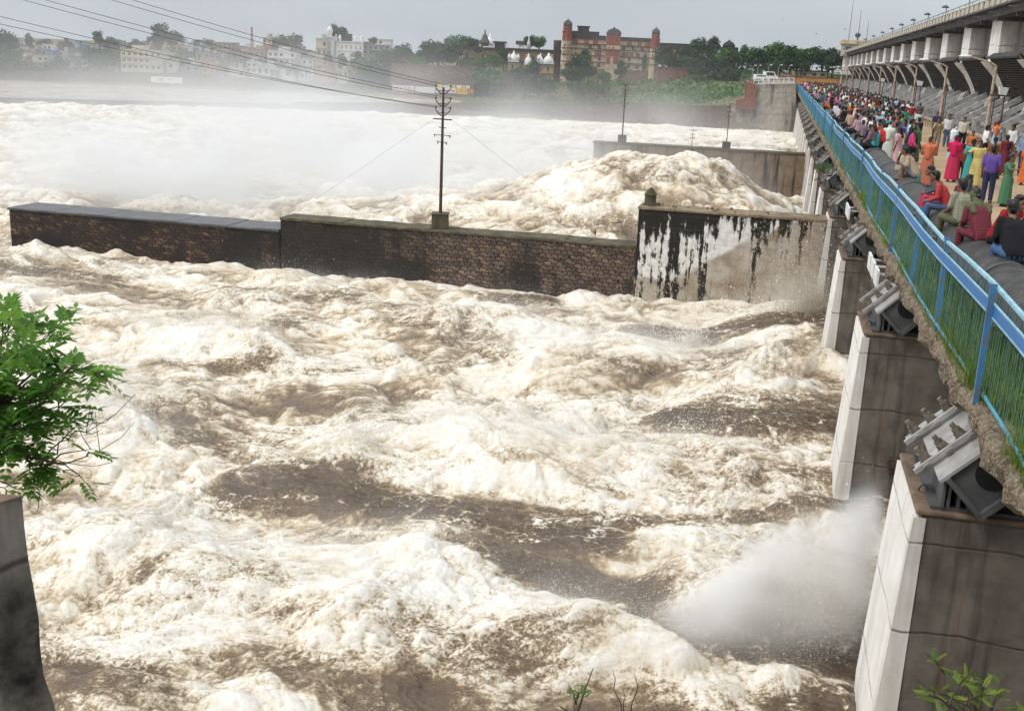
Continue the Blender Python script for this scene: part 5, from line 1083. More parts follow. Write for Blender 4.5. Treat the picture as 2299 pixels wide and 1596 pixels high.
mq, u = generic('mosque', 'white mosque with a tall domed tower and small roof domes', 'mosque', 738, 132, 336, [('wall', FM['white'], [(-4,12,-4,44,0,6),(-12,-4,-4,44,.1,6),(14,74,-4,36,.5,9)]), ('ledge', FM['white'], [(-14,15,44.1,46,-.3,6.2),(14,75,36.1,38,.3,9.2),(14,75,18,19,.35,.5)]),
  ('window', FM['cream'], [(26,30,22,30,.42,.51),(36,40,22,30,.42,.51),(46,50,22,30,.42,.51),(56,60,22,30,.42,.51),(66,70,22,30,.42,.51),(26,30,4,12,.42,.51),(46,50,4,12,.42,.51),(66,70,4,12,.42,.51),(-8,-4,8,34,-.02,.11),(0,4,8,34,-.1,.01)])])
m = MB(); m.lathe([(5*u,46*u),(5*u,54*u),(6.2*u,55*u),(6.6*u,60*u),(5*u,64*u),(2*u,67*u),(.4*u,71*u)], (0,2,0), 12); m.build('dome', FM['white'], mq)
for x in (22, 56, 70): m = MB(); m.lathe([(2.6*u,38*u),(2.6*u,44*u),(3.2*u,45*u),(2.6*u,48.5*u),(.4*u,51*u)], (x*u,2,0), 10); m.build('roof_dome', FM['white'], mq)
lm = thing('lattice_mast', 'faint red lattice mast on the misty skyline', 'mast', fac(566, 106, 350)); m = MB(); u = 350/FPX
for sx in (-1,1): m.tube([(sx*3*u,0,-8*u),(sx*.8*u,0,42*u)], .12, 4)
for i in range(9): w0 = 3-2.2*i/9; m.tube([(-w0*u,0,(-6+5*i)*u),((w0-.3)*u,0,(-1+5*i)*u)], .08, 4)
m.build('lattice', m_plain('mast_red', (.35,.12,.10), .8), lm)
NAMED = [(862,30,92,112,340,'white','tall cream stair block on the grey house right of the mosque',2),(838,44,104,124,338,'grey','wide grey house with a teal shade roof right of the mosque',2),(818,14,98,122,339,'tan','narrow tan house touching the mosque on the right',3),
 (690,26,136,158,318,'white','white two storey house above the shore, left of the salmon house',2),(716,44,140,166,318,'salmon','salmon house with long balconies below the mosque',3),(770,22,160,176,314,'cream','small cream house among trees below the mosque',1),(800,16,146,160,318,'tan','small tan house beside the slim trees',2),
 (632,62,118,146,322,'white','long pale school building in the mist, right half of the pair',2),(577,36,116,148,323,'tan','tall tan building in the mist, left half of the pair',2),(565,24,142,165,310,'white','small white house with balconies in the mist by the shore',2),(598,40,150,172,309,'white','pale flat house beside the small white house by the shore',1),(652,64,160,180,307,'white','long white house near the shore in thick mist',1),
 (500,30,144,166,311,'white','white block with sign board, deep in the mist',1),(470,40,140,164,313,'salmon','pinkish house deep in the mist above the embankment',1),(432,36,150,175,306,'grey','grey house with roof posts right of the hotel',2),
 (700,44,182,200,300,'pale blue','pale blue shore wall house below the salmon house',1),(648,60,186,196,300,'salmon','long low salmon wall house by the water',1),(745,24,186,202,300,'orange','small orange kiosk house by the shore road',1),(775,34,190,204,300,'white','low white shop with blue doors by the shore road',1),(830,50,192,206,300,'tan','low tan wall house left of the fort foot',1),
 (600,20,88,112,348,'cream','cream tower house on the skyline left of the rounded tree',2),(432,40,106,122,342,'white','white flat house on the skyline with a dark window strip',1),(452,16,104,120,343,'teal','small teal house on the skyline',1),(500,44,98,112,347,'tan','tan broken roofed house on the skyline right of the mast wires',2),(333,16,106,116,340,'orange','small orange house left of the yellow one below the tall tree',1),(374,16,104,116,340,'yellow','bright yellow small house below the tall ragged tree',1),(398,22,104,118,341,'orange','orange roofed house right of the bright yellow one',1)]
for x,w_,a,b,Y,c,l,n in NAMED: house(x,w_,a,b,Y,CO[c],l,n)
rh = random.Random(41); rows = [('skyline row',100,118,345,22),('second row down',114,132,332,27),('third row down',128,148,320,27),('lowest row',146,166,308,22)]
cols = list(CO)
for rn, a, b, Y, n in rows:
    xs = sorted(rh.uniform(0, 1) for _ in range(n)); 
    for i in range(n):
        x = 8 + 690*(i + rh.uniform(.2,.8))/n; roll = x*.018; w_ = rh.uniform(16, 36); c = rh.choice(['cream','white','grey','dark grey','pale blue','pink','orange','brick red','tan','brown','lilac','salmon','bright blue','grey','tan','brown','dark grey','brown','tan','dark grey']); h = rh.uniform(14, 24)
        if 270 < x < 372 and Y < 325: continue
        st = rh.choice([1,2,2,3]); house(x, w_, b+roll-h, b+roll+2, Y + rh.uniform(-4,4), CO[c], '%s %s house, %s from left in the town\'s %s' % (c, {1:'one storey',2:'two storey',3:'three storey'}[st], ORD[i] if i else 'first', rn), st)
emb = strip_wall('embankment_wall', [(-200,168,296),(150,160,297),(420,168,298),(640,184,298),(880,196,299)], M['bank_stone'], M['bank_stone'], 1.0, 'long brown embankment wall along the misty shore of the town', 'embankment')
sg = thing('sign_board', 'long white painted sign board with red lettering on the misty embankment', 'sign', fac(372, 186, 294)); u = 294/FPX
m = MB(); m.box(-32*u, 36*u, 0, .15, -1*u, 12*u); m.build('board', PT_['white'], sg)
text_on('लकी', sg, (-12*u, -.02, 5.5*u), 8.5*u, PT_['red'], 22*u); text_on('सी ती', sg, (12*u, -.02, 5.5*u), 6.5*u, PT_['grey'], 18*u)
# far end of the road: vans, lamps, walls
def van(px, py, Y, L, H, label, kind):
    t = thing(kind, label, kind.replace('_',' '), fac(px, py, Y), .06, 'white vehicles on the far abutment'); W = 1.7
    m = MB(); m.prism([(-L/2,.32),(L/2,.32),(L/2,.9),(L/2-.35,1.02),(L/2-.85,H),(-L/2+.1,H),(-L/2,H*.6)], 'y', 0, W); m.build('body', M['lamp_white'], t, bevel=.05)
    m = MB(); m.prism([(-L/2+.35,1.0),(L/2-.62,1.0),(L/2-.98,H-.14),(-L/2+.35,H-.14)], 'y', -.012, .02); m.build('side_window', M['window'], t)
    for x in (-L/2+.75, L/2-.8):
        m = MB(); m.tube([(x,-.02,.32),(x,.2,.32)], .31, 14); w_ = m.build('wheel', M['hole'], t); m = MB(); m.tube([(x,-.035,.32),(x,-.018,.32)], .17, 10); m.build('rim', M['steel'], w_)
    m = MB(); m.box(L/2-.04, L/2+.02, .15, .45, .62, .8); m.build('headlight', M['steel'], t)
    return t
van(1711, 184, 222, 2.9, 1.35, 'white car parked behind the guard rail, left of the van', 'parked_car'); van(1731, 182, 226, 2.7, 1.75, 'white boxy van parked behind the guard rail on the abutment', 'parked_van')
p = ats(1876, 192, 176); s_, n_ = to_sn(p)
c = van(1876, 196, 180, 3.6, 1.4, 'silver grey car standing on the road beyond the crowd', 'parked_car'); c.location = B(176, 6.6, .01)
for i, (x, y) in enumerate(((1688,176),(1699,176),(1723,175),(1746,175),(1768,176))):
    t = thing('street_lamp', '%s of the thin curved street lamps behind the abutment' % ['leftmost','second from the left','middle','fourth from the left','rightmost'][i], 'street lamp', fac(x, y, 240), 0, 'thin street lamps behind the abutment')
    m = MB(); m.tube([(0,0,-1),(0,0,2.0),(.15,0,2.5),(.5,0,2.65)], .05, 5); m.build('pole', M['steel'], t); m = MB(); m.tube([(.35,0,2.62),(.75,0,2.66)], .09, 6); m.build('lamp_head', M['lamp_white'], t)
far_w, u = generic('boundary_wall', 'long low orange wall beyond the far end of the road', 'wall', 1830, 182, 285, [('wall', FM['orange'], [(-75,90,-8,6,0,1)]), ('coping', FM['brown'], [(-76,91,6.1,7.5,-.1,1.1)])])
generic('low_building', 'cream low building under the trees beyond the road', 'house', 1822, 168, 300, [('wall', FM['cream'], [(-30,36,-8,6,0,5)]), ('roof', FM['brown'], [(-32,38,6.1,9,-.3,5.3)]), ('window', M['window'], [(-20,-12,-2,3,-.1,.01),(2,10,-2,3,-.1,.01),(20,28,-2,3,-.1,.01)])])
generic('gate_kiosk', 'small white kiosk with red roof beside the far road', 'kiosk', 1768, 178, 262, [('wall', FM['white'], [(-5,5,-2,8,0,2)]), ('roof', FM['red'], [(-8,8,8.1,11,-.4,2.4)]), ('door', M['window'], [(-2,2,-2,5,-.05,.01)])])
generic('sloping_wall', 'sloped red wall leading up to the far road', 'wall', 1752, 186, 258, [('wall', M['red_stone'], [(-24,0,-6,8,0,1.5),(0,32,-6,14,0,1.5)])])
generic('water_shrine', 'small white shrine on the grassy shore left of the red wall', 'shrine', 1607, 212, 255, [('wall', FM['white'], [(-7,4,-4,5,0,1.5)]), ('roof', FM['tan'], [(-8,5,5.1,7,-.2,1.7)]), ('door', M['window'], [(-3,0,-3,3,-.05,.01)])])
# sloping pitched embankment below the abutment
m = MB(); P0 = [atY(1560,238,209.5), atY(1640,238,209.5), atY(1662,222,214), atY(1600,222,232)]; 
# ------------------------------------------------------------------ people
def caps(mb, a, b, ra, rb, n=10):
    """tapered limb with rounded ends"""
    a = Vector(a); b = Vector(b); d = (b-a); L = d.length; d = d/L if L > 1e-6 else Vector((0,0,1))
    pts = []; rr = []
    for t in (-.92,-.6,0): pts.append(a + d*ra*t); rr.append(ra*math.sqrt(max(0, 1-t*t)))
    for t in (0,.6,.92): pts.append(b + d*rb*t); rr.append(rb*math.sqrt(max(0, 1-t*t)))
    mb.tube(pts, rr, n)
def ball(mb, c, r, sx=1, sy=1, sz=1, n=12):
    k = 7; prof = [(r*math.sin(math.pi*i/(k-1))+1e-4, -r*math.cos(math.pi*i/(k-1))*sz) for i in range(k)]; mb.lathe(prof, c, n, sx=sx, sy=sy)
def fuse(mb, voxel, smooth=4, name='body'):
    """join overlapping limbs into one continuous skin"""
    me = mb.me(name); o = bpy.data.objects.new(name, me); COL.objects.link(o)
    r = o.modifiers.new('r', 'REMESH'); r.mode = 'VOXEL'; r.voxel_size = voxel; r.use_smooth_shade = True
    s = o.modifiers.new('s', 'SMOOTH'); s.iterations = smooth; s.factor = .5
    dg = bpy.context.evaluated_depsgraph_get(); out = bpy.data.meshes.new_from_object(o.evaluated_get(dg)); bpy.data.objects.remove(o); bpy.data.meshes.remove(me)
    out.name = name; return out
def V3(*a): return Vector(a)
def joints(kind):
    """front is +y, up is z, left of the person is -x ... all in metres for a 1.66 m adult"""
    J = dict(pel=V3(0,0,.93), chest=V3(0,.0,1.26), neck=V3(0,.0,1.42), head=V3(0,.03,1.555), face=V3(0,1,0),
             sh=[V3(-.18,0,1.37), V3(.18,0,1.37)], el=[V3(-.235,-.03,1.10), V3(.235,-.03,1.10)], wr=[V3(-.225,.07,.86), V3(.225,.07,.86)],
             hip=[V3(-.09,0,.90), V3(.09,0,.90)], kn=[V3(-.10,.02,.49), V3(.10,.02,.49)], an=[V3(-.10,-.02,.08), V3(.10,-.02,.08)], toe=[V3(-.13,.16,.03), V3(.13,.16,.03)])
    J['fing'] = [V3(0,.15,-1), V3(0,.15,-1)]
    if kind == 'walk':
        J['kn'] = [V3(-.09,.17,.50), V3(.09,-.02,.48)]; J['an'] = [V3(-.09,.24,.09), V3(.09,-.30,.14)]; J['toe'] = [V3(-.10,.42,.05), V3(.10,-.14,.03)]
        J['el'] = [V3(-.23,-.14,1.12), V3(.23,.08,1.10)]; J['wr'] = [V3(-.22,-.12,.87), V3(.21,.24,.93)]
    elif kind == 'hips':
        J['el'] = [V3(-.36,-.06,1.14), V3(.36,-.06,1.14)]; J['wr'] = [V3(-.19,.06,.98), V3(.19,.06,.98)]
    elif kind == 'photo':
        J['el'] = [V3(-.24,.16,1.14), V3(.24,.16,1.14)]; J['wr'] = [V3(-.09,.26,1.42), V3(.08,.26,1.42)]; J['fing'] = [V3(.4,.3,1), V3(-.4,.3,1)]
    elif kind == 'point':
        J['el'] = [V3(-.23,-.02,1.10), V3(.34,.16,1.22)]; J['wr'] = [V3(-.2,.1,.86), V3(.40,.40,1.24)]; J['fing'] = [V3(0,.15,-1), V3(.2,1,.1)]
    elif kind == 'wave':
        J['el'] = [V3(-.34,.04,1.36), V3(.40,.08,1.34)]; J['wr'] = [V3(-.12,.0,1.50), V3(.58,.12,1.54)]; J['fing'] = [V3(.6,0,.5), V3(.3,.2,1)]
    elif kind == 'fold':
        J['el'] = [V3(-.24,.06,1.10), V3(.24,.06,1.10)]; J['wr'] = [V3(.05,.22,1.12), V3(-.06,.25,1.10)]; J['fing'] = [V3(1,.1,.1), V3(-1,.1,.1)]
    elif kind in ('sit', 'sitlean', 'sitknee'):
        ln = .0 if kind == 'sit' else .14
        J['pel'] = V3(0,0,.12); J['chest'] = V3(0,.05+ln,.46); J['neck'] = V3(0,.08+ln*1.4,.62); J['head'] = V3(0,.13+ln*1.7,.745)
        J['sh'] = [V3(-.18,.07+ln*1.2,.57), V3(.18,.07+ln*1.2,.57)]; J['hip'] = [V3(-.09,.02,.10), V3(.09,.02,.10)]
        J['kn'] = [V3(-.14,.42,.12), V3(.14,.42,.12)]; J['an'] = [V3(-.13,.47,-.28), V3(.13,.47,-.28)]; J['toe'] = [V3(-.14,.65,-.33), V3(.14,.65,-.33)]
        J['el'] = [V3(-.23,.10+ln,.32), V3(.23,.10+ln,.32)]; J['wr'] = [V3(-.14,.34+ln*.5,.22), V3(.14,.34+ln*.5,.22)]; J['fing'] = [V3(.2,1,-.2), V3(-.2,1,-.2)]
        if kind == 'sitknee':
            J['kn'] = [V3(-.13,.36,.40), V3(.15,.42,.10)]; J['an'] = [V3(-.11,.34,-.02), V3(.13,.50,-.28)]; J['toe'] = [V3(-.12,.53,-.05), V3(.14,.68,-.33)]
            J['el'] = [V3(-.25,.22,.36), V3(.22,.2,.30)]; J['wr'] = [V3(-.08,.42,.44), V3(.06,.44,.38)]
    return J
def hand(mb, w_, f, side):
    f = f.normalized(); up = Vector((0,0,1)) if abs(f.z) < .8 else Vector((0,1,0)); s = f.cross(up).normalized()
    caps(mb, w_, w_ + f*.07, .026, .034, 8)
    for i, (o, L) in enumerate(((-.030,.058),(-.010,.072),(.011,.066),(.031,.052))):
        a = w_ + f*.085 + s*o; k = a + f*L*.55; b = k + (f*.75 - up.cross(s)*0 - Vector((0,0,.35)) + s*o*2).normalized()*L*.5; caps(mb, a, k, .0105, .0095, 6); caps(mb, k, b, .0095, .008, 6)
    t = w_ + f*.03 + s*.034*(-side); caps(mb, t, t + (f*.7 + s*(-side)*.7)*.045, .012, .010, 6); q = t + (f*.7 + s*(-side)*.7)*.045; caps(mb, q, q + f*.03, .010, .008, 6)
def body_mesh(J, fem=False, fine=True):
    m = MB(); h = J['head']; f = J['face']
    ball(m, h + V3(0,0,.015), .098, .80, .98, 1.16); caps(m, h + V3(0,.045,-.06), h + V3(0,.055,-.085), .050, .035); caps(m, h + f*.088 + V3(0,0,.02), h + f*.112 + V3(0,0,-.015), .011, .015, 6)
    for s in (-1, 1): ball(m, h + V3(s*.079,-.005,-.005), .026, .4, .7, 1.1, 8)
    caps(m, h + V3(0,.092,-.052), h + V3(0,.094,-.053), .022, .022, 8)
    caps(m, J['neck'] - V3(0,0,.05), h + V3(0,-.01,-.06), .062, .052)
    k = .88 if fem else 1
    for s in (-1, 1):
        i = (s+1)//2
        caps(m, J['pel'] + V3(s*.05,0,0), J['chest'] + V3(s*.06*k,0,0), .105, .115*k)
        caps(m, J['chest'] + V3(s*.06*k,0,.0), J['sh'][i] - V3(s*.05,0,.01), .11*k, .062)
        caps(m, J['sh'][i], J['el'][i], .055*k, .043*k); caps(m, J['el'][i], J['wr'][i], .042*k, .028*k)
        caps(m, J['hip'][i], J['kn'][i], .092, .062); caps(m, J['kn'][i], J['kn'][i].lerp(J['an'][i], .35), .060, .062); caps(m, J['kn'][i].lerp(J['an'][i], .35), J['an'][i], .060, .038)
        caps(m, J['an'][i] - V3(0,.03,.03), J['toe'][i], .042, .030)
        hand(m, J['wr'][i], J['fing'][i], s)
    return fuse(m, .011 if fine else .03, 2 if fine else 3)
def shirt_mesh(J, long=False, fine=True, hem=0.0):
    m = MB(); dn = (J['chest']-J['pel']).normalized()
    for s in (-1, 0, 1):
        caps(m, J['pel'] + V3(s*.055,0,0) - dn*(.0+hem), J['chest'] + V3(s*.07,0,0), .128, .130)
    for s in (-1, 1):
        i = (s+1)//2; caps(m, J['chest'] + V3(s*.07,0,0), J['sh'][i] - V3(s*.035,0,.015), .125, .072)
        caps(m, J['sh'][i], J['sh'][i].lerp(J['el'][i], .98 if long else .85), .072, .060)
        if long: caps(m, J['el'][i], J['el'][i].lerp(J['wr'][i], .93), .058, .044)
    caps(m, J['neck'] - V3(.04,0,.055), J['neck'] - V3(-.04,0,.055), .062, .062)
    r = random.Random(3)
    for q in range(14):   # loose folds
        z = r.uniform(0,1); c = J['pel'].lerp(J['chest'], z); a = r.uniform(0,6.28); p = c + V3(math.cos(a)*.15, math.sin(a)*.11, 0); caps(m, p, p + V3(r.uniform(-.05,.05), r.uniform(-.03,.03), .10), .026, .018, 6)
    return fuse(m, .014 if fine else .035, 3, 'shirt')
def trouser_mesh(J, fine=True, shorts=False):
    m = MB()
    for s in (-1, 1):
        i = (s+1)//2; caps(m, J['pel'] + V3(s*.055,0,-.02), J['hip'][i], .122, .110); caps(m, J['hip'][i], J['kn'][i], .108, .080)
        if not shorts: caps(m, J['kn'][i], J['kn'][i].lerp(J['an'][i], .93), .080, .066)
    return fuse(m, .014 if fine else .035, 3, 'trousers')
def shoe_mesh(J):
    m = MB()
    for i in (0, 1): caps(m, J['an'][i] - V3(0,.035,.045), J['toe'][i] - V3(0,0,.006), .046, .034)
    return fuse(m, .014, 2, 'footwear')
def robe_mesh(J, fine=True, top=None, wide=.27):
    """long dress or sari: shoulders to ankles, with folds"""
    m = MB(); n = 28; prof = [(.13,1.41,.0),(.205,1.36,.0),(.195,1.22,.01),(.165,1.04,.0),(.20,.88,0),(.225,.62,0),(.245,.34,0),(wide,.09,0)]
    vs = []; fs = []; r = random.Random(8)
    for q, (rad, z, y) in enumerate(prof):
        for j in range(n):
            a = 2*math.pi*j/n; fold = 1 + .055*math.sin(a*7+1)*(q/7) + .03*math.sin(a*11+q*.4)*(q/7); vs.append((rad*fold*math.cos(a)*(1.0 if q > 1 else .98), rad*fold*math.sin(a)*.78+y, z))
    for i in range(len(prof)-1):
        for j in range(n): fs.append((i*n+j, i*n+(j+1)%n, (i+1)*n+(j+1)%n, (i+1)*n+j))
    fs.append(tuple(range(n))); fs.append(tuple((len(prof)-1)*n+j for j in range(n))[::-1]); m.add(vs, fs)
    for s in (-1, 1):
        i = (s+1)//2; caps(m, J['sh'][i], J['sh'][i].lerp(J['el'][i], .8), .070, .058)
    return fuse(m, .018 if fine else .04, 2, 'dress')
def veil_mesh(J, fine=True, low=.75):
    """scarf over head, shoulders and back"""
    m = MB(); h = J['head']; ball(m, h + V3(0,-.015,.02), .112, .88, .98, 1.12); caps(m, h + V3(0,-.05,-.05), J['neck'] + V3(0,-.05,-.06), .085, .09)
    for s in (-1, 1):
        i = (s+1)//2; caps(m, J['neck'] + V3(s*.03,-.04,-.05), J['sh'][i] + V3(0,-.03,.0), .075, .075); caps(m, J['sh'][i] + V3(-s*.02,-.04,0), J['sh'][i].lerp(J['pel'], low) + V3(s*.0,-.08,0), .07, .055)
        caps(m, J['sh'][i] + V3(-s*.06,.07,0), J['sh'][i].lerp(J['pel'], .35) + V3(-s*.02,.12,0), .055, .045)
    if J['pel'].z > .5: caps(m, J['chest'] + V3(0,-.08,.06), J['pel'] + V3(0,-.11,.08), .115, .10)
    me = fuse(m, .015 if fine else .04, 2, 'scarf')
    return me
def burka_mesh():
    m = MB(); m.lathe([(.10,1.66),(.115,1.60),(.12,1.50),(.20,1.36),(.25,1.15),(.27,.9),(.29,.5),(.31,.1),(.30,.05)], (0,0,0), 20, sy=.8); return fuse(m, .018, 2, 'black_robe')
def hair_mesh(J, style='short', fine=True):
    m = MB(); h = J['head']; ball(m, h + V3(0,-.024,.042), .103, .86, .98, 1.06); caps(m, h + V3(0,-.055,-.005), h + V3(0,-.05,-.05), .075, .058)
    caps(m, h + V3(-.045,.045,.095), h + V3(.045,.045,.095), .038, .038)
    if style == 'braid':
        p = [h + V3(0,-.09,-.02), J['neck'] + V3(.02,-.13,-.06), J['chest'] + V3(.03,-.17,-.05), J['pel'] + V3(.03,-.16,.12)]
        for a, b in zip(p[:-1], p[1:]): caps(m, a, b, .038, .028)
    if style == 'long':
        for s in (-.05, 0, .05): caps(m, h + V3(s,-.07,0), J['chest'] + V3(s*1.3,-.15,.02), .058, .045)
    if style == 'bun': ball(m, h + V3(0,-.125,.0), .045)
    return fuse(m, .012 if fine else .03, 2, 'hair')
def eyes_mesh(J):
    out = []; h = J['head']
    for s in (-1, 1): m = MB(); ball(m, h + V3(s*.030,.087,.014), .0095, 1.25, .6, .75, 8); caps(m, h + V3(s*.016,.093,.032), h + V3(s*.046,.085,.033), .0048, .004, 5); out.append(m.me('eye'))
    return out
PROTO = {}
GP = 'people on the barrage road'
def proto(key, kind, dress='male', longs=False, hair='short', shorts=False, veil=False, hem=0.0):
    J = joints(kind); P = []; vlow = .18 if kind.startswith('sit') else .75
    if dress == 'burka': P = [('black_robe', burka_mesh(), 'dark_cloth')]
    P.append(('body', body_mesh(J, dress != 'male'), 'skin'))
    if dress == 'male': P += [('shirt', shirt_mesh(J, longs, hem=hem), 'cloth'), ('trousers', trouser_mesh(J, shorts=shorts), 'cloth')]
    if dress == 'female': P += ([('dress', robe_mesh(J), 'cloth')] if not kind.startswith('sit') else [('dress', shirt_mesh(J, longs, hem=.05), 'cloth'), ('trousers', trouser_mesh(J), 'cloth')])
    if dress != 'burka': P += [('footwear', shoe_mesh(J), 'sole'), ('hair', hair_mesh(J, hair), 'hair')]
    P += [('eye', q, 'hair') for q in eyes_mesh(J)]
    if veil: P.append(('scarf', veil_mesh(J, True, vlow), 'cloth'))
    for n, me, mt in P: me.materials.clear(); me.materials.append(M[mt])
    PROTO[key] = P
for a in (('stand','stand'),('stand_long','stand','male',True),('walk','walk'),('hips','hips'),('photo','photo','male',True),('wave','wave','male',True),('fold','fold','male',True),
          ('sit','sit','male',False),('sit_long','sitlean','male',True),('sit_knee','sitknee','male',True,'short',True),
          ('dress','stand','female',False,'braid'),('dress_point','point','female',False,'bun'),('sari','fold','female',False,'bun',False,True),('sari_walk','stand','female',False,'bun',False,True),
          ('sit_braid','sit','female',False,'braid'),('sit_sari','sitlean','female',True,'bun',False,True),('sit_long_hair','sitlean','female',False,'long'),('girl','point','female',True,'bun'),('burka','stand','burka')): proto(*a)
def person(key, loc, face, label, cols, h=1.0, group=GP):
    """face: direction the person looks, degrees clockwise from 'along the road, away from the viewer'"""
    t = thing('person', label, 'person', loc, RZ - math.radians(face), group); t.scale = (h, h, h)
    for n, me, mt in PROTO[key]:
        o = bpy.data.objects.new(n, me); link(o, t)
        c = cols.get(n)
        if c: o.color = (*c, 1)
        elif mt == 'cloth': o.color = (*cols['main'], 1)
    return t
C_ = dict(white=(.80,.80,.82), cream=(.72,.66,.54), pinkwhite=(.78,.62,.63), grey=(.25,.24,.25), dgrey=(.10,.105,.115), red=(.58,.035,.035), dred=(.30,.02,.025), maroon=(.17,.018,.035), orange=(.72,.17,.03), salmon=(.60,.17,.09), magenta=(.62,.02,.10), pink=(.72,.08,.26),
          lpink=(.74,.36,.44), black=(.015,.015,.018), navy=(.03,.04,.10), blue=(.05,.16,.45), lblue=(.38,.60,.74), teal=(.03,.42,.40), green=(.06,.22,.10), olive=(.12,.125,.055), lgreen=(.38,.58,.30), purple=(.14,.07,.36), yellow=(.74,.60,.20), khaki=(.33,.27,.17), tan=(.55,.42,.28), brown=(.24,.10,.045), jeans=(.07,.13,.26), ljeans=(.25,.36,.55), sage=(.34,.34,.24), violet=(.26,.17,.40))
def D3(x, y): return (2180 + .1653*x)/1.1135, (220 + .1653*y)/1.1135
def D4(x, y): return (2280 + .1879*x)/1.1135, (400 + .1879*y)/1.1135
def gp(p): q = atz(p[0], p[1], .012); s, n = to_sn(q); return B(s, n, .012)
def on_pipe(p, off=0.0):
    """seat on top of the pipe nearest the sight line"""
    q = atz(p[0], p[1], 2*PR + .06); s, n = to_sn(q); return B(s, min(max(n, PN-.15), PN+.15), 2*PR - .02)
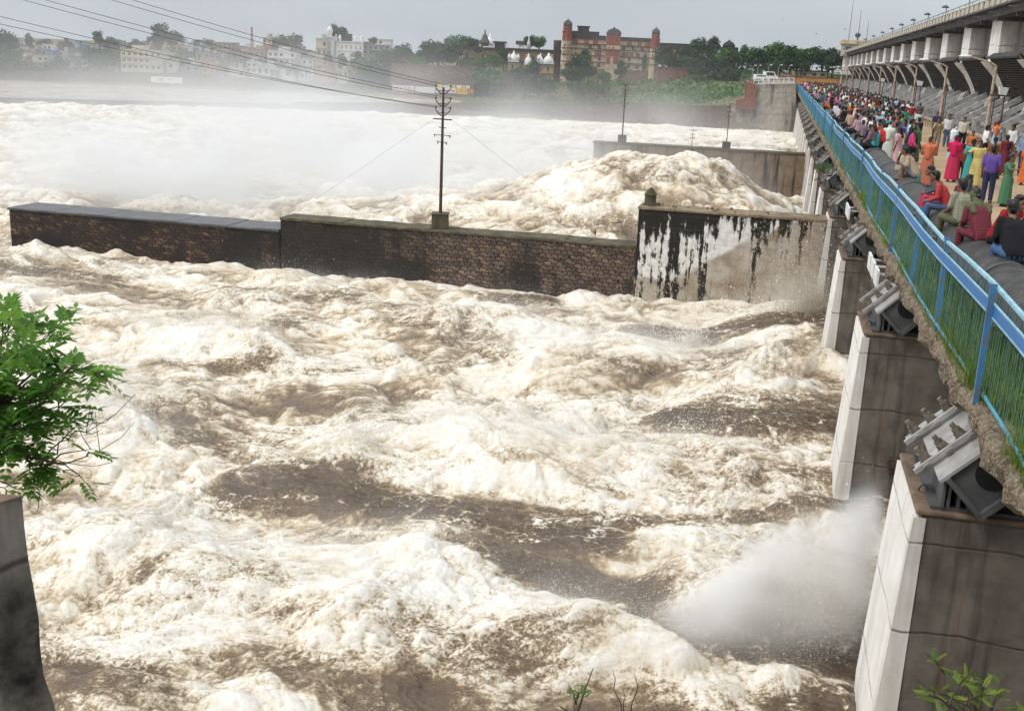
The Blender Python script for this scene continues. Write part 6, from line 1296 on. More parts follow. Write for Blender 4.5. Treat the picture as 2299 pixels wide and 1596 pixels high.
NEAR = [ # key, foot point in the crowd view, facing, height, colours, label
 ('stand', D3(125,700), 10, 1.02, dict(shirt='pinkwhite', trousers='black'), 'man in pale pink shirt and black trousers from behind, left of the grey shirt'),
 ('stand', D3(262,770), 15, 1.03, dict(shirt='grey', trousers='jeans'), 'man in grey shirt and blue grey jeans seen from behind, beside the red shirted child'),
 ('stand', D3(92,925), 40, .80, dict(shirt='red', trousers='black'), 'child in bright red T-shirt and black trousers standing by the pipe'),
 ('stand', D3(185,905), 20, .88, dict(shirt='white', trousers='brown'), 'youth in white top and brown trousers just behind the red shirted child'),
 ('stand', D3(390,640), 190, .92, dict(shirt='cream', trousers='black'), 'boy in cream shirt facing the viewer, left of the green checked shirt'),
 ('hips', D3(470,690), 185, 1.0, dict(shirt='green', trousers='black'), 'man in green checked shirt facing the viewer in the middle of the road'),
 ('hips', D3(560,620), 190, 1.06, dict(shirt='dred', trousers='ljeans'), 'man in dark red shirt and light blue jeans facing the viewer'),
 ('walk', D3(668,770), 170, 1.05, dict(shirt='white', trousers='dgrey'), 'man in white T-shirt and grey trousers walking towards the viewer by the parapet'),
 ('stand', D3(455,560), 180, 1.0, dict(shirt='black', trousers='black'), 'man in black shirt facing the viewer, left of the dark red shirt'),
 ('stand', D3(545,560), 5, 1.0, dict(shirt='white', trousers='navy'), 'man in white shirt seen from behind, behind the dark red shirt'),
 ('stand', D3(690,560), 0, 1.0, dict(shirt='dgrey', trousers='black'), 'man in dark grey shirt seen from behind near the parapet'),
 ('stand', D3(365,880), 255, .96, dict(shirt='dgrey', trousers='black'), 'man in slate grey T-shirt in profile near the pipe, left of the black robe'),
 ('stand', D3(280,1060), 230, .72, dict(shirt='tan', trousers='khaki'), 'thin boy in beige vest leaning by the pipe in front of the grey T-shirt'),
 ('burka', D3(550,1150), 160, 1.0, dict(), 'woman in full black robe standing near the pipe'),
 ('stand', D3(940,780), 185, 1.0, dict(shirt='navy', trousers='black'), 'man in grey blue shirt standing by the parapet, behind the man taking a picture'),
 ('photo', D3(955,935), 185, .98, dict(shirt='khaki', trousers='khaki'), 'man in khaki suit holding both hands to his face'),
 ('hips', D3(1165,610), 20, 1.05, dict(shirt='blue', trousers='navy'), 'man in blue checked shirt leaning on the parapet, seen from behind'),
 ('wave', D3(1440,690), 50, 1.05, dict(shirt='white', trousers='black'), 'man in white shirt with raised arm leaning over the parapet'),
 ('stand_long', D3(1110,890), 170, 1.05, dict(shirt='white', trousers='jeans'), 'stout man in white shirt facing the viewer, left of the grey haired man'),
 ('stand_long', D3(1335,940), 180, 1.04, dict(shirt='cream', trousers='black'), 'grey haired man in cream shirt and black trousers facing the viewer'),
 ('sari_walk', D3(1190,1100), 60, .96, dict(dress='lblue', scarf='white'), 'woman in pale blue dress with white scarf, behind the magenta robe'),
 ('sari', D3(790,1500), 20, 1.02, dict(dress='salmon', scarf='salmon'), 'woman wrapped head to foot in rust coloured sari, back turned'),
 ('sari', D3(1185,1420), 15, 1.0, dict(dress='magenta', scarf='magenta'), 'woman in crimson magenta sari and veil, back turned'),
 ('stand', D3(1315,1400), 20, .80, dict(shirt='dred', trousers='black'), 'child in dark red check between the magenta robe and the teal dress'),
 ('dress', D3(1440,1480), 10, .98, dict(dress='teal'), 'girl in teal dress with yellow trim, seen from behind'),
 ('dress_point', D3(1540,1510), 190, .98, dict(dress='yellow'), 'woman in pale yellow dress facing the viewer, right of the teal dress'),
 ('stand', D3(1665,1150), 80, 1.03, dict(shirt='white', trousers='black'), 'man in white shirt bending to the right near the orange sari'),
 ('sari_walk', D3(1840,1010), 30, 1.0, dict(dress='lblue', scarf='orange'), 'woman in orange red patterned sari with pale blue blouse'),
 ('stand', D3(1870,900), 15, 1.02, dict(shirt='orange', trousers='navy'), 'man in orange T-shirt seen from behind, right by the orange sari'),
 ('stand_long', D3(2065,1120), 230, 1.02, dict(shirt='white', trousers='grey'), 'man in white shirt and grey trousers looking down beside the slotted parapet'),
 ('dress', D3(1780,1380), 5, .95, dict(dress='brown'), 'woman in rust brown dress with black hair, back turned'),
 ('dress', D3(1965,1320), 350, .95, dict(dress='maroon'), 'woman in maroon dress seen from behind, right of the rust brown dress'),
 ('stand', D3(1470,1130), 200, .85, dict(shirt='orange', trousers='brown'), 'child in orange shirt behind the woman in pale yellow'),
 ('stand', D3(1720,1740), 10, 1.05, dict(shirt='purple', trousers='navy'), 'man in purple shirt seen from behind near the pipe'),
 ('girl', D3(1985,1790), 120, .93, dict(dress='green'), 'girl in green jumper and striped skirt pointing to the right'),
 ('stand_long', D3(2255,1320), 180, 1.04, dict(shirt='ljeans', trousers='navy'), 'man in pale blue shirt and dark trousers cut by the right edge beside the parapet'),
 ('dress', D3(2290,1470), 200, .9, dict(dress='orange'), 'child in orange cut by the right picture edge')]
for key, p, f, h, c, lab in NEAR: person(key, gp(p), f, lab, {k: C_[v] for k, v in c.items()}, h)
SEAT = [
 ('sit_braid', D3(420,1215), 60, .93, dict(dress='tan', trousers='lblue', main='pink'), 'girl with long braid in beige and pink seated on the pipe, reaching right'),
 ('sit', D3(545,1270), 110, .72, dict(shirt='red', trousers='teal', main='red'), 'child in red top with white and teal cap crouched against the pipe'),
 ('sit_knee', D3(1050,1350), 285, 1.0, dict(shirt='tan', trousers='grey'), 'man in beige shirt and checked shorts seated on the pipe with one knee up'),
 ('sit_long', D4(480,640), 280, .98, dict(shirt='red', trousers='jeans'), 'young man in red and white checked shirt and jeans seated looking left'),
 ('sit_long', D4(400,520), 270, .95, dict(shirt='dgrey', trousers='magenta'), 'curly haired youth holding a phone, seated behind the red checked shirt'),
 ('sit', D4(660,820), 330, 1.05, dict(shirt='sage', trousers='olive'), 'man in pale sage shirt seated on the pipe with his back to the viewer'),
 ('sit_long_hair', D4(960,720), 20, .98, dict(dress='maroon', trousers='pink', main='maroon'), 'long haired woman in maroon and pink seated beyond the olive veil'),
 ('sit_sari', D4(930,1020), 335, 1.04, dict(dress='maroon', trousers='maroon', scarf='olive', main='maroon'), 'woman in maroon sari with olive veil seated on the pipe, back to the viewer'),
 ('sit_long', D4(1230,1080), 140, 1.06, dict(shirt='dred', trousers='black'), 'long haired man in maroon shirt seated on the pipe looking at the viewer'),
 ('sit_long', D4(1400,1280), 350, 1.08, dict(shirt='black', trousers='jeans'), 'man in black shirt and jeans seated on the pipe at the right picture edge')]
for key, p, f, h, c, lab in SEAT:
    person(key, on_pipe(p), f, lab, {k: C_[v] for k, v in c.items()}, h)
bg_ = atz(*D4(712,985), .97); s_, n_ = to_sn(bg_); m = MB(); m.lathe([(.05,0),(.11,.03),(.12,.09),(.07,.15),(.02,.17)], (0,0,0), 9, sy=.6); o = m.build('handbag', M['lamp_white'], None, B(s_, PN-.1, 2*PR-.03), .3); tag(o, 'small white bag lying on the pipe beside the maroon sari', 'bag')
# ---- simpler figures for the farther crowd: one mesh each
def lowres(kind, dress, veil=False, hair='short'):
    J = joints(kind); parts = []
    if dress == 'male': parts = [(body_mesh(J, False, False), 'skin'), (shirt_mesh(J, True, False), 'cloth'), (trouser_mesh(J, False), 'dark_cloth'), (hair_mesh(J, hair, False), 'hair')]
    else:
        parts = [(body_mesh(J, True, False), 'skin'), (robe_mesh(J, False) if not kind.startswith('sit') else shirt_mesh(J, True, False, .05), 'cloth'), (hair_mesh(J, hair, False), 'hair')]
        if veil: parts.append((veil_mesh(J, False), 'cloth'))
    import bmesh
    bm = bmesh.new(); out = bpy.data.meshes.new('person')
    for i, (me, mt) in enumerate(parts):
        n0 = len(bm.faces); bm.from_mesh(me); bm.faces.ensure_lookup_table()
        for f in bm.faces[n0:]: f.material_index = i; f.smooth = True
        out.materials.append(M[mt]); bpy.data.meshes.remove(me)
    bm.to_mesh(out); bm.free(); return out
LOW = [lowres('stand','male'), lowres('hips','male'), lowres('walk','male'), lowres('wave','male'), lowres('stand','female',False,'long'), lowres('fold','female',True), lowres('sitlean','male'), lowres('sit','male'), lowres('sit','female',True)]
def small(mi, loc, face, col, label, h, group):
    o = bpy.data.objects.new('person', LOW[mi]); o.location = loc; o.rotation_euler = (0, 0, RZ - math.radians(face)); o.scale = (h, h, h); o.color = (*col, 1); link(o)
    return tag(o, label, 'person', group)
rp = random.Random(99)
NAMES = {'white':'white','cream':'cream','pinkwhite':'pale pink','grey':'grey','dgrey':'dark grey','red':'red','dred':'dark red','maroon':'maroon','orange':'orange','salmon':'salmon','magenta':'magenta','pink':'hot pink','lpink':'light pink','black':'black','navy':'navy','blue':'blue','lblue':'sky blue','teal':'teal','green':'dark green','olive':'olive','lgreen':'pale green','purple':'purple','yellow':'yellow','khaki':'khaki','tan':'tan','brown':'brown','jeans':'denim blue','ljeans':'pale denim blue','sage':'sage','violet':'violet'}
def D8(x, y): return (2000 + .1504*x)/1.1135, (180 + .1504*y)/1.1135
MID = [(7,(620,760),330,'white',1.05),(6,(800,800),285,'grey',1.0),(0,(1075,1150),300,'black',1.04),(0,(1150,1060),350,'cream',1.0),(7,(720,740),290,'red',.9),(6,(480,600),300,'orange',.95),(7,(560,540),350,'lgreen',.95),(6,(690,560),330,'violet',1.0),(0,(850,760),20,'olive',1.0),(0,(920,720),10,'orange',1.0),
 (0,(1020,740),5,'white',1.04),(0,(1230,880),10,'dgrey',1.0),(4,(1095,560),0,'teal',1.0),(5,(1275,560),10,'lgreen',1.0),(0,(1230,560),350,'white',1.0),(4,(1150,640),10,'olive',1.0),(0,(1075,430),0,'white',1.0),(0,(1140,450),0,'black',1.0),(0,(940,460),5,'lblue',1.0),(0,(950,520),0,'blue',1.02),
 (0,(860,480),10,'white',1.05),(0,(760,500),0,'violet',1.0),(0,(850,540),190,'tan',.9),(0,(1020,600),180,'cream',.8),(4,(1090,680),350,'dred',1.0),(7,(360,480),320,'blue',.95),(6,(300,460),310,'grey',1.0),(7,(220,430),330,'lpink',1.0),(7,(280,410),340,'pink',1.0),(6,(420,480),330,'salmon',1.0),(7,(460,450),300,'pinkwhite',1.0),(0,(550,500),20,'green',1.0),(0,(1430,700),10,'white',1.0),(0,(1490,720),5,'lblue',1.0),(0,(1570,740),15,'lblue',1.0),(0,(1250,700),200,'dgrey',1.0)]
midw = {6:'crouching',7:'pipe seated',0:'standing',4:'long haired',5:'veiled'}
for i, (mi, p, f, c, h) in enumerate(MID):
    q = D8(*p); loc = on_pipe(q) if mi in (6,7) else gp(q)
    small(mi, loc, f, C_[c], '%s person in %s, %s' % (midw[mi], NAMES[c], '%s back from the collared pipe joint' % ORD[i] if i < 30 else '%s in the loose mid road group' % (ORD[i-30] if i > 30 else 'first')), h, 'near crowd on the barrage road')
wts = [('white',26),('cream',8),('pinkwhite',7),('grey',7),('dgrey',6),('red',8),('dred',4),('maroon',3),('orange',5),('salmon',3),('magenta',3),('pink',4),('lpink',4),('black',10),('navy',5),('blue',6),('lblue',7),('teal',4),('green',4),('olive',2),('lgreen',3),('purple',3),('yellow',4),('khaki',4),('tan',3),('brown',4)]
ck = [a for a, b in wts for _ in range(b)]
NFAR = 217; FAR_ = []
for i in range(NFAR):
    u_ = (i + rp.random())/NFAR; s = 64 + 196*max(0, (u_-.2)/.8)**1.9 if i >= 44 else rp.uniform(46, 65)
    lim = rp.uniform(2.6, 4.4) if i < 44 else 4.2 + 3.4*min(1, max(0, (s-66)/45)); n = 1.62 + (lim-1.62)*rp.random()**(1.5 if s < 110 else 1.0)
    c = rp.choice(ck); fem = rp.random() < .28; mi = rp.choice([4,5]) if fem else rp.choice([0,0,0,1,2,3])
    if rp.random() < .10: mi = 7; loc = B(s, PN, 2*PR-.02); f = rp.uniform(280, 350)
    else: loc = B(s, n, .012); f = rp.choice([rp.uniform(-40, 40), rp.uniform(270, 350), rp.uniform(0, 360)])
    where = 'near edge' if s < 95 else 'middle' if s < 150 else 'far part' if s < 205 else 'farthest end'
    FAR_.append((s, 'woman' if fem else 'figure', c, small(mi, loc, f, tuple(min(.85, max(.01, v*rp.uniform(.8,1.15))) for v in C_[c]), 'x', rp.uniform(.9,1.08), 'packed crowd on the barrage road')))

def ordw(i):
    tens = {20:'twenty',30:'thirty',40:'forty',50:'fifty',60:'sixty'}
    if i < 24: return ORD[i]
    n = i+1; t, u = n//10*10, n%10
    return (tens[t][:-1]+'ieth') if u == 0 else tens[t] + '-' + ['','first','second','third','fourth','fifth','sixth','seventh','eighth','ninth'][u]
_cnt = {}
for s_, who, c, o in sorted(FAR_, key=lambda q: q[0]):
    i = _cnt.get((who, c), 0); _cnt[(who, c)] = i+1
    o['label'] = '%s in %s in the packed crowd, %s of its colour' % (who, NAMES[c], 'nearest' if i == 0 else ordw(i)+' nearest')
# the rest of the crowd, past the three hundred nearest figures: one mass
def far_crowd(n=330, seed=4):
    r = np.random.default_rng(seed); V = []; F = []; Cc = []; k = 0
    for i in range(n):
        s = 95 + 172*r.random(); q = r.uniform(1.6, 7.7); h = r.uniform(.88, 1.06); c = np.array(C_[ck[r.integers(len(ck))]]); lg = np.array([.03,.03,.04]) if r.random() < .7 else c
        for (z0, z1, a, b, col) in ((0,.82,.12,.15,lg),(.80,1.18,.16,.20,c),(1.18,1.42,.20,.10,c),(1.41,1.50,.06,.07,np.array([.2,.11,.07])),(1.48,1.62,.09,.095,np.array([.16,.09,.055])),(1.60,1.70,.098,.05,np.array([.012,.01,.01]))):
            for z, w_ in ((z0,a),(z1,b)):
                for j in range(6): t = j*math.pi/3; V.append((q+w_*math.cos(t), s+w_*.75*math.sin(t), .012+z*h)); Cc.append((*c_(col),1))
            F += [(k+j, k+(j+1)%6, k+6+(j+1)%6, k+6+j) for j in range(6)]; k += 12
    me = np_mesh('crowd', V, np.array(F), True); at = me.attributes.new('dye','FLOAT_COLOR','POINT'); at.data.foreach_set('color', np.array(Cc, np.float32).ravel()); return me
def c_(v): return tuple(float(x) for x in v)
k = NT('crowd_cloth'); M['crowd'] = k.bsdf(k.n('Attribute', attribute_name='dye').outputs['Color'], .9)
o = mesh_obj('crowd', far_crowd(), [M['crowd']], None, B(0,0), RZ); tag(o, kind='stuff')
# ------------------------------------------------------------------ foreground: bank terrace, old pillar, leafy branches
m = MB(); m.box(-9, 2.4, -8, 4.6, -14, -.02); o = m.build('terrace', M['dust']); tag(o, kind='structure')
pil = thing('old_pillar', 'old soot blackened masonry pillar at the lower left edge', 'pillar', (-3.9, 8.0, 0), 0)
A0 = atz(50, 1118, .30); low = atY(99, 1505, A0.y); sl = (low.x - A0.x)/(low.z - A0.z)
rr = random.Random(4); m = MB(); N_ = 30; zs = [.30 - 7.6*i/N_ for i in range(N_+1)]; ring = []
for i, z in enumerate(zs):
    st = .06 if z < -1.45 else 0; x1 = A0.x + sl*(z-.30) + st + (rr.uniform(-.014,.014) if i else 0); j_ = rr.uniform(-.008,.008)
    ring.append([(A0.x-1.5, A0.y+.12, z), (x1, A0.y + j_, z), (x1-.62+j_, A0.y-.80-st, z), (A0.x-1.5, A0.y-1.2-st, z)])
vs = [tuple(Vector(p) - Vector((-3.9, 8.0, 0))) for r_ in ring for p in r_]; fs = [(3,2,1,0)] + [(i*4+j, i*4+(j+1)%4, (i+1)*4+(j+1)%4, (i+1)*4+j) for i in range(N_) for j in range(4)]
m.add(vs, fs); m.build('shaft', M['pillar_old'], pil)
m = MB(); r0 = [Vector(p) - Vector((-3.9, 8.0, 0)) for p in ring[0]]; c0 = sum(r0, Vector())/4
m.hexa([p + (p-c0)*.012 + Vector((0,0,.002)) for p in r0] + [p + (p-c0)*.006 + Vector((0,0,.022)) for p in r0]); m.build('cap', M['pier_top'], pil)
# leafy branch from the left: twigs carrying feathery compound leaves
def leaf_branch(name, label, root, tips, seed, mat, nleaf=9, lsize=.05, droop=.35, group=None, cat='tree', bare=0, thick=1.0):
    r = random.Random(seed); t = thing(name, label, cat, root, 0, group); wood = MB(); Vv = []; Ff = []; Tn = []
    root = Vector(root)
    def leaflet(p, d, nrm, L, tone):
        s = d.cross(nrm).normalized()*L*.24; k = len(Vv); b = p + nrm*L*.06
        Vv.extend([p, b + d*L*.45 + s, p + d*L, b + d*L*.45 - s]); Ff.append((k,k+1,k+2,k+3)); Tn.extend([tone]*4)
    def compound(p, d):
        d = d.normalized(); up = Vector((0,0,1)); nrm = (up - d*d.z + Vector((r.uniform(-.5,.5), r.uniform(-.5,.5), 0))).normalized(); s = d.cross(nrm).normalized(); L = lsize*nleaf*.42*r.uniform(.8,1.2); tone = min(1, max(0, r.gauss(.5,.28)))
        q = p
        for i in range(nleaf):
            f = (i+1)/nleaf; q = p + d*L*f - up*droop*L*f*f*.8; ll = lsize*(1.15-.55*abs(f-.45))*r.uniform(.85,1.15)
            for sd in (-1, 1): leaflet(q, (s*sd + d*.55 - up*.25).normalized(), nrm, ll, min(1, max(0, tone + r.uniform(-.12,.12))))
        leaflet(q, d, nrm, lsize, tone)
    for tip, den in tips:
        tip = Vector(tip); pts = [root]; n = 7; w1 = (tip-root).length*.06
        for i in range(1, n+1): f = i/n; pts.append(root.lerp(tip, f) + Vector((r.uniform(-w1,w1), r.uniform(-w1,w1), r.uniform(-w1,w1) + .10*(tip-root).length*math.sin(f*3.1))))
        wood.tube([p - root for p in pts], [.022*thick*(1-.8*i/n) for i in range(n+1)], 6)
        for k in range(max(1,int(den*.5)) if den else 0):
            f = r.uniform(.32, 1.0); i = min(n-1, int(f*n)); p = pts[i].lerp(pts[i+1], f*n-i); d = (pts[i+1]-pts[i]).normalized(); sd = Vector((r.uniform(-1,1), r.uniform(-1,1), r.uniform(-.35,.8))); L = r.uniform(.12,.34)*(1.15-f*.45)
            e = p + (d*.6+sd).normalized()*L; wood.tube([p-root, (p.lerp(e,.5)+Vector((0,0,.02)))-root, e-root], [.008,.005,.003], 4)
            for j in range(r.choice([3,4,5])): g = r.uniform(.35,1.0); compound(p.lerp(e,g), (e-p).normalized()*.5 + Vector((r.uniform(-1,1), r.uniform(-1,1), r.uniform(-.5,.5))))
        for k in range(bare):
            p = pts[-1-r.randrange(3)]; e = p + Vector((r.uniform(-.1,.5), r.uniform(-.3,.3), r.uniform(-.15,.35))); wood.tube([p-root, (p.lerp(e,.6)+Vector((0,0,-.04)))-root, e-root], [.004,.003,.002], 4)
    wood.build('limb', M['bark'], t)
    if Vv:
        me = np_mesh('foliage', np.array([v - root for v in Vv]), np.array(Ff)); at = me.attributes.new('tone','FLOAT','POINT'); at.data.foreach_set('value', np.array(Tn, np.float32)); mesh_obj('foliage', me, [mat], t)
    return t
YT = 9.0
def fp(x, y, d=YT): return atY(x, y, d)
leaf_branch('tree', 'leafy green tree reaching in from the left edge over the foam', fp(-150, 1080), [(fp(75,732),20),(fp(120,742,9.4),18),(fp(195,812),17),(fp(205,842,8.7),12),(fp(175,892,9.3),13),(fp(30,782,8.6),17),(fp(60,832),15),(fp(0,762,9.3),16),(fp(100,922,9.2),12),(fp(50,972,8.8),11),(fp(-10,872,8.8),16),(fp(130,822,9.0),14),(fp(-40,942,9.3),12)], 11, M['leaf_near'], 5, .098)
leaf_branch('tree', 'low spreading branch with sparse leaves just above the old pillar', fp(-120, 1058), [(fp(175,1055),11),(fp(190,1040,8.7),8),(fp(95,1000,9.2),8),(fp(60,1010),8),(fp(30,1000,8.6),6)], 12, M['leaf_near'], 5, .085, bare=2)
leaf_branch('twig', 'bare curved twig with sparse leaves right of the low branch', fp(90, 1050), [(fp(212,958),0),(fp(228,1010,9.1),0),(fp(206,950,8.9),0)], 13, M['leaf_near'], cat='twig', bare=3, thick=.4)
leaf_branch('twig', 'bare twig sticking up behind the top of the old pillar', fp(-40, 1085), [(fp(45,1120),0),(fp(92,1112,9.2),0)], 14, M['leaf_near'], cat='twig', bare=2, thick=.4)
# plants on the terrace edge poking into the bottom of the picture
def sprig(name, label, x, y, d, tips, seed, mat=None, **kw): return leaf_branch(name, label, atY(x, y, d), [(atY(a, b, d+c), n) for a, b, c, n in tips], seed, mat or M['leaf_near'], cat='plant', thick=.3, **kw)
sprig('plant', 'bright feathery plant at the foot of the nearest pier', 2210, 1690, 6.0, [(2110,1522,.1,8),(2160,1545,.0,8),(2225,1575,.1,9),(2115,1570,-.1,8),(2265,1590,.0,7),(2185,1545,.2,7)], 21, M['grass'], nleaf=12, lsize=.017, droop=.2)
sprig('plant', 'small green sprig at the bottom edge, centre', 1295, 1680, 5.6, [(1291,1545,0,5),(1296,1580,.05,6)], 22, M['leaf_bright'], nleaf=7, lsize=.016, droop=.1)
sprig('twig', 'three bare brown twigs at the bottom edge right of the green sprig', 1410, 1690, 5.6, [(1378,1510,0,0),(1430,1510,0,0),(1398,1550,0,0),(1478,1570,0,0)], 23)
q = B(52.5, -.3, -.9); leaf_branch('plant', 'green leafy weed growing from the masonry under the far deck edge', q, [(q+Vector((-.7,.1,.3)),4),(q+Vector((-.3,.2,.6)),4),(q+Vector((.2,-.2,.5)),4),(q+Vector((-.5,0,-.1)),3)], 31, M['leaf_bright'], 6, .10, cat='plant')
# birds over the river and town
rb_ = random.Random(6)
for i, (x, y, Y) in enumerate(((1833,77,150),(1897,66,160),(1880,85,170),(2012,107,150),(1902,112,190),(1746,108,180),(2048,99,120),(1985,119,200),(1757,44,210),(345,917,40))):
    m = MB(); w_ = .28; a = .12
    m.add([(-w_,0,a),(0,.06,0),(0,-.10,0),(w_,0,a)], [(0,2,1),(1,2,3)]); m.add([(-.03,.16,.0),(.03,.16,.0),(.045,0,-.035),(-.045,0,-.035),(0,-.2,.0),(0,.05,.035)], [(0,1,2,3),(3,2,4),(0,5,1),(1,5,2),(2,5,4),(4,5,3),(3,5,0)])
    o = m.build('bird', M['steel_dark'], None, atY(x, y, Y), rb_.uniform(0, 6)); tag(o, 'small dark bird flying %s' % ['high over the far trees, left of the masts','over the skyline just left of the tallest mast','below the bird nearest the tallest mast','low beside the control house roof','over the trees at the control house','alone above the abutment grove','right of the masts over the hoist bridge','close above the hoist bridge rail','highest in the sky above the grove','low over the foam at the left'][i], 'bird', 'birds in flight')
# ------------------------------------------------------------------ spray mist and air
def vnoise3(shape, cells, seed):
    r = np.random.default_rng(seed); g = r.random([c+2 for c in cells]).astype(np.float32)
    for ax in range(3):
        n = shape[ax]; x = np.linspace(0, cells[ax], n); i = np.minimum(x.astype(int), cells[ax]); f = x - i; f = f*f*(3-2*f)
        a = np.take(g, i, ax); b = np.take(g, i+1, ax); sh = [1,1,1]; sh[ax] = n; f = f.reshape(sh).astype(np.float32); g = a*(1-f) + b*f
    return g
def vol_obj(name, lo, hi, vox, dens, color, loc, rz, aniso=0.2, step=1.0):
    """fog volume from a density array: the points of a mesh carry the density, a Volume Cube samples them"""
    nx, ny, nz = dens.shape; lo = Vector(lo); hi = Vector(hi)
    me = bpy.data.meshes.new(name); n = dens.size; me.vertices.add(n)
    gx, gy, gz = [np.linspace(lo[k], hi[k], dens.shape[k], dtype=np.float32) for k in range(3)]
    Z, Yv, X = np.meshgrid(gz, gy, gx, indexing='ij'); me.vertices.foreach_set('co', np.stack([X,Yv,Z],-1).ravel())
    at = me.attributes.new('d','FLOAT','POINT'); at.data.foreach_set('value', np.ascontiguousarray(dens.transpose(2,1,0), np.float32).ravel())
    k = NT(name + '_material'); v = k.n('VolumePrincipled', {'Color': color, 'Density': 1.0, 'Anisotropy': aniso}); k.t.links.new(v.outputs[0], k.out.inputs['Volume'])
    try: k.m.cycles.volume_step_rate = step
    except Exception: pass
    g = bpy.data.node_groups.new(name + '_field', 'GeometryNodeTree')
    g.interface.new_socket('Geometry', in_out='INPUT', socket_type='NodeSocketGeometry'); g.interface.new_socket('Geometry', in_out='OUTPUT', socket_type='NodeSocketGeometry')
    gi = g.nodes.new('NodeGroupInput'); go = g.nodes.new('NodeGroupOutput'); L = g.links.new
    pos = g.nodes.new('GeometryNodeInputPosition'); sp = g.nodes.new('ShaderNodeSeparateXYZ'); L(pos.outputs[0], sp.inputs[0])
    idx = []
    for a in range(3):
        mr = g.nodes.new('ShaderNodeMapRange'); mr.inputs[1].default_value = lo[a]; mr.inputs[2].default_value = hi[a]; mr.inputs[3].default_value = 0; mr.inputs[4].default_value = dens.shape[a]-1; L(sp.outputs[a], mr.inputs[0])
        rd = g.nodes.new('ShaderNodeMath'); rd.operation = 'ROUND'; L(mr.outputs[0], rd.inputs[0]); idx.append(rd)
    m1 = g.nodes.new('ShaderNodeMath'); m1.operation = 'MULTIPLY_ADD'; L(idx[2].outputs[0], m1.inputs[0]); m1.inputs[1].default_value = ny; L(idx[1].outputs[0], m1.inputs[2])
    m2 = g.nodes.new('ShaderNodeMath'); m2.operation = 'MULTIPLY_ADD'; L(m1.outputs[0], m2.inputs[0]); m2.inputs[1].default_value = nx; L(idx[0].outputs[0], m2.inputs[2])
    si = g.nodes.new('GeometryNodeSampleIndex'); si.data_type = 'FLOAT'; si.domain = 'POINT'; na = g.nodes.new('GeometryNodeInputNamedAttribute'); na.data_type = 'FLOAT'; na.inputs['Name'].default_value = 'd'
    L(gi.outputs[0], si.inputs['Geometry']); L(na.outputs[0], si.inputs['Value']); L(m2.outputs[0], si.inputs['Index'])
    vc = g.nodes.new('GeometryNodeVolumeCube'); L(si.outputs[0], vc.inputs['Density']); vc.inputs['Background'].default_value = 0
    vc.inputs['Min'].default_value = lo; vc.inputs['Max'].default_value = hi
    for a, nm in enumerate(('Resolution X','Resolution Y','Resolution Z')): vc.inputs[nm].default_value = dens.shape[a]
    sm = g.nodes.new('GeometryNodeSetMaterial'); sm.inputs['Material'].default_value = k.m; L(vc.outputs[0], sm.inputs[0]); L(sm.outputs[0], go.inputs[0])
    o = mesh_obj(name, me, [k.m], None, loc, rz); md = o.modifiers.new('field', 'NODES'); md.node_group = g
    return tag(o, kind='stuff')
def far_mist():
    lo, hi, vx = (-190,56,-7.6), (-.6,300,17), 1.5
    sh = [int((hi[i]-lo[i])/vx) for i in range(3)]; n, s, z = np.meshgrid(*[np.linspace(lo[i],hi[i],sh[i],dtype=np.float32) for i in range(3)], indexing='ij')
    n1 = vnoise3(sh, (14,18,4), 1); n2 = vnoise3(sh, (34,44,8), 2); n3 = vnoise3(sh, (70,90,14), 3); nn = .5*n1 + .32*n2 + .18*n3
    h = z + 6.6
    w = sstep(nn, .30, .70)
    near = sstep(-n, 13, 30)*np.exp(-((n+30)/26)**2 - ((s-80)/26)**2); bank = .42*near*np.exp(-np.maximum(h,0)/(1.5+1.9*nn)) 
    sheet = .012*np.exp(-np.abs(h)/2.2)*sstep(s, 60, 85)*sstep(n, -150, -60)*(1-sstep(s, 130, 180))
    veil = .0032*np.exp(-np.maximum(h,0)/6.5)*sstep(s, 120, 190)*sstep(-n/s, .36, .50)
    plume = .013*np.exp(-((n+15)/12)**2)*np.exp(-((s-150)/45)**2)*np.exp(-np.maximum(h,0)/(2.0+2.2*n1))
    tall = .016*np.exp(-((n+19)/6)**2 - ((s-150)/24)**2)*np.exp(-h/7.5)*1.0 + .012*np.exp(-((n+98)/17)**2 - ((s-170)/36)**2)*np.exp(-h/8.0)
    mz = -6.5 + 5.0*np.exp(-(((s-72)/9.0)**2+(np.where(n>-9,(n+9)/7.2,(n+9)/12.5))**2)**1.1); top_ = .02*np.exp(-((s-74)/11)**2-((n+11)/12)**2)*np.exp(-np.abs(z-mz)/1.1)*(.3+1.4*n3)
    d = (top_ + bank*(.06+1.9*w*w) + sheet*(.3+1.2*w) + veil*(.45+1.0*w) + (plume+tall)*(.02+2.4*w*w*w))
    edge = sstep(n, lo[0], lo[0]+25)*(1-sstep(s, 270, 299))*(1-sstep(z, 9, 16.5))*sstep(s, 56, 60)*(1-sstep(n, -4, -1))
    return vol_obj('mist', lo, hi, vx, np.maximum(d*edge, 0), (.985,.99,1.0), B(0,0), RZ, -.2, 1.0)
far_mist()
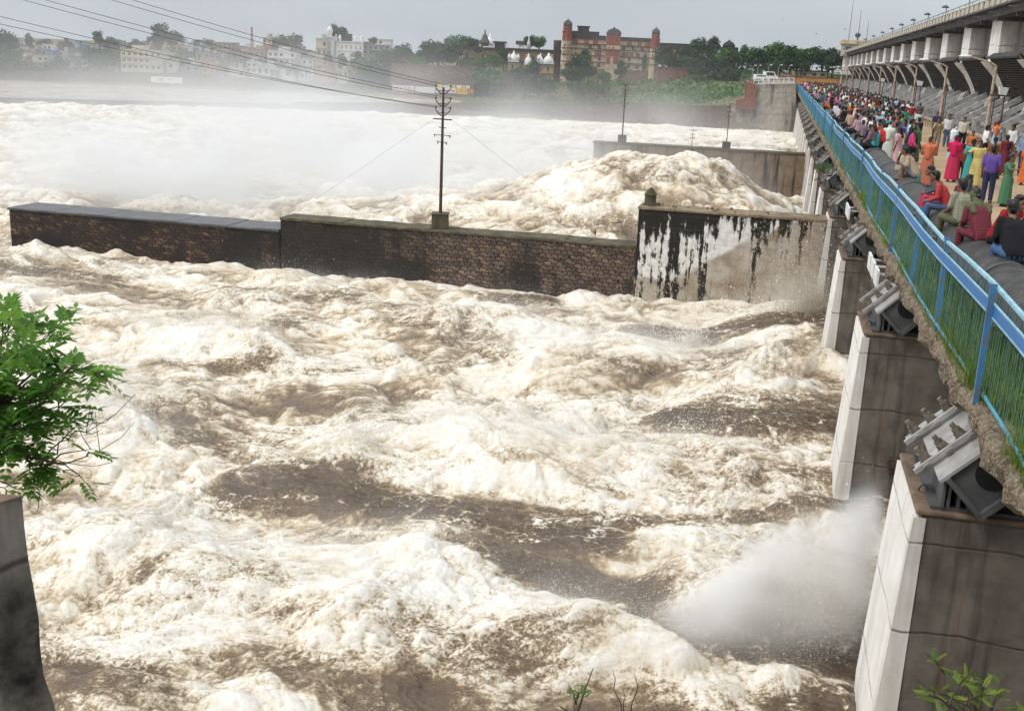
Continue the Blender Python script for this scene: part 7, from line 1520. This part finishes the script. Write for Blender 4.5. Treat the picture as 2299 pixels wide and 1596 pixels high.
def near_mist():
    lo, hi = (-46,15.2,-7.5), (-.35,52.0,-3.2); vx = (.26,.24,.24)
    sh = [int((hi[i]-lo[i])/vx[i]) for i in range(3)]; n, s, z = np.meshgrid(*[np.linspace(lo[i],hi[i],sh[i],dtype=np.float32) for i in range(3)], indexing='ij')
    n2 = n[:,:,0]; s2 = s[:,:,0]; X = BO.x + BU.x*s2 + BN.x*n2; Y = BU.y*s2 + BN.y*n2
    _, _, h, fo, A, br = water_fields(X.astype(np.float32), Y.astype(np.float32))
    mg = np.zeros_like(h)
    for x, y, rs, rn, hh, ff in MOUNDS: mg = np.maximum(mg, mound(s2, n2, x, y-10, rs, rn)*(ff*1.6)*min(1.2, .3+hh))
    no = .45*vnoise3(sh, (26,22,4), 11) + .33*vnoise3(sh, (60,50,8), 12) + .22*vnoise3(sh, (110,95,14), 13)
    w = sstep(no, .36, .66); hh = z - h[:,:,None]
    d = .95*mg[:,:,None]*np.exp(-np.maximum(hh,0)/.40)*w*(hh > -.3)
    # fan thrown up beside the nearest pier, and the burst at the white wall
    top = -4.1 + .70*n; st_ = vnoise3(sh, (40,16,3), 15); tt = top + .5*(no-.5)*2
    fan = sstep(tt + .35 - z, 0, .55)*np.exp(-np.maximum(tt - z - .5, 0)/1.0)*np.exp(-((s-20.0-.12*n)/.75)**2)*sstep(-n, .1, .35)*(1-sstep(-n, 3.2, 4.6))*(z > -7.2)
    d = d*.55 + 3.4*fan*(.12+1.2*w*(.3+1.1*st_))
    (bs, bn), = pxw([(1835,700)], -6.6); bur = np.exp(-((s-bs)/1.6)**2 - ((n-bn)/1.7)**2)*np.exp(-np.maximum(z+6.6,0)/.9); d = d + .8*bur*w
    d *= sstep(s, 15.2, 16.2)*(1-sstep(s, 51, 51.9))*sstep(n, -46, -42)*(1-sstep(z, -4.0, -3.3))
    return vol_obj('spray_mist', lo, hi, vx, np.maximum(d, 0), (.99,.98,.96), B(0,0), RZ, -.25, 2.0)
near_mist()
hz = MB(); hz.box(-520, 420, -30, 960, -15.2, 60); k = NT('air'); v = k.n('VolumePrincipled', {'Color': (.88,.93,1.0), 'Density': .00012, 'Anisotropy': .2}); k.t.links.new(v.outputs[0], k.out.inputs['Volume'])
o = hz.build('haze', k.m); tag(o, kind='stuff')
